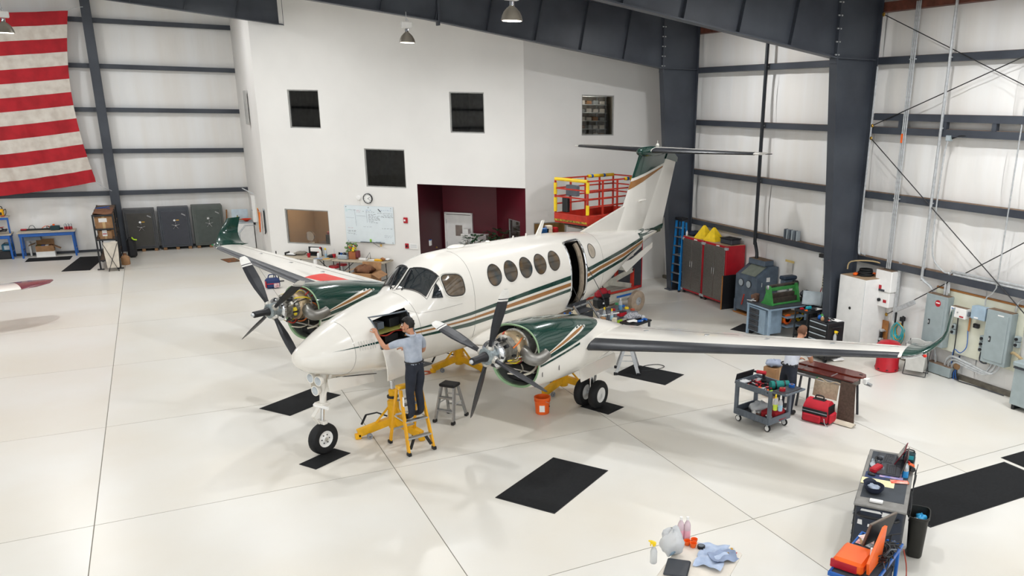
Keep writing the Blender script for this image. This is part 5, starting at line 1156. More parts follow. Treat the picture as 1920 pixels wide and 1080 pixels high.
# shelves behind the upper parts window
sh = thing('parts_shelving', 'grey steel shelving stocked with white bins behind the upper window', 'shelving', (12.4, 24.2, 4.07))
for x in (-.42, .3, .62): bx('post', LGREY, sh, (x, -.1, 1.05), (.04, .04, 2.1))
for k in range(7): bx('shelf', LGREY, sh, (.1, 0, .35+.25*k), (1.05, .4, .025))
for k in range(7):
    for j in range(4): bx('bin', (PAPER, CARD, LGREY, WHITE, PAPER)[(k*3+j) % 5], sh, (-.25+.24*j, -.02, .42+.25*k), (.18, .3, .1+.03*((k+j) % 2)))
o = thing('stock_binders', 'blue and white binders behind the low window over the fuselage', 'binders', (10.75, 24.0, 0)); bx('binder_table', CARD, o, (0, 0, .8), (1.2, .6, 1.6)); bx('binder', BLUE, o, (0, 0, 1.72), (.3, .2, .22)); bx('binder', PAPER, o, (.18, 0, 1.76), (.2, .2, .3)); bx('binder', RED, o, (.42, 0, 1.72), (.14, .2, .24))
# plants and clutter in the recess
def bushy(label, loc, seed, h=1.3):
    q = random.Random(seed); t = thing('potted_plant', label, 'plant', loc); la('pot', mat('clay_pot', '9a5a40', .7), t, [(.14, 0), (.2, .32), (.18, .32), (.15, .28), (0, .28)], n=18); 
    mg = MB()
    for k in range(260):
        a, r, z = q.uniform(0, 6.28), q.uniform(.02, .3), q.uniform(.4, h); c = Vector((r*math.cos(a), r*math.sin(a), z)); d = Vector((math.cos(a), math.sin(a), q.uniform(-.4, .5))).normalized()*.2; s_ = d.cross(Vector((0, 0, 1))).normalized()*.06
        mg.add([c, c+d*.5+s_, c+d, c+d*.5-s_], [(0, 1, 2, 3)])
    f = mg.out('foliage', mat('dark_leaf_green', '234a2c', .6, var=.2), t); f['kind'] = 'stuff'
    m = MB()
    for k in range(6): a = k*1.05; m.tube([(0, 0, .28), (.1*math.cos(a), .1*math.sin(a), .7), (.25*math.cos(a), .25*math.sin(a), h*.9)], .012, 5, 3)
    m.out('stem', mat('stem_brown', '5a4630', .8), t); return t
def rc(px, py, z): return G(px, py, z)
bushy('low bushy potted plant near the white door', (8.72, 25.0, 0), 2, 1.55); bushy('tall potted plant before the small window of the recess', (9.36, 24.6, 0), 3, 1.8)
bxs = thing('reception_counter', 'white counter top unit behind the plants', 'counter', (9.05, 25.75, 0), AWR); bx('counter_body', WHITE, bxs, (0, 0, .75), (.9, .3, 1.5)); bx('sign_board', mat('grey_print', 'b9b2b0', .6), bxs, (.2, -.16, 1.42), (.5, .01, .14), 0); bx('white_box', WHITE, bxs, (-.3, 0, 1.58), (.2, .2, .16))
for k, (x, y) in enumerate(((8.5, 23.95), (8.78, 23.75))): 
    o = thing('copper_urn', 'round copper urn standing before the white door', 'urn', (x, y, 0), group='copper urns'); la('urn_body', mat('copper_clay', '9a5a40', .5, var=.15), o, [(.08, 0), (.14, .4), (.17, .9), (.16, 1.08+.1*k), (.09, 1.2+.1*k), (.1, 1.25+.1*k), (0, 1.2+.1*k)], n=18)
o = thing('red_cooler', 'red box on a brown stand under the office wall corner', 'box', (10.3, 22.7, 0)); bx('stand', CARD2, o, (0, 0, .7), (.8, .4, 1.4)); bx('red_box', RED, o, (-.2, 0, 1.48), (.35, .3, .16)); bx('tan_box', CARD, o, (.2, 0, 1.45), (.4, .3, .1)); bx('paper_card', PAPER, o, (-.45, 0, 1.5), (.1, .2, .18))
# ================================================================ right hand wall
def rw(name, label, cat, y, z, off=0, group=None): return thing(name, label, cat, (14.95-off, y, z), -PI/2, group)
SB = mat('switchgear_grey', '9aa6a8', .45, var=.04); BRUSTY = DUST
def conduit(name, label, pts, r=.02, m_=GALV, clamps=()):
    t = thing(name, label, 'conduit', pts[0]); o = Vector(pts[0])
    MB().tube([Vector(p)-o for p in pts], r, 8, 4 if len(pts) > 2 else 0).out('pipe', m_, t)
    for c in clamps: bx('clamp', GALV, t, Vector(c)-o+Vector((.02, 0, 0)), (.06, .08, .03), .004)
    return t
def vp_(x, y0, z1, z0, k=1): return [(x, y0, z1), (x, y0, (z0+z1)/2), (x, y0, z0)]
conduit('conduit', 'thick bright conduit dropping to the first grey breaker panel', [(14.72, 12.25, 7.9), (14.72, 12.25, 5), (14.72, 12.25, 2.3), (14.72, 12.22, 2.05), (14.78, 12.05, 1.92), (14.84, 11.98, 1.8)], .032, clamps=[(14.72, 12.25, z) for z in (6.72, 5.3, 3.72, 2.3)])
for k in range(3): conduit('conduit', ('first', 'second', 'third')[k]+' slim conduit of the bundle above the white inverter', vp_(14.73, 13.29-.05*k, 7.9, 2.1), .017, clamps=[(14.73, 13.29-.05*k, z) for z in (6.72, 3.72)])
tag(bx('orange_tag', ORANGE, None, (14.705, 13.27, 5.05), (.012, .05, .2), .003), 'orange tag tied to the conduit bundle', 'tag')
conduit('conduit', 'slim conduit running down the edge of the frame column', [(14.7, 14.2, 6.6), (14.7, 14.2, 4), (14.7, 14.2, 2.45), (14.72, 14.1, 2.33), (14.74, 14.0, 2.3)], .022)
conduit('conduit', 'slim conduit bending from a junction box under the double girt', [(14.74, 12.05, 5.05), (14.74, 12.1, 4.7), (14.74, 12.12, 3.5), (14.74, 12.05, 2.6), (14.78, 11.75, 2.3), (14.8, 11.6, 2.25), (14.8, 11.55, 1.85)], .018)
o = rw('junction_box', 'small grey junction box under the double girt', 'junction box', 12.05, 5.1, .16); bx('box_body', SB, o, (0, -.02, 0), (.12, .08, .12)); bx('cover', LGREY, o, (0, -.065, 0), (.1, .01, .1)); tb('flex_lead', BLACK, o, [(.06, 0, 0), (.3, -.02, .06), (.6, 0, .05), (.9, 0, .12)], .018, 6, 4)
conduit('conduit', 'thin conduit above the second breaker panel', vp_(14.76, 10.4, 7.8, 2.2), .015)
conduit('conduit', 'bent conduit from the girt into the grey control box', [(14.76, 10.4, 2.2), (14.78, 10.5, 2.05), (14.8, 10.62, 1.95), (14.82, 10.64, 1.78)], .015)
for k, z in enumerate((2.34, 2.28)):
    conduit('conduit', ('upper', 'lower')[k]+' horizontal conduit run above the panels', [(14.8, 11.66-.07*k, 1.8), (14.8, 11.64-.07*k, 2.15-.05*k), (14.8, 11.5-.05*k, z), (14.78, 11.2, z), (14.78, 8, z), (14.78, 6, z)], .028)
for k in range(3):
    conduit('conduit', ('outer', 'middle', 'inner')[k]+' curved conduit from the floor trough to the second panel', [(14.84, 11.42-.09*k, .2), (14.82, 11.4-.09*k, .36-.02*k), (14.8, 11.25-.07*k, .5-.05*k), (14.78, 10.9, .48-.05*k), (14.78, 10.35+.03*k, .4-.03*k), (14.8, 10.2+.08*k, .42), (14.84, 10.13+.09*k, .55), (14.84, 10.12+.09*k, .66)], .026)
conduit('conduit', 'flex conduit from the floor trough up to the first panel', [(14.84, 11.68, .2), (14.83, 11.7, .4), (14.84, 11.82, .65)], .022)
conduit('conduit', 'looped conduit to the top of the second panel', [(14.84, 9.95, 1.8), (14.82, 9.9, 2.0), (14.82, 9.75, 2.1), (14.8, 9.4, 2.12)], .02)
conduit('conduit', 'beige flex conduit leaving the side of the second panel', [(14.8, 9.86, .95), (14.7, 9.75, 1.0), (14.65, 9.6, .97), (14.6, 9.45, .93)], .03, mat('tan_flex', 'b09a72', .5))
# cross bracing rods
def rod(label, a, b):
    t = thing('brace_rod', label, 'brace rod', a); MB().tube([(0, 0, 0), Vector(b)-Vector(a)], .011, 6).out('rod', DARKM, t)
    la('eye_nut', mat('brass', 'b08a3c', .3, .8), t, [(.03, -.02), (.045, 0), (.03, .02)], (0, 0, 0), (1, 0, 0), 12); return t
rod('brace rod falling from the top of the frame column', (14.7, 14.18, 7.7), (14.8, 9.2, 5.6)); rod('brace rod rising from the middle of the frame column', (14.7, 14.18, 5.3), (14.8, 7.3, 7.9)); rod('brace rod falling from the frame column to the second panel', (14.7, 14.18, 5.02), (14.74, 9.3, 1.55)); rod('brace rod rising from the wooden regulator board', (14.8, 13.2, 1.0), (14.74, 7.3, 5.0))
MB().bar((14.76, 12.95, 1.15), (14.76, 12.4, 1.48), .06, .1).out('unistrut', GALV); tag(bpy.data.objects['unistrut'], 'slanted steel channel beside the inverter', 'channel')
for y, z0, z1 in ((13.45, .55, 2.1), (12.98, .9, 2.3)): o = tag(MB().box((14.82, y, (z0+z1)/2), (.05, .06, z1-z0)).out('wall_channel', GALV), 'upright steel channel behind the white inverter', 'channel', 'inverter channels')
# inverter
iv = rw('inverter', 'white two part inverter with red labels on steel channels', 'inverter', 13.24, 1.2, .14)
bx('upper_housing', WHITE, iv, (0, -.1, .62), (.5, .22, .5), .02); bx('lower_housing', WHITE, iv, (.0, -.09, .18), (.44, .2, .36), .02); bx('top_dust', DUST, iv, (0, -.1, .872), (.46, .2, .006), 0)
bx('warning_label', RED, iv, (-.1, -.213, .47), (.16, .004, .09), 0); bx('warning_label', RED, iv, (.1, -.193, .15), (.1, .004, .07), 0); bx('display', DGREY, iv, (-.05, -.213, .4), (.26, .004, .05), 0); cy('rotary_switch', BLACK, iv, (-.06, -.19, .16), (-.06, -.23, .16), .04); cy('gland', GREY, iv, (-.24, -.1, .1), (-.27, -.1, .1), .03)
# wooden regulator board and teal air hose
rbd = rw('regulator_board', 'varnished board with air regulators beside the teal hose', 'board', 13.4, .1, .06); bx('board_panel', WOOD, rbd, (0, -.02, .36), (.48, .03, .74))
for x, z in ((-.12, .5), (.12, .42), (-.14, .3), (.1, .2)): cy('filter_bowl', BLACK, rbd, (x, -.1, z-.1), (x, -.1, z+.04), .035); bx('regulator', GALV, rbd, (x, -.08, z+.07), (.08, .1, .06)); tb('air_pipe', ALU, rbd, [(x-.1, -.06, z+.07), (x, -.06, z+.07), (x+.1, -.06, z+.07)], .012, 6)
th_ = rw('air_hose', 'coil of teal air hose hung on the white wall', 'hose', 12.82, .36, .02)
for k in range(18): MB().tube([((.1+.012*(k % 9))*math.cos(a)+rnd.uniform(-.012, .012), -.05-.03*(k // 6)-.008*(k % 3), .33-.01*(k % 9)+(.14+.016*(k % 9))*math.sin(a)+rnd.uniform(-.012, .012)) for a in [2*PI*j/14 for j in range(14)]], .011, 6, closed=True).out('hose_loop', TEAL if k % 4 else mat('ochre_hose', 'c79b3c', .5), th_)
bx('hose_hook', BLACK, th_, (.05, -.06, .62), (.08, .12, .1)); bx('hose_strap', BLACK, th_, (-.12, -.1, .62), (.05, .03, .26)); bx('hose_strap', BLACK, th_, (.1, -.1, .58), (.05, .03, .26))
# plywood backboard, panels
pb = rw('backboard', 'cream backboard carrying the breaker panels', 'board', 10.85, .55, .02); bx('board_panel', mat('cream_backboard', 'dcdccb', .6, scale=3, col2='cfcfba'), pb, (0, -.03, .68), (2.2, .04, 1.34)); bx('top_batten', WOOD, pb, (0, -.03, 1.37), (2.2, .05, .04))
def panel(y0, y1, z0, z1, dep, label, sticker):
    t = rw('breaker_panel', label, 'breaker panel', (y0+y1)/2, z0, .07, 'grey breaker panels'); w_, h = y0-y1, z1-z0
    bx('enclosure', SB, t, (0, -dep/2, h/2), (w_, dep, h), .006); bx('door', SB, t, (0, -dep-.006, h/2), (w_*.8, .014, h*.88), .004); bx('latch', BLACK, t, (-w_*.22, -dep-.02, h*.46), (.05, .02, .12), .008); bx('latch_pin', GALV, t, (-w_*.22, -dep-.035, h*.46), (.025, .01, .06), .004); bx('top_dust', DUST, t, (0, -dep/2, h+.004), (w_*.96, dep*.9, .006), 0)
    if sticker: MB().lathe([(0, .002), (.075, .001)], (.05, -dep-.014, h*.85), (0, -1, 0), 20).out('danger_sticker', RED, t); bx('sticker_band', WHITE, t, (.05, -dep-.018, h*.86), (.1, .003, .025), 0)
    else: bx('name_plate', WHITE, t, (.05, -dep-.016, h*.93), (.14, .004, .025), 0)
    return t
panel(12.02, 11.45, .64, 1.78, .2, 'grey breaker panel with a round red danger sticker', True); panel(10.47, 9.9, .64, 1.76, .2, 'grey breaker panel without a sticker beside the transformer', False)
o = rw('control_box', 'white metal control box with red print between the panels', 'control box', 11.18, 1.4, .09); bx('housing', WHITE, o, (0, -.08, .11), (.4, .16, .22), .008); bx('red_print', RED, o, (.1, -.163, .04), (.1, .004, .03), 0); bx('blue_print', BLUE, o, (-.12, -.163, .18), (.1, .004, .02), 0); cy('key_switch', ALU, o, (0, -.16, .12), (0, -.18, .12), .015); bx('side_switch', GREY, o, (.22, -.08, .12), (.05, .06, .1)); bx('top_dust', DUST, o, (0, -.08, .223), (.38, .14, .005), 0); tb('lead', BLACK, o, [(-.05, -.06, 0), (-.04, -.05, -.5), (-.06, -.03, -1.0), (-.04, -.05, -1.25)], .012, 6, 4); tb('blue_lead', BLUE, o, [(.22, -.04, -.25), (.24, -.03, -.6), (.1, -.03, -.78), (-.06, -.04, -.75), (-.06, -.04, -1.2)], .01, 6, 4); bx('wood_strip', WOOD, o, (.22, -.02, -.12), (.04, .03, .3))
o = rw('control_box', 'blue grey metal box on the conduit between the panels', 'control box', 10.68, 1.48, .09); bx('housing', mat('blue_grey_box', '9fb4c4', .45), o, (0, -.09, .13), (.34, .18, .27), .008); bx('rust_seam', RUST, o, (.17, -.09, .26), (.02, .1, .02)); bx('name_plate', WHITE, o, (-.03, -.183, .03), (.1, .004, .03), 0)
for y, z, n, l in ((11.3, 1.1, 2, 'pair of round push button boxes beside the first panel'), (10.56, 1.02, 3, 'column of three push button boxes beside the second panel'), (9.78, 1.2, 2, 'grey switch boxes beyond the second panel')):
    o = rw('switch_box', l, 'switch', y, z, .09)
    for k in range(n): bx('button_box', SB, o, (0, -.05, .07-.12*k), (.11, .1, .11), .01); cy('button', BLACK, o, (0, -.1, .07-.12*k), (0, -.125, .07-.12*k), .032)
    if n == 3: tb('flex_lead', DGREY, o, [(0, -.05, -.24), (.0, -.06, -.4), (.08, -.06, -.45), (.16, -.04, -.44)], .02, 6, 4)
o = rw('photocell', 'small black control box between the boards', 'switch', 10.78, 1.3, .09); bx('body', BLACK, o, (0, -.03, 0), (.13, .07, .09)); bx('knob', DGREY, o, (.02, -.07, 0), (.04, .02, .04))
o = rw('wire_trough', 'long grey wire trough standing on the floor at the wall', 'trough', 11.52, 0, .02); bx('housing', SB, o, (0, -.1, .13), (.66, .2, .22), .006); bx('lid_dust', DUST, o, (0, -.1, .243), (.64, .19, .005), 0); MB().box((-.33, .0, .3), (.05, .04, .6)).out('support_channel', GALV, o)
o = rw('floor_gland', 'bundle of blue and black cables entering the floor beside the trough', 'cable', 11.1, 0, .06); la('ring', mat('rusty_ring', '8a6a4a', .7), o, [(.06, -.02), (.09, 0), (.06, .02)], (0, -.08, .32), (0, -1, 0), 16); [tb('cable', BLUE if k % 2 else BLACK, o, [(-.1+.04*k, -.05, 0), (-.06+.02*k, -.08, .16), (.0, -.05, .3), (0, -.03, .55)], .018, 6, 4) for k in range(5)]; tb('floor_cable', DGREY, o, [(0, -.1, .05), (.15, -.12, .02), (.5, -.08, .02), (1.2, -.06, .02)], .012, 6, 4)
# transformer
tr = thing('transformer', 'grey floor transformer cabinet with louvred top at the wall', 'transformer', (14.6, 9.05, 0)); bx('base_rail', BLACK, tr, (0, -.28, .05), (.6, .06, .1)); bx('base_rail', BLACK, tr, (0, .28, .05), (.6, .06, .1)); bx('cabinet_body', SB, tr, (0, 0, .48), (.62, .72, .76), .01); bx('cap', SB, tr, (0, 0, .93), (.68, .8, .1), .02); bx('vent_slot', DGREY, tr, (-.02, 0, .86), (.64, .74, .03), 0); bx('rating_plate', WHITE, tr, (-.315, -.15, .4), (.006, .12, .1), 0); bx('warning_label', mat('pink_label', 'e0a8a0', .6), tr, (-.315, -.2, .25), (.006, .2, .1), 0)
# ---- tall white cabinet with hose coil
wc_ = thing('tall_cabinet', 'tall plain white cabinet beside the frame column', 'cabinet', (14.54, 13.76, 0)); bx('cabinet_body', WHITE, wc_, (0, 0, .92), (.76, .84, 1.85), .008); bx('cabinet_top', mat('dusty_top', 'a98f72', .9), wc_, (0, 0, 1.851), (.74, .82, .006), 0); cy('cam_lock', BLACK, wc_, (-.38, .0, 1.1), (-.39, .0, 1.1), .035); bx('side_seam', LGREY, wc_, (-.381, -.41, .92), (.004, .006, 1.8), 0)
hc = thing('hose_coil', 'coil of black hose with orange tape on the tall white cabinet', 'hose', (14.55, 13.75, 1.858))
for k in range(6): MB().tube([((.17-.006*k)*math.cos(2*PI*j/20)+.015*math.sin(k*2), (.17-.006*k)*math.sin(2*PI*j/20)+.012*math.cos(k*3), .018+.028*k) for j in range(20)], .016, 6, closed=True).out('hose_loop', RUBBER, hc)
bx('orange_tape', ORANGE, hc, (-.2, .12, .04), (.16, .1, .06), .02, (0, 0, 30)); bx('orange_tape', ORANGE, hc, (.18, -.1, .05), (.12, .08, .05), .02, (0, 0, 30))
conduit('conduit', 'tan pipe arching over the tall white cabinet from the wall', [(14.9, 13.3, 2.0), (14.85, 13.35, 2.12), (14.7, 13.7, 2.2), (14.45, 14.15, 2.14), (14.4, 14.2, 1.95)], .018, mat('tan_flex'))
# ---- drum, hamper
dm = thing('oily_waste_can', 'red oily waste can behind the port wing tip', 'waste can', (14.0, 12.3, 0)); la('can_body', RED, dm, [(.24, 0), (.26, .02), (.26, .1), (.25, .12), (.25, .5), (.27, .52), (.27, .55)], n=28); la('domed_lid', RED, dm, [(.275, .55), (.28, .58), (.2, .66), (0, .7)], n=28); bx('lid_lever', RED, dm, (.28, 0, .5), (.06, .1, .1)); 
for k in range(8): bx('vent_hole', BLACK, dm, (.262*math.cos(k*.785), .262*math.sin(k*.785), .06), (.012, .05, .02), 0, (0, 0, 45*k))
hamper('grey canvas hamper on black crossed legs beside the red can', (14.35, 11.78, 0), .5, .74, .5, mat('grey_canvas', 'c3c2bd', .85, var=.05))
crumple(WHITE, 'paper_litter', 'crumpled white litter on the floor behind the maroon cabinets', 'litter', tuple(G(1570, 676)), (.16, .12, .08), 8)
# ---- red tambour cabinets
def redcab(y0, y1, label):
    t = thing('tool_cabinet', label, 'cabinet', (14.55, (y0+y1)/2, 0), 0, 'red tool cabinets'); w_ = y1-y0
    bx('cabinet_body', RED, t, (.02, 0, .95), (.68, w_, 1.7), .01); bx('top_board', mat('dusty_top'), t, (.02, 0, 1.803), (.66, w_-.04, .006), 0)
    for s_ in (-1, 1):
        d = bx('door', mat('tread_steel', '8b8883', .35, .7, var=.08, scale=30), t, (-.335, s_*w_*.235, .95), (.02, w_*.45, 1.58), .004)
        m = MB()
        for k in range(38): m.box((-.348, s_*w_*.235, .2+.04*k), (.008, w_*.43, .012), 0)
        m.out('door_ribs', mat('tread_steel'), d)['kind'] = 'stuff'
        cy('handle', CHROME, d, (-.37, s_*.05, .9), (-.37, s_*.05, 1.1), .012)
    bx('badge', WHITE, t, (-.335, -.15, 1.765), (.006, .16, .03), 0)
    for sy in (-1, 1):
        for z in (.13, 1.72): bx('corner_guard', GALV, t, (-.3, sy*(w_/2-.04), z), (.1, .1, .08), .01)
        for x in (-.25, .25): cy('foot', BLACK, t, (x, sy*(w_/2-.08), 0), (x, sy*(w_/2-.08), .11), .04)
    return t
redcab(19.98, 21.1, 'red cabinet with ribbed steel doors under the yellow covers'); redcab(18.82, 19.95, 'red cabinet with ribbed steel doors beside the blasting cabinet')
for y, l in ((20.35, 'yellow pyramid cover standing next to the dark cloth'), (19.85, 'yellow pyramid cover standing next to the black case')):
    t = thing('pyramid_cover', l, 'cover', (14.5, y, 1.807), .3, 'yellow pyramid covers')
    MB().loft([[Vector((r*c*(1+.04*math.sin(z*40)), r*d, z)) for c, d in ((-1, -1), (0, -1.08), (1, -1), (1.08, 0), (1, 1), (0, 1.08), (-1, 1), (-1.08, 0))] for z, r in ((0, .22), (.04, .21), (.2, .13), (.36, .045), (.4, .02))]).out('cover_cloth', mat('yellow_nylon', 'e8c41a', .6, var=.08, scale=8), t); MB().ell((0, 0, .41), (.025, .025, .03), 8, 5).out('top_knot', BLACK, t)
o = thing('storage_case', 'black flat case on the red cabinet', 'case', (14.6, 19.15, 1.807), .1); bx('case_body', DGREY, o, (0, 0, .08), (.38, .5, .15), .02); bx('case_lid', BLACK, o, (0, 0, .165), (.4, .52, .03), .01)
crumple(mat('navy_cloth', '1d2436', .9), 'folded_cloth', 'dark navy cloth on the end of the red cabinets', 'cloth', (14.5, 20.85, 1.807), (.2, .16, .16), 12)
bottle('small white bottle on the end of the red cabinets', (14.3, 21.0, 1.807), .16, .03, WHITE, WHITE)
bx_ = thing('dark_panel', 'black board with a wooden edge leaning on the red cabinet', 'board', (14.35, 18.6, 0), .0); MB().box((0, 0, .5), (.75, .03, 1.0), 0, (0, 0, 0)).out('panel_face', BLACK, bx_); bx('wood_edge', WOOD, bx_, (-.38, 0, .5), (.02, .035, 1.0), 0)
# ---- blue stepladder
def stepladder(name, label, cat, loc, rz, h, rail, tread, n, wb, wt, dep, top_m, foot, cap=(.3, .25)):
    """local -y is the climbing side"""
    t = thing(name, label, cat, loc, rz)
    F = lambda s_, f: Vector((s_*(wb+(wt-wb)*f)/2, -dep/2+(dep/2-.06)*f, h*f))
    Bk = lambda s_, f: Vector((s_*(wb+(wt-wb)*f)/2*.98, dep/2-(dep/2-.06)*f, h*f))
    for s_ in (-1, 1):
        MB().bar(F(s_, .02), F(s_, .97), .03, .075, up=(0, -1, .3)).out('front_rail', rail, t); MB().bar(Bk(s_, .02), Bk(s_, .95), .028, .06, up=(0, 1, .3)).out('rear_rail', rail, t)
        for q in (F, Bk): bx('foot', foot, t, q(s_, .0)+Vector((0, 0, .03)), (.06, .09, .06), .01)
        MB().bar(F(s_, .5), Bk(s_, .5), .012, .02).out('spreader', GALV, t)
    for k in range(n):
        f = (k+1)/(n+1); p, q = F(-1, f), F(1, f); bx('tread', tread, t, (p+q)/2, (abs(q.x-p.x), .09, .03), .006)
        a, b = Bk(-1, f), Bk(1, f); MB().bar(a, b, .02, .03).out('rear_brace', tread if k % 2 == 0 else GALV, t)
    bx('top_cap', top_m, t, (0, 0, h), (wt+.06, cap[1], .06), .015)
    return t
stepladder('stepladder', 'tall blue fibreglass stepladder standing by the red cabinets', 'ladder', (14.3, 21.33, 0), -PI/2+.15, 2.3, mat('blue_fibreglass', '1f7fc4', .4, var=.05), ALU, 7, .42, .3, .35, BLACK, BLACK)
# odd boards and pipes behind the ladder
for k, (x, h, m_) in enumerate(((13.2, 1.7, GALV), (13.4, 2.0, CARD2), (13.6, 1.4, RUST), (13.75, 2.2, mat('pale_tube', 'cfcdb8', .5)))): o = tag(MB().bar((x, 22.75, 0), (x+.12, 23.2, h), .04).out('leaning_pole', m_), ('grey steel', 'dark wooden', 'rusty short', 'pale tall')[k]+' pole leaning on the office wall behind the ladder', 'pole')
cbk = thing('display_cabinet', 'dark panel with red edges standing under the lift', 'cabinet', (12.9, 22.3, 0), .1); bx('panel_face', DGREY, cbk, (0, 0, .95), (.9, .4, 1.8)); bx('red_edge', RED, cbk, (.46, -.2, .95), (.03, .03, 1.85)); bx('red_base', RED, cbk, (0, -.2, .06), (.92, .04, .08))
# ---- scissor lift
LW = mat('lift_white', 'b9b7ac', .5, var=.1, scale=5); LR = mat('lift_red', 'b9301f', .5, var=.1, scale=6)
lf = thing('scissor_lift', 'red and white scissor lift with yellow padded basket behind the tail', 'lift', (10.5, 19.62, 0), math.radians(20))
bx('chassis', LW, lf, (0, 0, .5), (2.3, .8, .3), .02); bx('chassis_rail', LR, lf, (0, -.42, .67), (2.36, .06, .05)); bx('chassis_rail', LR, lf, (0, .42, .67), (2.36, .06, .05)); bx('side_band', LW, lf, (0, -.44, .53), (2.36, .03, .2)); bx('blue_letters', BLUE, lf, (.65, -.458, .53), (.9, .004, .06), 0); bx('blue_letters', BLUE, lf, (-.6, -.458, .53), (.5, .004, .06), 0)
for x in (-.95, 1.02):
    for y in (-.5, .5):
        w_ = la('wheel', mat('tan_tyre', 'b3a08c', .8, var=.1), lf, [(.12, -.09), (.24, -.1), (.3, -.07), (.3, .07), (.24, .1), (.12, .09)], (x, y, .3), (0, 1, 0), 26); la('wheel_hub', GALV, w_, [(.02, -.11), (.1, -.1), (.15, -.06), (.15, .06), (.1, .1), (.02, .11)], (x, y, .3), (0, 1, 0), 16)
for k in range(4):
    z0, z1 = .72+.47*k, .72+.47*(k+1)
    for y in (-.34, .34):
        MB().bar((-1.0, y, z0), (1.0, y, z1), .05, .13).out('scissor_arm', LW, lf); MB().bar((1.0, y*.85, z0), (-1.0, y*.85, z1), .05, .13).out('scissor_arm', LW, lf)
    for x in (-1.0, 1.0): cy('pivot_bar', DARKM, lf, (x, -.38, z1), (x, .38, z1), .03, n=10)
bx('stop_post', LR, lf, (1.05, -.3, .95), (.08, .08, .5), 0); bx('stop_post', LR, lf, (1.05, .3, .95), (.08, .08, .5), 0); cy('lift_ram', DARKM, lf, (-.5, 0, .8), (.5, 0, 1.5), .06)
bd = 2.68
bx('basket_floor', LR, lf, (0, 0, bd), (2.36, 1.2, .07), .01)
for y in (-.6, .6): bx('toe_board', LR, lf, (0, y, bd+.12), (2.36, .03, .2))
for x in (-1.18, 1.18): bx('toe_board', LR, lf, (x, 0, bd+.12), (.03, 1.2, .2))
bx('hazard_band', mat('hazard_stripe', 'c8a52a', .6, scale=18, col2='1c1c1c'), lf, (-1.198, 0, bd+.04), (.006, 1.18, .05), 0)
for x in (-1.16, -.58, 0, .58, 1.16):
    for y in (-.58, .58): MB().bar((x, y, bd+.2), (x, y, bd+1.1), .04).out('rail_post', LR, lf)
for z in (bd+.45, bd+.65, bd+.86, bd+1.1):
    for y in (-.58, .58): MB().bar((-1.16, y, z), (1.16, y, z), .035).out('guard_rail', LR, lf)
    if z > bd+.5:
        for x in (-1.16, 1.16): MB().bar((x, -.58, z), (x, .58, z), .035).out('guard_rail', LR, lf)
for a, b in (((-1.16, -.58, bd+1.1), (-1.16, .58, bd+1.1)), ((-1.16, -.58, bd+.25), (-1.16, -.58, bd+.5)), ((-1.16, -.58, bd+.8), (-1.16, -.58, bd+1.08)), ((-1.16, .58, bd+.25), (-1.16, .58, bd+.62)), ((-1.16, .58, bd+.7), (-1.16, .58, bd+1.0)), ((.1, .58, bd+1.1), (1.16, .58, bd+1.1)), ((.3, -.58, bd+1.1), (1.16, -.58, bd+1.1))):
    MB().cyl(a, b, .045, n=12).out('foam_padding', YPLAS, lf)
for x, y in ((.4, -.58), (.75, .58), (.25, .58)): MB().cyl((x-.04, y, bd+1.1), (x+.04, y, bd+1.1), .049, n=12).out('blue_tape', BLUE, lf)
bx('control_box', GREY, lf, (-1.0, .1, bd+.82), (.14, .4, .28), .02); bx('battery_box', BLACK, lf, (-1.1, .25, bd+.45), (.12, .2, .4), .02); tb('control_lead', BLACK, lf, [(-1.0, .1, bd+.7), (-1.1, .15, bd+.65), (-1.1, .2, bd+.5)], .012, 6, 4)
# ---- black down pipe, vents, hanging strip
o = conduit('down_pipe', 'black down pipe running to the blasting cabinet', [(14.66, 18.12, 8.0), (14.66, 18.12, 5), (14.66, 18.1, 2.2), (14.66, 18.08, 2.0), (14.62, 17.95, 1.8), (14.6, 17.9, 1.7), (14.6, 17.9, 1.58)], .05, mat('black_pipe', '22252a', .4), [(14.66, 18.12, z) for z in (6.72, 5.2, 3.72, 2.3)])
o = thing('filter_panels', 'row of grey pleated filters standing on the wall girt', 'filter', (14.84, 16.75, 2.262)); [bx('filter', LGREY if k % 2 else GREY, o, (0, .28-.1*k, .13), (.12, .04, .26), .004) for k in range(6)]
o = rw('taped_note', 'torn clear note with yellow tape on the white wall', 'note', 16.85, 1.45, .03); bx('note_sheet', mat('greyish_film', 'cfccc6', .5), o, (0, -.01, .02), (.22, .004, .3), 0); bx('yellow_tape', mat('masking_tape', 'd9c078', .7), o, (0, -.014, .2), (.36, .006, .06), 0)
o = rw('power_strip', 'power strip hanging on a cable from the wall girt', 'power strip', 15.45, 1.2, .05); bx('strip_body', mat('beige_strip', 'b5ab92', .5), o, (0, -.03, .16), (.07, .05, .36), .008); tb('supply_cable', BLACK, o, [(0, -.03, .34), (.0, -.04, .7), (.02, -.05, 1.0)], .01, 6, 3); tb('cable', BLACK, o, [(0, -.04, 0), (.05, -.06, -.3), (.02, -.05, -.7)], .012, 6, 4); [bx('outlet', BLACK, o, (0, -.056, .06+.07*k), (.03, .006, .03), 0) for k in range(4)]; tb('red_cable', RED, o, [(-.02, -.05, .0), (-.1, -.06, -.3), (-.05, -.06, -.6)], .01, 6, 4)
o = rw('girt_trolley', 'small dark bracket under the end of the wall girt', 'bracket', 15.4, 2.05, .2); bx('bracket_body', DARKM, o, (0, -.03, 0), (.24, .08, .1)); bx('bracket_hook', GALV, o, (.05, -.06, -.08), (.04, .03, .08))
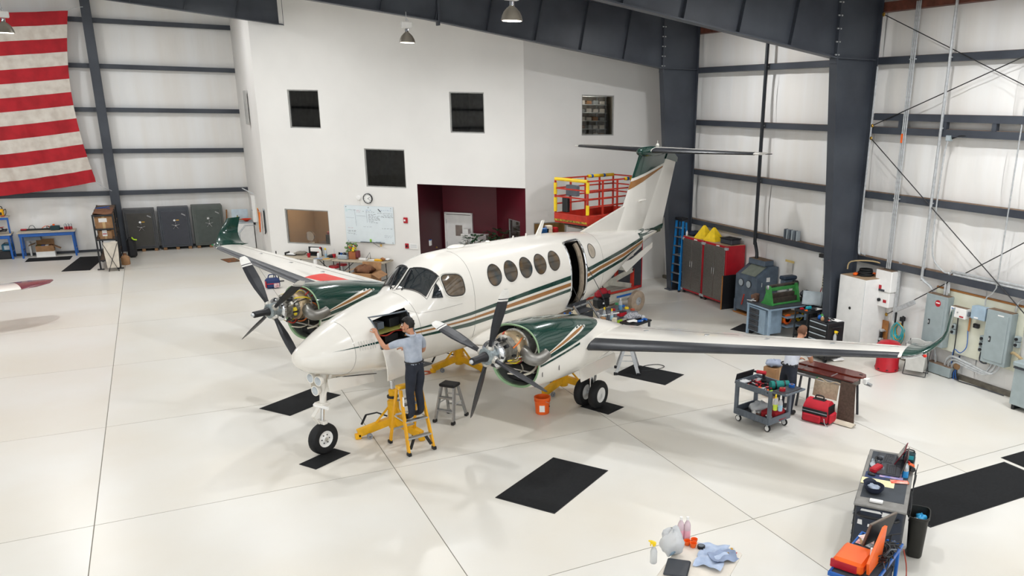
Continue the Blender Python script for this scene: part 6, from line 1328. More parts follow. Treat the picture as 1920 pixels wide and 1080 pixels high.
# ---- blasting cabinet
BC = mat('slate_blue_enamel', '5f6d7c', .5, scale=5, col2='4d5966')
bc = thing('blasting_cabinet', 'slate blue blasting cabinet with two glove ports and window', 'cabinet', (14.55, 17.78, 0), 0)
MB().prism([(-.36, .12), (.36, .12), (.36, 1.42), (.1, 1.42), (-.36, 1.12)], -.48, .48, 'y').out('housing', BC, bc)
MB().prism([(-.38, .02), (-.33, .02), (-.33, .4), (-.38, .4)], -.48, -.4, 'y').prism([(-.38, .02), (-.33, .02), (-.33, .4), (-.38, .4)], .4, .48, 'y').prism([(.3, .02), (.36, .02), (.36, .4), (.3, .4)], -.48, .48, 'y').out('leg_frame', BC, bc)
bx('pallet', WOOD, bc, (0, 0, .02), (.78, 1.0, .04))
d = Vector((.46, 0, .3)).normalized()
MB().add([Vector((-.32, y, 1.12+.03*1))+d*k*.44+Vector((-.012, 0, .015)) for k in (0, 1) for y in (-.34, .3)], [(0, 1, 3, 2)]).out('view_window', mat('smoky_glass', '8d9488', .15), bc)
MB().tube([Vector((-.33, -.36, 1.14)), Vector((-.33, .32, 1.14)), Vector((.07, .32, 1.41)), Vector((.07, -.36, 1.41))], .018, 6, closed=True).out('window_frame', BC, bc)
for y in (-.14, .2): la('glove_port', DGREY, bc, [(.1, 0), (.115, .02), (.09, .03), (.08, .01)], (-.36, y, .92), (-1, 0, 0), 20); la('glove_ring', LGREY, bc, [(.06, .032), (.095, .034)], (-.36, y, .92), (-1, 0, 0), 20)
bx('light_hood', BC, bc, (.12, 0, 1.5), (.34, .72, .16), .02); bx('hood_dust', DUST, bc, (.12, 0, 1.583), (.32, .7, .006), 0); bx('label', PAPER, bc, (.02, -.484, 1.08), (.12, .006, .12), 0); bx('side_latch', GALV, bc, (-.2, -.49, .95), (.03, .02, .12)); cy('foot_hose', REDH, bc, (-.4, .1, .3), (-.45, -.05, .62), .02)
# ---- grey workbench, vise, shear, drill press
gb = thing('steel_workbench', 'pale grey steel workbench with black drawers and a black top', 'workbench', (13.66, 15.77, 0))
bx('bench_top', DGREY, gb, (0, 0, .84), (1.26, .9, .04), .006); bx('top_edge', BGREY, gb, (0, 0, .805), (1.28, .92, .04), .004)
for sx in (-1, 1):
    for sy in (-1, 1): bx('leg', BGREY, gb, (sx*.6, sy*.42, .4), (.06, .06, .79), .004)
bx('drawer_cabinet', BGREY, gb, (-.3, .1, .42), (.55, .66, .64), .004)
for k in range(4): dd_ = bx('drawer', DGREY, gb, (-.585, .22, .64-.15*k), (.03, .4, .13), .004); bx('drawer_pull', BLACK, dd_, (-.605, .22, .66-.15*k), (.02, .2, .02))
bx('lower_shelf', BGREY, gb, (.3, 0, .28), (.6, .84, .03)); bx('mid_shelf', BGREY, gb, (.3, 0, .52), (.6, .84, .03))
for k in range(4): o = tag(bx('timber_offcut', WOOD, None, (13.95, 15.6+.12*k, .57+.005*k), (.5, .1, .05), .004, (0, 0, 6*k)), 'timber offcut on the shelf of the grey steel workbench', 'timber', 'timber offcuts on the bench shelf')
o = thing('hose_reel', 'orange cord reel on the bottom of the grey steel workbench', 'cord reel', (13.8, 15.5, .31)); la('reel_flange', ORANGE, o, [(.12, 0), (.14, .01), (.12, .02)], (0, 0, .14), (0, 1, 0), 20); la('reel_flange', ORANGE, o, [(.12, .14), (.14, .15), (.12, .16)], (0, 0, .14), (0, 1, 0), 20); cy('reel_core', YELLOW, o, (0, 0, .14), (0, .16, .14), .08)
gs = thing('sheet_metal_shear', 'green cast iron sheet metal brake on the grey workbench', 'machine', (13.72, 15.72, .86), math.radians(4))
for x in (-.48, .46): MB().prism([(-.2, 0), (.22, 0), (.12, .1), (.05, .3), (.08, .46), (-.06, .48), (-.12, .3)], x-.03, x+.03, 'x').out('end_casting', GREEN, gs)
bx('bed_beam', mat('worn_dark_steel', '4f463f', .5, .4, var=.15), gs, (0, .02, .2), (.9, .1, .12)); bx('upper_beam', GREEN, gs, (0, .0, .38), (.94, .08, .08)); cy('roller', mat('worn_dark_steel'), gs, (-.46, .03, .46), (.46, .03, .46), .035); bx('front_apron', mat('worn_dark_steel'), gs, (0, -.1, .1), (.9, .04, .14)); bx('base_bar', GREEN, gs, (0, -.12, .02), (.96, .14, .04)); MB().ell((-.5, 0, .44), (.03, .06, .06)).out('crank_boss', ALU, gs)
vs = thing('bench_vise', 'brown bench vise on the corner of the grey workbench', 'vise', (13.2, 16.1, .86), .6); bx('vise_body', mat('rust_brown_iron', '5a3e2e', .6, var=.2), vs, (0, 0, .1), (.2, .14, .2), .02); bx('jaw', mat('rust_brown_iron'), vs, (-.17, 0, .16), (.1, .15, .1), .01); cy('screw', GALV, vs, (-.4, 0, .1), (-.1, 0, .1), .02); cy('handle', GALV, vs, (-.38, -.12, .1), (-.38, .12, .1), .01)
dp = thing('drill_press', 'dark drill press standing behind the green machine', 'drill press', (14.5, 16.4, 0)); cy('column', GALV, dp, (0, 0, 0), (0, 0, 1.15), .04); bx('base', DARKM, dp, (0, 0, .03), (.4, .4, .06)); bx('head', BC, dp, (0, 0, 1.2), (.4, .2, .16), .03); bx('belt_cover', mat('navy_cover', '2b3a4c', .5), dp, (0, 0, 1.32), (.46, .24, .1), .03); bx('motor', BLACK, dp, (.12, -.16, 1.15), (.18, .16, .22), .04); cy('chuck', GALV, dp, (-.12, 0, 1.0), (-.12, 0, 1.12), .03); [cy('feed_handle', GALV, dp, (-.05, -.12, 1.1), (-.05+.16*math.cos(a), -.14, 1.1+.16*math.sin(a)), .008) for a in (.5, 2.6, 4.7)]; bx('table', DARKM, dp, (-.12, 0, .8), (.26, .26, .03))
o = thing('test_monitor', 'grey framed monitor leaning behind the green machine', 'monitor', (14.3, 15.2, .8), -.9); bx('bezel', LGREY, o, (0, 0, .22), (.5, .04, .36), .01, (-15, 0, 0)); bx('screen', mat('pale_screen', 'b9c3c8', .2), o, (0, -.028, .22), (.42, .01, .28), 0, (-15, 0, 0)); bx('stand', BLACK, o, (0, .06, .02), (.3, .2, .04)); cy('stand_column', BLACK, o, (0, .06, -.79), (0, .06, .02), .05)
crumple(DGREY, 'dust_cover', 'dark cloth bundled on top of the cable drum near the monitor', 'cloth', (14.6, 15.75, .9), (.2, .18, .18), 14)
o = thing('cable_drum', 'black stand hung with yellow extension cable', 'cable', (14.62, 15.7, 0)); bx('stand_body', BLACK, o, (0, 0, .45), (.4, .4, .9), .02); [MB().tube([(-.22-.012*k, .02+.13*math.cos(2*PI*j/14), .55+(.22+.01*k)*math.sin(2*PI*j/14)) for j in range(14)], .01, 6, closed=True).out('cable_loop', YPLAS, o) for k in range(5)]
# ---- black rolling cart and tool chest
bcart = thing('tool_cart', 'black two shelf cart with tools on top beside the tool chest', 'cart', (13.88, 14.78, 0), .1)
for x in (-.32, .32):
    for y in (-.2, .2): bx('post', BLACK, bcart, (x, y, .46), (.035, .035, .78)); la('caster', RUBBER, bcart, [(.02, -.015), (.05, -.015), (.05, .015), (.02, .015)], (x, y, .05), (0, 1, 0), 14)
for z in (.2, .52, .84): bx('tray', BLACK, bcart, (0, 0, z), (.68, .44, .03), .004)
for z in (.87, ): [bx('tray_lip', BLACK, bcart, c, d, .004) for c, d in (((0, -.22, z), (.68, .015, .05)), ((0, .22, z), (.68, .015, .05)), ((-.34, 0, z), (.015, .44, .05)), ((.34, 0, z), (.015, .44, .05)))]
for x, y, d, m_, l, c in ((-.2, .1, (.1, .06, .05), RED, 'red pocket tool on the black cart', 'tool'), (-.22, -.08, (.08, .05, .04), ORANGE, 'orange tape measure on the black cart', 'tape measure'), (0, .08, (.16, .07, .07), TEAL, 'teal cordless tool on the black cart', 'tool'), (.05, -.06, (.2, .05, .03), BLACK, 'black flat wrench on the black cart', 'wrench')):
    p = Vector((13.88+x, 14.78+y, .857)); o = thing('hand_tool', l, c, p, x); bx('tool_body', m_, o, (0, 0, d[2]/2), d, .012); bx('tool_grip', BLACK, o, (d[0]*.4, .02, d[2]*.45), (d[0]*.35, d[1]*.7, d[2]*.8), .008)
sheet('paper_sheet', 'white sheet lying on the black cart', (14.08, 14.72, .858), .26, .2, .3)
tc = thing('tool_chest', 'black tool chest with pale drawer trims and tools on top', 'tool chest', (13.27, 13.56, 0))
bx('chest_body', BLACK, tc, (0, 0, .52), (.5, .62, .86), .01)
for k in range(6): dd_ = bx('drawer', BLACK, tc, (-.258, 0, .86-.135*k), (.02, .56, .11), .004); bx('drawer_pull', LGREY, dd_, (-.274, 0, .905-.135*k), (.016, .54, .022), .003)
for x in (-.19, .19):
    for y in (-.25, .25): la('caster', RUBBER, tc, [(.02, -.02), (.05, -.02), (.05, .02), (.02, .02)], (x, y, .05), (0, 1, 0), 14)
bx('side_handle', BLACK, tc, (.0, -.34, .85), (.3, .03, .03))
spray('clear spray bottle with yellow head hung on the tool chest side', (13.2, 13.19, .5), -1.2, .3)
for x, y, m_, l in ((-.1, .15, BLUE, 'blue topped tin on the tool chest'), (-.15, 0, WHITE, 'white jar with tan contents on the tool chest'), (.02, .2, GREEN, 'green capped small tube on the tool chest')): bottle(l, (13.27+x, 13.56+y, .952), .1, .04, m_ if m_ is not WHITE else CARD, m_)
for k, m_ in enumerate((BLACK, REDH, BLACK, DARKM)): o = thing('hand_tool', ('black ratchet', 'red handled driver', 'black pliers', 'steel socket bar')[k]+' lying on the tool chest', 'tool', (13.15+.08*k, 13.4+.05*k, .952), .5*k); cy('tool_shaft', GALV, o, (0, 0, .015), (.1, 0, .015), .009); cy('tool_handle', m_, o, (-.1, 0, .017), (0, 0, .017), .016)
sheet('paper_sheet', 'white sheet lying on the tool chest', (13.42, 13.42, .953), .2, .26, .1)
# ================================================================ people
SHIRT = mat('grey_blue_work_shirt', 'b3bac6', .8, scale=9, col2='9ba3b2', bump=.25, bscale=14); TROUS = mat('navy_work_trousers', '242833', .85, var=.12, scale=9, bump=.25, bscale=12); SHOE = mat('black_work_shoe', '17171a', .5); HAIR = mat('dark_hair', '171310', .6, var=.2, scale=30); NAVYC = mat('navy_cloth', '1d2436', .9)
def human(name, label, loc, rz, J, hands, head, hair_m, shirt, sole=None, mouth=True):
    """J: joints -> (position, radius, region); E: bones. One continuous skin over the bones."""
    t = thing(name, label, 'person', loc, rz)
    names = list(J); idx = {k: i for i, k in enumerate(names)}
    bones = [('pelvis', 'spine'), ('spine', 'chest'), ('chest', 'neckb'), ('neckb', 'neck'), ('neck', 'jaw'), ('jaw', 'skull'), ('skull', 'crown')]
    for s_ in 'LR':
        bones += [('chest2'+s_ if 'chest2'+s_ in J else 'chest', 'sh'+s_), ('sh'+s_, 'ua'+s_), ('ua'+s_, 'el'+s_), ('el'+s_, 'wr'+s_), ('wr'+s_, 'pa'+s_), ('pelvis', 'hip'+s_), ('hip'+s_, 'th'+s_), ('th'+s_, 'kn'+s_), ('kn'+s_, 'sn'+s_), ('sn'+s_, 'an'+s_), ('an'+s_, 'ba'+s_), ('ba'+s_, 'to'+s_)]
    me = bpy.data.meshes.new('skeleton'); me.from_pydata([J[k][0] for k in names], [(idx[a], idx[b]) for a, b in bones], [])
    ob = bpy.data.objects.new('skeleton', me); COL.objects.link(ob)
    sk = ob.modifiers.new('skin', 'SKIN'); sk.use_smooth_shade = True; sk.branch_smoothing = .6
    for i, k in enumerate(names):
        r = J[k][1]; me.skin_vertices[0].data[i].radius = (r, r) if not hasattr(r, '__len__') else r
        me.skin_vertices[0].data[i].use_root = k == 'pelvis'
    sb = ob.modifiers.new('sub', 'SUBSURF'); sb.levels = 2; sb.render_levels = 2
    bpy.context.view_layer.update(); dg = bpy.context.evaluated_depsgraph_get(); ev = bpy.data.meshes.new_from_object(ob.evaluated_get(dg))
    m = MB(); m.add([v.co.copy() for v in ev.vertices], [tuple(p.vertices) for p in ev.polygons])
    bpy.data.objects.remove(ob); bpy.data.meshes.remove(ev)
    seg = []
    for a, b in bones:
        A, B = Vector(J[a][0]), Vector(J[b][0])
        for q in range(5): seg.append((A.lerp(B, q/4), J[a][2] if q < 2 else J[b][2]))
    for i, f in enumerate(m.f):
        c = sum((Vector(m.v[k]) for k in f), Vector())/len(f); m.mi[i] = min(seg, key=lambda s_: (s_[0]-c).length)[1]
    m.cur = 0
    for s_ in 'LR':       # five fingers per hand, rooted in the palm
        W_, P_ = Vector(J['wr'+s_][0]), Vector(J['pa'+s_][0]); d = (P_-W_).normalized(); up, curl = hands[s_]; up = (Vector(up)-d*Vector(up).dot(d)).normalized(); sd = d.cross(up)
        for k, (off, L_) in enumerate(((-.03, .07), (-.01, .08), (.01, .075), (.028, .06))):
            r0 = P_+sd*off-d*.015; a = r0+d*.045; b = a+d*L_*.45-up*curl*.02; c = b+d*L_*.35-up*curl*.045
            m.tube([r0, a, b, c], .0098, 7, 2, r1=.0075)
        r0 = P_-d*.04-sd*.025; m.tube([r0, r0-sd*.03+d*.02, r0-sd*.045+d*.055-up*curl*.02], .0115, 7, 2, r1=.008)
        m.ell(P_-d*.01, (.042, .042, .02), 10, 6, None)
    # face
    H, fw, lt = Vector(head[0]), Vector(head[1]).normalized(), Vector(head[1]).cross(Vector((0, 0, 1))).normalized()
    up = lt.cross(fw)
    def hp(f, l, u): return H+fw*f+lt*l+up*u
    m.tube([hp(.088, 0, .02), hp(.105, 0, -.005), hp(.115, 0, -.025), hp(.1, 0, -.032)], .013, 7, 2); m.ell(hp(.06, 0, -.085), (.04, .04, .03), 10, 6)
    for s_ in (-1, 1): m.ell(hp(-.005, s_*.088, -.005), (.016, .016, .032), 8, 5); m.ell(hp(.07, s_*.035, -.03), (.028, .028, .03), 8, 5)
    body = m.out('body', [SKIN, shirt, TROUS, SHOE], t, ang=70)
    for s_ in (-1, 1):
        MB().ell(hp(.086, s_*.033, .018), (.013, .013, .009), 8, 5).out('eye', mat('eye_white', 'e8e4de', .3), t); MB().ell(hp(.095, s_*.033, .018), (.006, .006, .006), 8, 5).out('pupil', BLACK, t); MB().tube([hp(.092, s_*.018, .04), hp(.094, s_*.035, .045), hp(.085, s_*.052, .038)], .005, 5).out('eyebrow', hair_m, t)
    MB().tube([hp(.088, -.024, -.055), hp(.1, 0, -.054), hp(.088, .024, -.055)], .006, 6).out('lips', mat('lip_tone', 'a0625a', .5), t)
    # hair: cap of short locks over crown, back and sides
    vs = []; n, k2 = 20, 10
    for i in range(k2+1):
        a = (PI*.7)*i/k2
        for j in range(n):
            b = 2*PI*j/n; x, y, z = math.sin(a)*math.cos(b), math.sin(a)*math.sin(b), math.cos(a)
            lim = 1.0 if x < .2 else max(.0, 1-max(0, a-.95)*1.3)
            g = .006*math.sin(j*5.1+i*3.3)
            rr = Vector((.108+g, .094+g, .118+g))
            if x > .25 and a > 1.05: x *= .55; rr = rr*.8
            vs.append(hp(x*rr.x-.006, y*rr.y, z*rr.z+.022))
    MB().add(vs, [(i*n+j, i*n+(j+1) % n, (i+1)*n+(j+1) % n, (i+1)*n+j) for i in range(k2) for j in range(n)]).out('hair', hair_m, t, ang=50)
    ck_ = Vector(J['neckb'][0]); MB().tube([ck_+Vector((.075*math.cos(2*PI*q/14), .07*math.sin(2*PI*q/14), .035+.012*math.sin(2*PI*q/14))) for q in range(14)], .018, 6, closed=True).out('collar', shirt, t, ang=60)
    pv = Vector(J['pelvis'][0]); MB().tube([pv+Vector((.158*math.cos(2*PI*q/18), .135*math.sin(2*PI*q/18), .085)) for q in range(18)], .014, 6, closed=True).out('belt', BLACK, t, ang=60)
    return t
def joints(hipz, lean, P, feet, toe):
    """default standing joints with overrides P"""
    J = {'pelvis': ((0, 0, hipz), .135, 2), 'spine': ((0, lean*.35, hipz+.15), .14, 1), 'chest': ((0, lean*.8, hipz+.34), .155, 1), 'neckb': ((0, lean*1.15, hipz+.5), .075, 1), 'neck': ((0, lean*1.3, hipz+.565), .052, 0)}
    for s_, g in (('L', -1), ('R', 1)):
        J['sh'+s_] = ((g*.185, lean*1.05, hipz+.455), .078, 1); J['ua'+s_] = ((g*.23, lean, hipz+.33), .068, 1)
        f = feet[s_]; J['hip'+s_] = ((g*.095, .0, hipz-.06), .108, 2); J['th'+s_] = ((g*.1+(f[0]-g*.1)*.3, f[1]*.3, hipz*.72), .092, 2); J['kn'+s_] = ((g*.1+(f[0]-g*.1)*.55, f[1]*.5+.03, hipz*.52), .072, 2); J['sn'+s_] = ((f[0], f[1]*.9, hipz*.3), .068, 2)
        J['an'+s_] = ((f[0], f[1], .1), .058, 2); J['ba'+s_] = ((f[0]+toe[0]*.09, f[1]+toe[1]*.09, .05), .05, 3); J['to'+s_] = ((f[0]+toe[0]*.2, f[1]+toe[1]*.2, .042), .04, 3)
    J.update(P); return J
hd = Vector((-.02, .1, 1.62))
J1 = joints(.93, .03, {'jaw': ((-.02, .06, 1.535), .072, 0), 'skull': ((-.02, .07, 1.61), .088, 0), 'crown': ((-.02, .06, 1.69), .062, 0),
    'elL': ((-.31, .32, 1.26), .046, 0), 'uaL': ((-.26, .17, 1.325), .064, 1), 'wrL': ((-.225, .55, 1.41), .03, 0), 'paL': ((-.18, .64, 1.475), .03, 0),
    'uaR': ((.26, .03, 1.25), .064, 1), 'elR': ((.3, .06, 1.1), .046, 0), 'wrR': ((.2, .28, 1.1), .03, 0), 'paR': ((.15, .36, 1.13), .03, 0)}, {'L': (-.1, .02), 'R': (.1, .0)}, (0, 1))
human('person', 'person in grey shirt and navy trousers on the yellow ladder reaching into the nose', (3.32, 12.6, .566), math.radians(33), J1, {'L': ((0, 0, 1), .8), 'R': ((0, 0, 1), .6)}, ((-.02, .075, 1.615), (-.62, .75, -.12)), HAIR, SHIRT)
J2 = joints(.9, .16, {'neckb': ((0, .22, 1.38), .075, 1), 'neck': ((0, .27, 1.44), .052, 0), 'jaw': ((0, .32, 1.475), .07, 0), 'skull': ((0, .35, 1.54), .088, 0), 'crown': ((0, .35, 1.61), .062, 0), 'chest': ((0, .14, 1.22), .155, 1),
    'uaL': ((-.24, .25, 1.22), .066, 1), 'elL': ((-.26, .33, 1.05), .046, 0), 'wrL': ((-.16, .5, .96), .03, 0), 'paL': ((-.12, .58, .95), .03, 0),
    'uaR': ((.24, .25, 1.22), .066, 1), 'elR': ((.26, .33, 1.05), .046, 0), 'wrR': ((.16, .48, .96), .03, 0), 'paR': ((.12, .56, .95), .03, 0)}, {'L': (-.16, .08), 'R': (.16, -.12)}, (0, 1))
human('person', 'person in pale shirt and dark trousers leaning over the maroon cabinet beside the grey cart', (10.12, 11.22, 0), math.radians(-75), J2, {'L': ((0, 0, 1), .5), 'R': ((0, 0, 1), .5)}, ((0, .35, 1.545), (0, .85, -.5)), mat('reddish_hair', '6b4630', .7, var=.1), mat('pale_work_shirt', 'd5d8e0', .8, scale=9, col2='bfc4d2'))
# ================================================================ yellow ladder, stool, jacks, bucket
stepladder('stepladder', 'yellow fibreglass stepladder with the reaching person on it', 'ladder', (3.26, 12.82, 0), math.radians(12), 1.1, mat('yellow_fibreglass', 'f0ae18', .4, var=.05), ALU, 3, .46, .36, .7, YELLOW, BLACK, (.3, .14))
o = bpy.data.objects['stepladder.001']
for sx in (-1, 1): MB().bar((sx*.19, -.33, .1), (sx*.1, -.3, .28), .02, .05).out('gusset', BLACK, o)
bx('warning_label', PAPER, o, (-.2, -.19, .9), (.006, .05, .16), 0)
stp = stepladder('step_stool', 'small aluminium step stool with a black top beside the propeller', 'step stool', (4.25, 13.74, 0), math.radians(-48), .68, ALU, ALU, 2, .38, .26, .5, BLACK, BLACK, (.3, .24))
stepladder('step_stool', 'aluminium step ladder standing under the port wing behind the main gear', 'step stool', tuple(G(1176, 697))[:2]+(0,), math.radians(60), .62, ALU, ALU, 2, .5, .36, .5, GREY, BLACK, (.3, .24))
def jack(label, loc, rz, h, R_=.72, padz=None):
    t = thing('tripod_jack', label, 'jack', loc, rz, 'yellow tripod jacks')
    la('ram_body', YELLOW, t, [(.09, .1), (.1, .12), (.1, .6), (.085, .62)], n=18); la('ram_head', YELLOW, t, [(.07, .6), (.07, h*.82), (.05, h*.84)], n=16); la('ram_rod', CHROME, t, [(.035, h*.8), (.035, h*.97), (.05, h*.98), (.05, h)], n=14); la('lock_ring', DARKM, t, [(.085, .66), (.1, .67), (.1, .7), (.085, .71)], n=16)
    for k in range(3):
        a = 2*PI*k/3; c, s_ = math.cos(a), math.sin(a); lg = MB().bar((c*.06, s_*.06, .24), (c*R_, s_*R_, .1), .1, .13).out('leg', YELLOW, t)
        bx('leg_foot', YELLOW, lg, (c*R_, s_*R_, .045), (.1, .1, .09), .01); MB().bar((c*.08, s_*.08, .5), (c*R_*.6, s_*R_*.6, .17), .03).out('leg_brace', YELLOW, lg)
        la('caster', mat('caster_grey', '8b8f96', .5), lg, [(.02, -.02), (.05, -.02), (.05, .02), (.02, .02)], (c*R_*.72-s_*.1, s_*R_*.72+c*.1, .05), (-s_, c, 0), 14)
    MB().tube([(.1, -.08, .3), (.25, -.2, .35), (.42, -.3, .3)], .014, 6).tube([(.42, -.3, .3), (.5, -.34, .12)], .02, 6).out('pump_handle', BLACK, t)
    bx('pump_block', YELLOW, t, (.02, -.13, .28), (.1, .1, .16), .01); la('gauge', LGREY, t, [(.05, 0), (.05, .03), (0, .031)], (0, -.15, .62), (0, -1, 0), 14); bx('jack_label', PAPER, t, (.0, -.102, .45), (.07, .004, .08), 0)
    return t
jack('yellow tripod jack under the nose behind the ladder', (3.16, 13.55, 0), math.radians(180), .98, .64); jack('yellow tripod jack standing on the floor under the fuselage', (5.38, 16.6, 0), math.radians(185), 1.0, .62); jack('yellow tripod jack under the port nacelle beside the orange bucket', (6.82, 14.28, 0), math.radians(205), .98, .62)
bk_ = thing('bucket', 'orange plastic bucket under the propeller tip', 'bucket', tuple(G(1017, 774))[:2]+(0,)); la('bucket_wall', ORANGE, bk_, [(.12, 0), (.13, .01), (.145, .24), (.155, .25), (.155, .27), (.145, .27), (.148, .3), (.158, .3), (.158, .33), (.14, .33), (.115, .03), (0, .03)], n=28); p_ = bx('paper_label', PAPER, bk_, (-.06, -.122, .13), (.1, .012, .13), 0, (4, 0, -26)); tb('bail_handle', GALV, bk_, [(.158*math.cos(a), .158*math.sin(a), .28-.1*math.sin((a+1.6)/3.14*PI)) for a in [-1.6+.31*k for k in range(11)]], .004, 6); bx('dark_dent', BLACK, bk_, (.1, -.1, .15), (.03, .012, .03), .005, (0, 0, 45))
cr = thing('air_line', 'orange cord looped on the floor under the fuselage', 'cord', tuple(G(793, 700)))
MB().tube([(.16*math.cos(k*.7)+.05*math.sin(k*1.9), .12*math.sin(k*.7), .008) for k in range(22)], .008, 6, 3).out('cord', mat('orange_cord', 'd4603a', .5), cr); cy('coupling', GALV, cr, (.18, .02, .01), (.26, .04, .01), .012)
o = thing('floor_drain_plate', 'small dark plate on the floor under the fuselage belly', 'plate', tuple(G(793, 683))); bx('plate', DGREY, o, (0, 0, .008), (.3, .3, .015), .004, (0, 0, 30)); bx('plate_handle', GALV, o, (0, 0, .018), (.08, .01, .006), 0)
o = thing('extension_lead', 'thin black cable lying across the mat below the wing', 'cable', tuple(G(1235, 690))); MB().tube([(-.5, .1, .012), (-.2, .25, .012), (.1, .2, .014), (.15, 0, .016), (-.1, -.1, .016), (-.5, -.05, .012)], .008, 6, 5).out('cable', BLACK, o); bx('plug', BLACK, o, (-.52, .1, .02), (.07, .03, .03))
o = thing('shop_tool_bag', 'blue and red tool bag on the floor under the starboard wing', 'bag', tuple(G(512, 540))); bx('bag_body', mat('blue_canvas', '2a3a66', .8), o, (0, 0, .16), (.42, .26, .32), .06); bx('red_trim', RED, o, (0, -.135, .16), (.36, .012, .03)); bx('red_trim', RED, o, (-.2, 0, .14), (.03, .24, .2)); tb('handle', mat('blue_canvas'), o, [(-.12, 0, .3), (-.08, 0, .42), (.08, 0, .42), (.12, 0, .3)], .016, 6, 4); bx('floral_pocket', mat('red_white_print', 'b9707a', .8, scale=16, col2='e6e0e0'), o, (.1, -.14, .1), (.16, .02, .14), .01); 
o = thing('light_stand', 'thin black stand with feet beside the blue tool bag', 'stand', tuple(G(523, 528))); MB().tube([(0, 0, .02), (0, 0, 1.0)], .018, 6).tube([(-.12, .2, .02), (-.12, .2, .8)], .014, 6).out('pole', BLACK, o); MB().bar((-.14, 0, .015), (.16, 0, .015), .04, .03).bar((0, -.14, .015), (0, .14, .015), .04, .03).out('foot', BLACK, o)
o = thing('hose_fitting', 'small steel fitting standing on the floor behind the propeller', 'fitting', tuple(G(520, 567))); cy('spool', GALV, o, (-.1, 0, .04), (.12, 0, .04), .035); cy('flange', GALV, o, (.1, 0, .05), (.14, 0, .05), .05); cy('neck', GALV, o, (.02, 0, .05), (.02, 0, .13), .02)
# ================================================================ work area at the cabin door
MAT2 = mat('grey_moving_blanket', '6d6f75', .9, var=.08, scale=8)
gt = thing('parts_table', 'grey topped work table crowded with bottles beside the airstair', 'table', tuple(G(1147, 586, .65))[:2]+(0,), math.radians(22)); bx('table_top', MAT2, gt, (0, 0, .635), (1.15, .8, .03), .008); bx('table_apron', GREY, gt, (0, 0, .59), (1.1, .76, .06))
for sx in (-1, 1):
    for sy in (-1, 1): bx('leg', GREY, gt, (sx*.5, sy*.34, .28), (.05, .05, .56))
rb_ = thing('tool_backpack', 'red and black tool backpack standing beside the airstair', 'backpack', tuple(G(1127, 577, .651)), .3); bx('lower_body', BLACK, rb_, (0, 0, .16), (.44, .32, .32), .08); bx('upper_body', mat('red_nylon', 'a31c2c', .7, var=.1), rb_, (0, 0, .38), (.4, .28, .26), .09); bx('front_pocket', BLACK, rb_, (0, -.17, .34), (.3, .05, .12), .02); bx('badge', WHITE, rb_, (-.08, -.168, .16), (.06, .01, .04), .01); tb('handle', BLACK, rb_, [(-.06, 0, .5), (-.04, 0, .56), (.04, 0, .56), (.06, 0, .5)], .014, 6, 3); bx('red_pocket', mat('red_nylon'), rb_, (.12, -.165, .4), (.1, .05, .14), .02)
cp = thing('work_table', 'black work table with a speckled rag and white card under the tail', 'table', tuple(G(1192, 601, .6))[:2]+(0,), math.radians(25)); bx('table_top', BLACK, cp, (0, 0, .575), (.72, .5, .05), .02)
for sx in (-1, 1):
    for sy in (-1, 1): bx('leg', DGREY, cp, (sx*.3, sy*.2, .32), (.05, .05, .46)); la('caster', RUBBER, cp, [(.015, -.015), (.05, -.015), (.05, .015), (.015, .015)], (sx*.3, sy*.2, .05), (0, 1, 0), 12)
cpx = Vector((cp.location.x, cp.location.y, .6005))
def on_cp(x, y): c, s_ = math.cos(math.radians(25)), math.sin(math.radians(25)); return cpx+Vector((c*x-s_*y, s_*x+c*y, 0))
crumple(mat('speckled_cloth', 'b8b8bc', .8, scale=30, col2='5c5e66'), 'speckled_rag', 'speckled grey rag heaped on the black work table', 'rag', on_cp(.05, .12), (.22, .13, .16), 21); sheet('parts_card', 'folded white card on the black work table', on_cp(-.14, -.02), .26, .2, .2, PAPER, .02, 4)
for k, (x, y) in enumerate(((-.1, -.18), (.04, -.17), (.14, -.18))): o = thing('hose_coupling', 'small blue capped fitting on the black work table', 'fitting', on_cp(x, y), k, 'blue fittings on the work table'); cy('cap', BLUE, o, (-.05, 0, .035), (.04, 0, .035), .03); cy('stem', GALV, o, (.04, 0, .035), (.09, 0, .035), .012)
crumple(CLEAR, 'plastic_bag', 'clear plastic bag on the end of the black work table', 'bag', on_cp(.28, .0), (.07, .1, .08), 22)
spray('clear spray bottle with yellow head beside the airstair', G(1133, 596, .651), .4, .28, CLEAR, YPLAS, mat('pale_blue_liquid')); spray('second spray bottle with yellow head near the black work table', G(1147, 599, .651), 1.2, .28, CLEAR, YPLAS, mat('pale_blue_liquid')); bottle('clear bottle of blue liquid on the grey topped table', G(1163, 581, .651), .3, .05, CLEAR, WHITE, mat('sky_blue_liquid', '6fa6c9', .2))
for (px, py), m_, l in (((1150, 582), RED, 'round red dish on the grey topped table'), ((1175, 579), YPLAS, 'yellow dish on the grey topped table'), ((1168, 575), BLUE, 'blue dish on the grey topped table'), ((1157, 571), mat('green_cap', '2f8a5a', .4), 'green dish on the grey topped table'), ((1186, 582), mat('brick_cap', 'b5553a', .5), 'brick red cup on the grey topped table')):
    o = thing('shop_dish', l, 'dish', G(px, py, .651)); la('cap_wall', m_, o, [(.05, 0), (.055, .03), (.05, .045), (0, .046)], n=16); la('cap_rim', m_, o, [(.058, 0), (.062, .008), (.058, .015)], n=16)
o = thing('parts_box', 'red metal box behind the black work table', 'box', tuple(G(1166, 592, .651)), .3); bx('box_body', RED, o, (0, 0, .05), (.22, .14, .1), .01); bx('box_lid', BLACK, o, (0, 0, .105), (.22, .14, .012), .006)
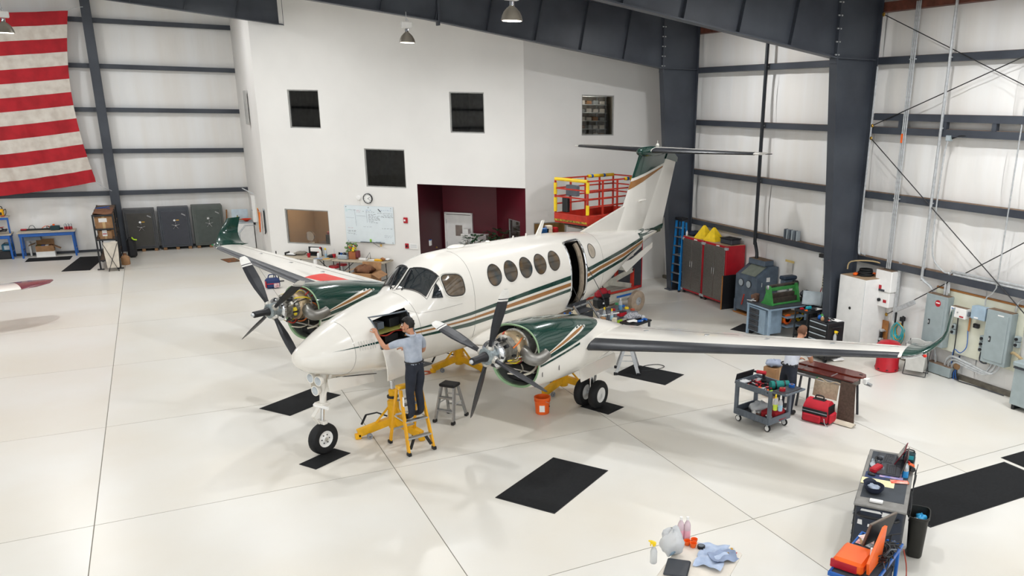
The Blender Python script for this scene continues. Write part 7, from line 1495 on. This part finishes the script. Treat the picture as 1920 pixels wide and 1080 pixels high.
o = thing('grab_pole', 'white pole lying on supports beside the airstair', 'pole', G(1140, 598, .651)); cy('pole', WHITE, o, (-.2, 0, .1), (.35, .08, .1), .016); cy('knob', ALU, o, (-.25, -.01, .1), (-.19, 0, .1), .03); bx('stand', GREY, o, (0, .03, .05), (.05, .05, .1)); bx('stand', GREY, o, (.2, .06, .05), (.05, .05, .1))
for k, (px, py, m_) in enumerate(((1118, 593, PAPER), (1130, 603, CARD), (1152, 606, mat('cream_box', 'cfc7b0', .7)))): carton('parts_carton', ('white', 'brown', 'cream')[k]+' small parts carton beside the airstair', 'carton', tuple(G(px, py, .651)), (.13, .1, .09+.02*k), .4*k, m_, False)
o = thing('lime_jug', 'lime green jug standing behind the port nacelle', 'jug', tuple(G(1162, 611))); la('jug_body', mat('lime_plastic', '9fc52a', .4), o, [(.07, 0), (.075, .02), (.075, .16), (.03, .2), (.03, .23)], n=16); cy('cap', BLACK, o, (0, 0, .23), (0, 0, .26), .03)
o = thing('safety_gear_bag', 'black and blue gear roll behind the nacelle at the cabin door', 'bag', tuple(G(1072, 607))); MB().ell((0, 0, .12), (.3, .12, .12)).out('roll', BLACK, o); [cy('blue_bottle', BLUE, o, (-.2+.16*k, .02, .2), (-.2+.16*k, .02, .32), .03) for k in range(3)]
# ================================================================ grey utility cart
ct = thing('utility_cart', 'grey plastic two tray utility cart full of tools beside the leaning person', 'cart', (9.33, 10.98, 0), math.radians(-77.5))
def tray(z, h, name):
    m = MB(); L_, W_ = .82, .62
    m.box((0, 0, z), (L_, W_, .02)); 
    for c, d in (((0, -W_/2, z+h/2), (L_, .025, h)), ((0, W_/2, z+h/2), (L_, .025, h)), ((-L_/2, 0, z+h/2), (.025, W_, h)), ((L_/2, 0, z+h/2), (.025, W_, h))): m.box(c, d, .004)
    m.out(name, GREY, ct)
    bx('tray_floor', BLACK, ct, (0, 0, z+.0125), (L_-.04, W_-.04, .006), 0)
    for sy in (-1, 1):
        for k in range(9): bx('tray_rib', GREY, ct, (-.36+.09*k, sy*(W_/2+.014), z+h/2), (.015, .012, h*.9), .003)
tray(.16, .12, 'lower_tray'); tray(.7, .1, 'upper_tray')
for sx in (-1, 1):
    for sy in (-1, 1):
        MB().box((sx*.385, sy*.285, .46), (.07, .07, .6), .012).out('leg', GREY, ct); w_ = la('caster', RUBBER, ct, [(.02, -.018), (.06, -.018), (.065, 0), (.06, .018), (.02, .018)], (sx*.34, sy*.25, .065), (0, 1, 0), 18); la('caster_hub', WHITE, w_, [(.005, -.022), (.045, -.021), (.045, .021), (.005, .022)], (sx*.34, sy*.25, .065), (0, 1, 0), 14); bx('fork', GALV, w_, (sx*.34, sy*.25, .12), (.05, .05, .05), .006)
MB().box((.52, 0, .8), (.24, .56, .03), .012).box((.5, -.26, .76), (.2, .03, .08), .008).box((.5, .26, .76), (.2, .03, .08), .008).out('handle_shelf', DGREY, ct); MB().tube([(.42, -.27, .78), (.7, -.27, .8), (.7, .27, .8), (.42, .27, .78)], .02, 8).out('push_handle', GREY, ct)
CTM = Matrix.Rotation(math.radians(-77.5), 3, 'Z')
def on_ct(x, y, z): return Vector((9.33, 10.98, z))+CTM@Vector((x, y, 0))
ZU, ZL = .717, .177
def htool(label, x, y, rz, m1, m2, L_=.22, z=ZU, kind='tool'):
    o = thing('hand_tool', label, kind, on_ct(x, y, z), rz); cy('tool_shaft', m2, o, (0, 0, .016), (L_*.55, 0, .016), .009); MB().box((-L_*.2, 0, .02), (L_*.42, .034, .034), .01).out('tool_handle', m1, o); MB().box((L_*.56, 0, .016), (.03, .03, .022), .004).out('tool_head', m2, o)
for k, (x, y, rz, m1, m2, l) in enumerate(((-.3, -.2, .4, RED, GALV, 'red handled screwdriver at the corner of the upper cart tray'), (-.1, -.22, 1.1, RED, BLACK, 'red handled pliers along the edge of the upper cart tray'), (.05, -.18, -.5, BLACK, GALV, 'black handled ratchet in the middle of the upper cart tray'), (.1, .0, .2, RED, GALV, 'red handled wrench crossing the upper cart tray'), (-.2, -.02, 2.0, BLACK, RED, 'black cutter with red jaws on the upper cart tray'), (.22, -.22, .9, GALV, GALV, 'plain steel spanner near the handle of the cart'), (.0, .12, -1.0, RED, BLACK, 'red snips beside the drill on the cart'), (.28, -.1, .1, mat('lime_green_tool', '9cc83e', .5), BLACK, 'lime green scraper near the teal pouch'), (-.02, -.1, .7, RED, RED, 'red marker lying among the cart tools'))): htool(l, x, y, rz, m1, m2)
for k in range(9):
    htool(('red grip', 'black grip', 'orange grip')[k % 3]+' '+('chisel', 'pick', 'hex driver', 'file', 'punch', 'feeler', 'nut driver', 'stripper', 'gauge')[k]+' among the tools in the upper cart tray', -.32+.075*k, (-.12, .03, -.24)[k % 3], .5*k, (RED, BLACK, ORANGE)[k % 3], (GALV, RED, BLACK)[k % 3], .17, ZU+.03)
dl = thing('cordless_drill', 'red and black cordless drill on the upper cart tray', 'drill', on_ct(-.2, .18, ZU), 2.2); MB().cyl((-.08, 0, .19), (.1, 0, .19), .035, n=14).out('motor_housing', RED, dl); cy('chuck', BLACK, dl, (.1, 0, .19), (.17, 0, .19), .025, .015); MB().bar((-.03, 0, .17), (-.05, 0, .06), .035, .045).out('grip', BLACK, dl); bx('battery', BLACK, dl, (-.04, 0, .03), (.11, .07, .06), .01)
tp_ = thing('tool_case', 'open black tool case with red tray on the upper cart tray', 'tool case', on_ct(-.17, -.03, ZU), math.radians(12)); bx('case_lid', BLACK, tp_, (-.0, .27, .1), (.5, .02, .2), .01, (12, 0, 0)); bx('case_tray', RED, tp_, (.18, .08, .02), (.2, .14, .04), .008); bx('bit_row', GALV, tp_, (.18, .08, .045), (.16, .1, .012), 0)
tl = thing('tool_pouch', 'teal rolled tool pouch with black straps on the cart', 'pouch', on_ct(.26, .12, ZU), math.radians(-20)); MB().cyl((-.17, 0, .08), (.17, 0, .08), .08, n=18).out('roll', mat('teal_canvas', '1f7f78', .8, var=.1), tl); [MB().cyl((x-.015, 0, .08), (x+.015, 0, .08), .085, n=18).out('strap', BLACK, tl) for x in (-.09, .08)]
tpz = .817
for x, y, m_, l in ((.52, -.14, RED, 'roll of red tape on the cart handle shelf'), (.5, .16, BLUE, 'roll of blue tape on the cart handle shelf')): o = thing('tape_roll', l, 'tape', on_ct(x, y, tpz)); la('roll', m_, o, [(.03, 0), (.055, 0), (.055, .05), (.03, .05)], n=20); la('core', CARD, o, [(.028, .004), (.031, .004), (.031, .052), (.028, .052)], n=20)
for x, y, l, lq, h in ((.54, -.34, 'spray bottle of yellow liquid hooked on the cart', mat('yellow_liquid', 'cfe04a', .2), .3), (.62, -.3, 'white headed clear spray bottle hooked on the cart', mat('pale_blue_liquid'), .3)): spray(l, on_ct(x, y, .5), .8, h, CLEAR, YPLAS if 'yellow' in l else WHITE, lq)
crumple(mat('clear_film', 'f3f5f7', .35, trans=.35, var=.02), 'plastic_bag', 'clear plastic bag of fittings in the lower cart tray', 'bag', on_ct(-.1, .05, ZL), (.22, .17, .2), 31); crumple(mat('clear_film'), 'plastic_bag', 'small clear bag at the corner of the upper cart tray', 'bag', on_ct(-.3, -.2, ZU+.04), (.1, .08, .06), 32)
for x, y, l in ((.12, -.05, 'red shop towel roll lying across the lower cart tray'), (.28, .1, 'second red shop towel bundle in the lower cart tray')): o = thing('shop_towel', l, 'towel', on_ct(x, y, ZL), .3); MB().cyl((-.16, 0, .075), (.16, 0, .075), .07, n=18).out('roll', mat('red_towel', 'a81f28', .85, var=.1), o); bx('loose_end', mat('red_towel'), o, (0, -.08, .02), (.3, .14, .01), .004)
bottle('round white cap bottle in the lower cart tray', on_ct(.0, -.22, ZL), .14, .05, WHITE, WHITE); o = thing('glass_jar', 'glass jar with metal lid in the lower cart tray', 'jar', on_ct(.1, -.22, ZL)); la('jar_wall', mat('amber_jar', '5a3a2c', .15), o, [(.045, 0), (.05, .01), (.05, .1), (.04, .12)], n=16); cy('lid', ALU, o, (0, 0, .12), (0, 0, .145), .045)
o = thing('mug', 'dark mug with a white rim in the lower cart tray', 'mug', on_ct(.3, -.2, ZL)); la('mug_wall', DGREY, o, [(.045, 0), (.05, .11), (.043, .11), (.04, .01), (0, .01)], n=18); la('mug_rim', WHITE, o, [(.043, .108), (.052, .112), (.043, .116)], n=18); tb('mug_handle', WHITE, o, [(.05, 0, .09), (.085, 0, .08), (.08, 0, .03), (.047, 0, .02)], .008, 6, 3)
o = thing('wipes_pack', 'bright blue pack of wipes in the lower cart tray', 'pack', on_ct(.22, -.25, ZL)); bx('pack_body', mat('cyan_pack', '35b4e0', .4), o, (0, 0, .03), (.12, .08, .06), .012); bx('pack_flap', WHITE, o, (0, 0, .062), (.05, .03, .004), 0)
# ================================================================ carton and stool behind the person
o = carton('tissue_carton', 'brown carton with a red topped bag beside the leaning person', 'carton', tuple(G(1449, 715, .3))[:2]+(0,), (.3, .3, .62), .3, CARD); crumple(mat('blue_grey_rags', '9aa3b5', .85), 'rag_bag', 'pale blue rags heaped on the tall carton', 'rags', (o.location.x, o.location.y, .625), (.16, .15, .14), 35); 
# ================================================================ maroon cabin furniture on a stand
MAH = mat('mahogany_veneer', '6b2a1e', .22, scale=2.2, col2='4a1a14', stretch=(1, 9, 1), coat=.6)
A0, A1, B0, B1 = Vector((11.0, 11.7, .82)), Vector((11.3, 10.5, .82)), Vector((10.42, 11.42, .82)), Vector((10.86, 10.27, .82))
cbn = thing('cabin_cabinet', 'polished mahogany cabin cabinet panels lying on a stand', 'cabinet', (10.9, 10.95, 0), math.radians(-72))
bx('lower_panel', MAH, cbn, (0, -.17, .8), (1.3, .24, .03), .006); MB().prism([(-.66, -.03), (.5, -.03), (.66, .02), (.7, .12), (.64, .24), (.5, .3), (-.6, .3)], .8, .835).out('upper_panel', MAH, cbn)
for x in (-.45, .2): bx('hinge_strip', ALU, cbn, (x, -.17, .818), (.02, .24, .006), 0)
bx('frame_box', mat('grey_felt', '6a6660', .9), cbn, (0, -.05, .72), (1.2, .34, .12)); bx('metal_rail', ALU, cbn, (0, -.27, .7), (1.3, .03, .05)); bx('end_bracket', WHITE, cbn, (.72, .1, .76), (.08, .14, .1)); MB().tube([(.7, .08, .72), (.84, .08, .7)], .035, 10).out('end_tube', ALU, cbn); bx('latch_hole', BLACK, cbn, (.58, .15, .838), (.06, .035, .004), 0); cy('green_cap', mat('green_cap'), cbn, (-.08, -.292, .72), (-.08, -.31, .72), .02)
for x in (-.5, .5):
    for y in (-.15, .2): MB().bar((x*1.1, y*1.2, 0), (x, y, .66), .035).out('stand_leg', DGREY, cbn)
CPT = mat('brown_carpet', '5c4a40', .95, var=.12, scale=25, bump=.5, bscale=200); CPT2 = mat('beige_carpet_back', 'b5a48c', .95, var=.08, scale=25)
MB().grid(lambda u, v: (.42+.3*u+.05*v*(u-.5)+.04*v, -.31-.03*math.sin(PI*v)-.06*v**3, .78-.74*v), 8, 14, .012).out('carpet_liner', CPT, cbn, ang=70)
MB().grid(lambda u, v: (.42+.4*u+.03*math.sin(v*3), -.37-.16*v, .012+.05*math.sin(PI*v)), 8, 8, .012).out('carpet_curl', mat('cream_carpet_back', 'cfc5b2', .9), cbn, ang=70)
MB().grid(lambda u, v: (-.12+.5*u, -.295-.05*v-.02*math.sin(u*6), .68-.3*v), 8, 6, .01).out('carpet_flap', CPT2, cbn, ang=70)
MB().tube([(-.1+.06*k, -.3, .7+.025*math.sin(k*1.1)) for k in range(10)], .014, 6, 3).out('rolled_edge', CPT2, cbn)
# red tool bag
tb_ = thing('rolling_tool_bag', 'red and black rolling tool bag standing beside the mahogany cabinet', 'bag', (10.39, 10.61, 0), math.radians(-68)); RN = mat('red_bag_nylon', 'c01f30', .7, var=.06)
MB().loft([[Vector((x, y, z)) for x, y, z in ((-.25*k, -.17*k2, z), (.25*k, -.17*k2, z), (.25*k, .17*k2, z), (-.25*k, .17*k2, z))] for z, k, k2 in ((0, 1, 1), (.2, 1, 1), (.3, .98, .92), (.38, .93, .6), (.42, .88, .35))]).out('bag_body', RN, tb_)
bx('black_base', BLACK, tb_, (0, 0, .03), (.52, .36, .06), .02); bx('black_band', BLACK, tb_, (0, -.178, .22), (.5, .02, .1), .006); bx('silver_piping', LGREY, tb_, (0, -.19, .22), (.5, .006, .012), 0); bx('front_pocket', RN, tb_, (-.04, -.2, .1), (.36, .06, .14), .02); bx('side_pocket', RN, tb_, (.28, 0, .12), (.06, .26, .18), .02); bx('end_panel', BLACK, tb_, (.25, 0, .28), (.02, .26, .16), .006); bx('top_pad', BLACK, tb_, (0, 0, .42), (.24, .12, .03), .01); tb('handle', BLACK, tb_, [(-.08, 0, .42), (-.07, 0, .49), (.07, 0, .49), (.08, 0, .42)], .014, 6, 3); tb('tow_frame', ALU, tb_, [(.2, -.2, .14), (.22, -.22, .1), (.24, -.2, .03), (.3, -.2, .01)], .008, 6, 3); [la('wheel', BLACK, tb_, [(.01, -.015), (.04, -.015), (.04, .015), (.01, .015)], (x, .18, .04), (1, 0, 0), 12) for x in (-.2, .2)]
# ================================================================ black roller cabinet with laptops
RC_R = math.atan2(1.13, 1.44); rcx = (Vector((8.62, 7.67, 0))+Vector((7.55, 6.08, 0)))/2
rc_ = thing('roller_cabinet', 'long dark roller cabinet with laptops and drinks on top', 'tool cabinet', rcx, RC_R); LL, WW, HH = 1.83, .59, .9
bx('cabinet_body', DGREY, rc_, (0, 0, .5), (LL, WW, .76), .01); bx('worktop', mat('worn_grey_top', '84827e', .5, var=.1, scale=8), rc_, (0, 0, .885), (LL+.04, WW+.04, .03), .008); bx('rubber_inlay', mat('dark_rubber_top', '3f444a', .8, var=.08), rc_, (.08, 0, .9015), (LL-.26, WW-.06, .004), 0)
for k in range(5): dd_ = bx('drawer', BLACK, rc_, (0, WW/2+.008, .8-.14*k), (LL*.92, .02, .12), .004); bx('drawer_pull', ALU, dd_, (0, WW/2+.024, .84-.14*k), (LL*.9, .015, .02), .003)
bx('end_panel', mat('slate_end_panel', '343a46', .45), rc_, (-LL/2-.004, 0, .5), (.012, WW*.94, .72), .004); tb('push_handle', BLACK, rc_, [(-LL/2-.01, .24, .78), (-LL/2-.07, .22, .77), (-LL/2-.07, -.2, .77), (-LL/2-.01, -.22, .78)], .018, 8, 2)
for y, z, d in ((.1, .83, (.26, .03)), (-.1, .81, (.14, .07)), (.22, .66, (.06, .07)), (.1, .63, (.05, .04))): MB().prism([(y-d[0]/2, z-d[1]/2), (y+d[0]/2, z-d[1]/2*.8), (y+d[0]/2*.9, z+d[1]/2), (y-d[0]/2*.8, z+d[1]/2*.9)], -LL/2-.016, -LL/2-.011, 'x').out('torn_sticker', PAPER, rc_)
for x in (-.8, .8):
    for y in (-.22, .22): la('caster', RUBBER, rc_, [(.02, -.025), (.06, -.025), (.06, .025), (.02, .025)], (x, y, .06), (0, 1, 0), 14)
RM = Matrix.Rotation(RC_R, 3, 'Z')
def on_rc(x, y, z=.9045): return rcx+RM@Vector((x, y, 0))+Vector((0, 0, z))
def laptop(label, x, y, rz, lidm, open_=100, w_=.36, d=.25):
    t = thing('laptop', label, 'laptop', on_rc(x, y), RC_R+rz); bx('base', DGREY, t, (0, 0, .012), (w_, d, .022), .005); bx('keyboard', BLACK, t, (0, .03, .0238), (w_*.86, d*.45, .002), 0); bx('touchpad', GREY, t, (0, -d*.3, .0238), (.1, .06, .002), 0)
    for r in range(4): [bx('key', DGREY, t, (-w_*.38+w_*.076*k, .075-.026*r, .0255), (w_*.06, .02, .003), 0) for k in range(11)]
    a = math.radians(open_-90); b_ = Vector((0, d/2, .02)); up = Vector((0, math.sin(a), math.cos(a)))
    c = b_+up*d/2; bx('lid', lidm, t, c, (w_, .012, d), .004, (-(open_-90), 0, 0)); bx('screen', mat('dark_screen', '15181d', .1), t, c+Vector((0, -math.cos(a), math.sin(a)))*.0075, (w_*.92, .002, d*.88), 0, (-(open_-90), 0, 0)); return t
laptop('dark laptop opened flat with a red lid at the far end of the cabinet', .62, .06, PI-.05, mat('red_laptop_lid', '7d1f2f', .35), 118); laptop('black laptop with a tall grey lid in the middle of the cabinet', .25, .0, PI+.03, mat('grey_laptop_lid', '5d5a57', .4), 105, .38, .3)
o = thing('headphones', 'black ear defenders on the roller cabinet', 'ear defenders', on_rc(.45, .15), RC_R); tb('band', BLACK, o, [(-.09, 0, .03), (-.06, .04, .06), (.06, .04, .06), (.09, 0, .03)], .016, 8, 4); [MB().ell((s_*.09, 0, .035), (.03, .045, .035)).out('cup', DGREY, o) for s_ in (-1, 1)]
o = thing('work_gloves', 'grey gloves and glasses on the roller cabinet', 'gloves', on_rc(.36, .2), RC_R); MB().ell((0, 0, .015), (.12, .06, .015)).out('glove_palm', LGREY, o); [MB().tube([(.08, -.04+.027*k, .015), (.17, -.05+.03*k, .012)], .012, 6).out('glove_finger', LGREY, o) for k in range(4)]
o = thing('torch_case', 'red flashlight case on the roller cabinet', 'case', on_rc(.18, .16), RC_R+1.2); bx('case_body', RED, o, (0, 0, .035), (.1, .22, .07), .015); bx('case_latch', BLACK, o, (.052, 0, .035), (.008, .06, .03), .004)
o = thing('computer_mouse', 'black mouse on a dark pad on the roller cabinet', 'mouse', on_rc(.0, .2, .908), RC_R+1.3); MB().ell((0, 0, .012), (.055, .032, .02)).out('mouse_body', BLACK, o); cy('scroll_wheel', GREY, o, (.02, -.006, .03), (.02, .006, .03), .008)
sheet('mouse_pad', 'navy mouse pad on the roller cabinet', on_rc(.0, .15, .905), .2, .26, RC_R, mat('navy_pad', '2c3a5e', .8), .0005, 2, 'mouse pad'); sheet('paper_sheet', 'manila folder on the roller cabinet', on_rc(-.2, .1, .905), .2, .42, RC_R, mat('manila', 'efe2b4', .7), .002, 3); sheet('magazine', 'pink and blue magazine under the black laptop', on_rc(.1, -.05, .906), .2, .3, RC_R, mat('magazine_print', 'c9a9c0', .5, scale=12, col2='3f6fc0'), .0005, 4, 'magazine')
b1 = bottle('steel drinking flask with a blue base on the roller cabinet', on_rc(.12, -.22), .24, .04, mat('steel_flask', 'b9bcc0', .25, .7), BLACK, None, 'drinking_flask'); la('blue_base', mat('azure_base', '2b8fd0', .3), b1, [(.0405, .005), (.041, .01), (.041, .1)], n=18)
o = thing('cordless_grinder', 'orange cordless tool at the edge of the roller cabinet', 'tool', on_rc(.42, -.24), RC_R+.5); bx('tool_body', ORANGE, o, (0, 0, .05), (.2, .1, .08), .02, (0, 12, 0)); cy('tool_nose', BLACK, o, (-.08, .02, .06), (-.18, .02, .07), .035); bx('tool_switch', RED, o, (.0, .0, .1), (.06, .03, .03), .008)
o = thing('cordless_radio', 'dark teal radio at the far end of the roller cabinet', 'radio', on_rc(.7, -.23), RC_R); bx('radio_body', mat('dark_teal_plastic'), o, (0, 0, .07), (.12, .16, .14), .02); bx('radio_face', TEAL, o, (-.062, 0, .08), (.006, .12, .06), .003); tb('radio_handle', BLACK, o, [(0, -.06, .13), (0, -.05, .17), (0, .05, .17), (0, .06, .13)], .01, 6, 3)
o = thing('snack_bag', 'red and orange snack packet on the roller cabinet', 'packet', on_rc(-.08, -.16), RC_R-1.3); MB().grid(lambda u, v: ((u-.5)*.22, (v-.5)*.1, .012+.014*math.sin(PI*u)*math.sin(PI*v)), 8, 6, .008).out('packet', mat('red_packet', 'd84a2c', .35, scale=14, col2='e8b8a8'), o); bx('packet_seal', ORANGE, o, (.11, 0, .01), (.02, .1, .004), 0)
cpb = thing('baseball_cap', 'navy and grey cap lying upside down on the roller cabinet', 'cap', on_rc(-.52, .12), RC_R+.4); la('cap_crown', NAVYC, cpb, [(.02, .005), (.09, .02), (.12, .06), (.125, .1), (.12, .1), (.11, .065), (.07, .03), (0, .02)], n=22); MB().grid(lambda u, v: (.1+.12*v-.02*(2*u-1)**2, (u-.5)*.2*(1-.2*v), .085+.01*v-.03*(2*u-1)**2), 8, 5, .006).out('cap_brim', NAVYC, cpb); crumple(mat('grey_lining', '9aa4b5', .8), 'cap_lining', '', '', (0, 0, .035), (.1, .07, .06), 41, cpb)
o = thing('power_adapter', 'white power adapter at the end of the roller cabinet', 'adapter', on_rc(-.8, .06), RC_R); bx('adapter_body', WHITE, o, (0, 0, .015), (.07, .16, .03), .006); bx('adapter_socket', BLACK, o, (.036, .02, .015), (.004, .04, .012), 0)
o = thing('charging_cables', 'tangle of black charging cables hanging behind the roller cabinet', 'cable', on_rc(.3, -.32, .86), RC_R); [MB().tube([(.5-.35*k+rnd.uniform(-.1, .1), rnd.uniform(-.03, .0)-.01, rnd.uniform(-.25, .03)) for k in range(5)], .005, 5, 5).out('cable', BLACK, o) for _ in range(6)]
# waste bin
bn = thing('waste_bin', 'black waste bin with blue and white rubbish beside the roller cabinet', 'bin', (8.2, 6.38, 0), RC_R); 
def bring(w_, d, z, n=20): return [Vector((w_*spow(math.cos(2*PI*k/n), .5), d*spow(math.sin(2*PI*k/n), .5), z)) for k in range(n)]
MB().loft([bring(.14, .09, 0), bring(.15, .1, .02), bring(.19, .125, .56), bring(.205, .14, .57), bring(.205, .14, .6), bring(.19, .127, .6), bring(.14, .09, .03)]).out('bin_wall', mat('black_bin_plastic', '25241f', .5), bn); crumple(mat('blue_gloves', '3aa6dc', .5), 'blue_rubbish', '', '', (.02, -.03, .44), (.1, .07, .12), 51, bn); crumple(PAPER, 'white_rubbish', '', '', (-.08, .04, .44), (.07, .05, .1), 52, bn)
# ================================================================ blue cart with monitor and orange bins
bcr = math.atan2(.29, .6); bcc = Vector((6.64, 5.72, 0)); BCT = thing('blue_service_cart', 'blue edged service cart with a black top and tangled cables', 'cart', bcc, bcr)
bx('cart_top', mat('dark_rubber_top'), BCT, (-.2, 0, .79), (1.06, .46, .02), .004)
for c, d in (((-.2, .235, .79), (1.1, .025, .05)), ((-.2, -.235, .79), (1.1, .025, .05)), ((.33, 0, .79), (.025, .48, .05)), ((-.73, 0, .79), (.025, .48, .05))): bx('blue_edge', BLUE, BCT, c, d, .005)
for x in (.3, -.7):
    for y in (-.21, .21): bx('leg', BLUE, BCT, (x, y, .42), (.04, .04, .7)); la('caster', RUBBER, BCT, [(.015, -.02), (.06, -.02), (.06, .02), (.015, .02)], (x, y, .06), (0, 1, 0), 12)
bx('lower_shelf', BLUE, BCT, (-.2, 0, .25), (1.04, .46, .03)); bx('lower_box', BLACK, BCT, (.1, 0, .4), (.4, .36, .28), .02)
BM = Matrix.Rotation(bcr, 3, 'Z')
def on_bc(x, y, z=.801): return bcc+BM@Vector((x, y, 0))+Vector((0, 0, z))
o = thing('flat_monitor', 'flat brown backed monitor standing on the blue cart', 'monitor', on_bc(.1, -.02), bcr+PI-.3); bx('monitor_back', mat('brown_grey_back', '6f6459', .5), o, (0, 0, .24), (.5, .03, .32), .006, (-14, 0, 0)); bx('monitor_screen', BLACK, o, (0, .02, .24), (.47, .004, .29), 0, (-14, 0, 0)); bx('monitor_foot', ALU, o, (0, -.03, .01), (.2, .16, .02), .006); bx('monitor_neck', BLACK, o, (0, -.02, .08), (.05, .03, .14)); bx('clamp_plate', LGREY, o, (-.05, -.12, .11), (.08, .012, .2), .004, (-12, 0, 0))
for k in range(4): sheet('leaflet', ('red and white', 'brown', 'white', 'pale pink')[k]+' leaflet in the heap on the blue cart', on_bc(.15+.02*k, .14-.015*k, .803+.006*k), .22, .16, bcr+.4*k, (mat('red_white_print2', 'e8d8d4', .6, scale=14, col2='c8402e'), CARD, PAPER, mat('pink_print', 'e3c3bb', .6))[k], .003, k+3, 'leaflet', 'leaflets on the blue cart')
o = thing('computer_mouse', 'black mouse on the blue cart', 'mouse', on_bc(-.12, .1), bcr); MB().ell((0, 0, .014), (.055, .034, .022)).out('mouse_body', BLACK, o); cy('scroll_wheel', GREY, o, (.02, -.006, .033), (.02, .006, .033), .008)
o = thing('cable_bundle', 'thick bundle of black cables on the blue cart', 'cable', on_bc(-.02, -.15), bcr); [MB().tube([(.2-.11*k+rnd.uniform(-.07, .07), rnd.uniform(-.12, .06), rnd.uniform(.02, .2)) for k in range(6)], .008, 6, 5).out('cable', BLACK if q else GREY, o) for q in range(11)]; bx('power_brick', DGREY, o, (.05, .0, .03), (.14, .07, .05), .01)
o = tag(MB().tube([on_bc(.33, -.26, .75), on_bc(.4, -.3, .5), on_bc(.3, -.34, .3), on_bc(.32, -.33, .02)], .008, 6, 5).out('red_power_cord', mat('brick_cord', 'a8442e', .5)), 'red power cord hanging from the blue cart', 'cord')
og = thing('orange_tool_case', 'open orange moulded case standing on the blue cart', 'case', on_bc(-.42, 0.02), bcr); bx('case_base', ORANGE, og, (0, .06, .07), (.42, .34, .14), .03); MB().prism([(-.2, .05), (.22, .05), (.3, .42), (.2, .44), (-.24, .2)], -.18, -.15, 'y').out('case_lid', ORANGE, og); bx('case_shelf', ORANGE, og, (.26, -.12, .03), (.12, .2, .05), .01); bx('lid_latch', WHITE, og, (-.05, -.135, .25), (.03, .02, .09), .004); bx('red_edge', RED, og, (-.2, .1, .06), (.03, .3, .1), .008)
# ================================================================ beige table at the bottom with rags and bottles
d1, d2 = Vector((-.6, .8, 0)), Vector((-.8, -.6, 0)); tc_ = Vector((5.36, 6.46, 0))+d1*.36+d2*.9; br = math.atan2(d2.y, d2.x)
btb = thing('rag_table', 'beige folding table with blue rags and orange cups near the open floor', 'table', tc_, br); bx('table_top', mat('pale_table_top', 'e0d8cc', .5, var=.03), btb, (0, 0, .715), (1.8, .72, .045), .015); [MB().tube([(sx*.7, sy*.28, 0), (sx*.68, sy*.28, .7)], .014, 6).out('leg', GREY, btb) for sx in (-1, 1) for sy in (-1, 1)]; bx('red_mark', RED, btb, (-.85, .3, .738), (.03, .015, .002), 0)
def on_bt(a, b, z=.7385): return Vector((5.36, 6.46, z))+d1*a+d2*b       # a along the far edge, b away from the corner
RAGB = mat('pale_blue_rag', 'b9c6dc', .85, scale=12, col2='9fb0cc', bump=.4, bscale=25)
for k, (a, b, w_, l_, rz) in enumerate(((.3, .14, .3, .34, .3), (.26, .36, .34, .3, .0), (.16, .25, .22, .3, .8))):
    q = random.Random(60+k); ph = [q.uniform(0, 6) for _ in range(4)]
    tag(MB().grid(lambda u, v, ph=ph: ((u-.5)*w_*(1+.1*math.sin(v*7+ph[3])), (v-.5)*l_*(1+.1*math.sin(u*6+ph[0])), .022+.012*k+.014*math.sin(u*8+ph[0]+v*5)+.01*math.sin(v*13+ph[1])), 16, 16, .005).out('shop_rag', RAGB if k < 2 else mat('grey_blue_rag', '8f9db8', .85, var=.1), None, on_bt(a, b), br+rz, 60), ('pale blue rag with tan seams nearest the orange cups', 'pale blue rag bunched at the table edge', 'grey blue rag over the steel parts')[k], 'rag')
for k, (a, b) in enumerate(((.63, .12), (.57, .05), (.55, .14))): o = thing('measuring_cup', 'small orange plastic cup on the rag table', 'cup', on_bt(a, b), 0, 'orange cups on the rag table'); la('cup_wall', ORANGE, o, [(.03, 0), (.042, .055), (.037, .055), (.026, .006), (0, .006)], n=18)
for k, (a, b) in enumerate(((.74, .0), (.67, -.03))): bottle('clear bottle with pink liquid on the far edge of the rag table', on_bt(a, b+.05), .3, .04, mat('pink_plastic', 'f8e0e8', .2, trans=.3, var=.02), WHITE, mat('pink_liquid', 'e8b4c4', .3), 'pink_bottle', 'pink bottles on the rag table')
pg_ = crumple(mat('clear_film'), 'plastic_bag', 'tall clear plastic bag of parts on the rag table', 'bag', on_bt(.72, .4), (.13, .11, .32), 71); crumple(mat('blue_grey_parts', '7d93a3', .6), 'bagged_rag', '', '', (0, 0, .01), (.09, .08, .1), 72, pg_)
for k, (a, b) in enumerate(((.1, .1), (.13, .16), (.07, .2), (.12, .04))): o = thing('steel_fitting', 'small steel fitting under the rags on the table', 'fitting', on_bt(a, b), k, 'steel fittings on the rag table'); cy('barrel', GALV, o, (-.03, 0, .02), (.03, 0, .02), .018); cy('nut', mat('brass'), o, (-.01, 0, .02), (.012, 0, .02), .024, n=6)
o = thing('small_box_lid', 'black ring beside the orange cups on the rag table', 'ring', on_bt(.46, .12)); la('ring', BLACK, o, [(.03, 0), (.045, .0), (.045, .03), (.03, .03)], n=18); la('inner_bead', GREY, o, [(.028, .026), (.034, .034), (.028, .034)], n=18)
o = thing('tablet_case', 'charcoal tablet case lying on the rag table', 'case', on_bt(.56, .66), br+.2); bx('case_body', DGREY, o, (0, 0, .012), (.34, .26, .024), .011); bx('case_hinge', BLACK, o, (0, .13, .012), (.3, .01, .014), .003)
spray('spray bottle with yellow and black head beyond the rag table', on_bt(.84, .66), 2.0, .28, CLEAR, YPLAS)
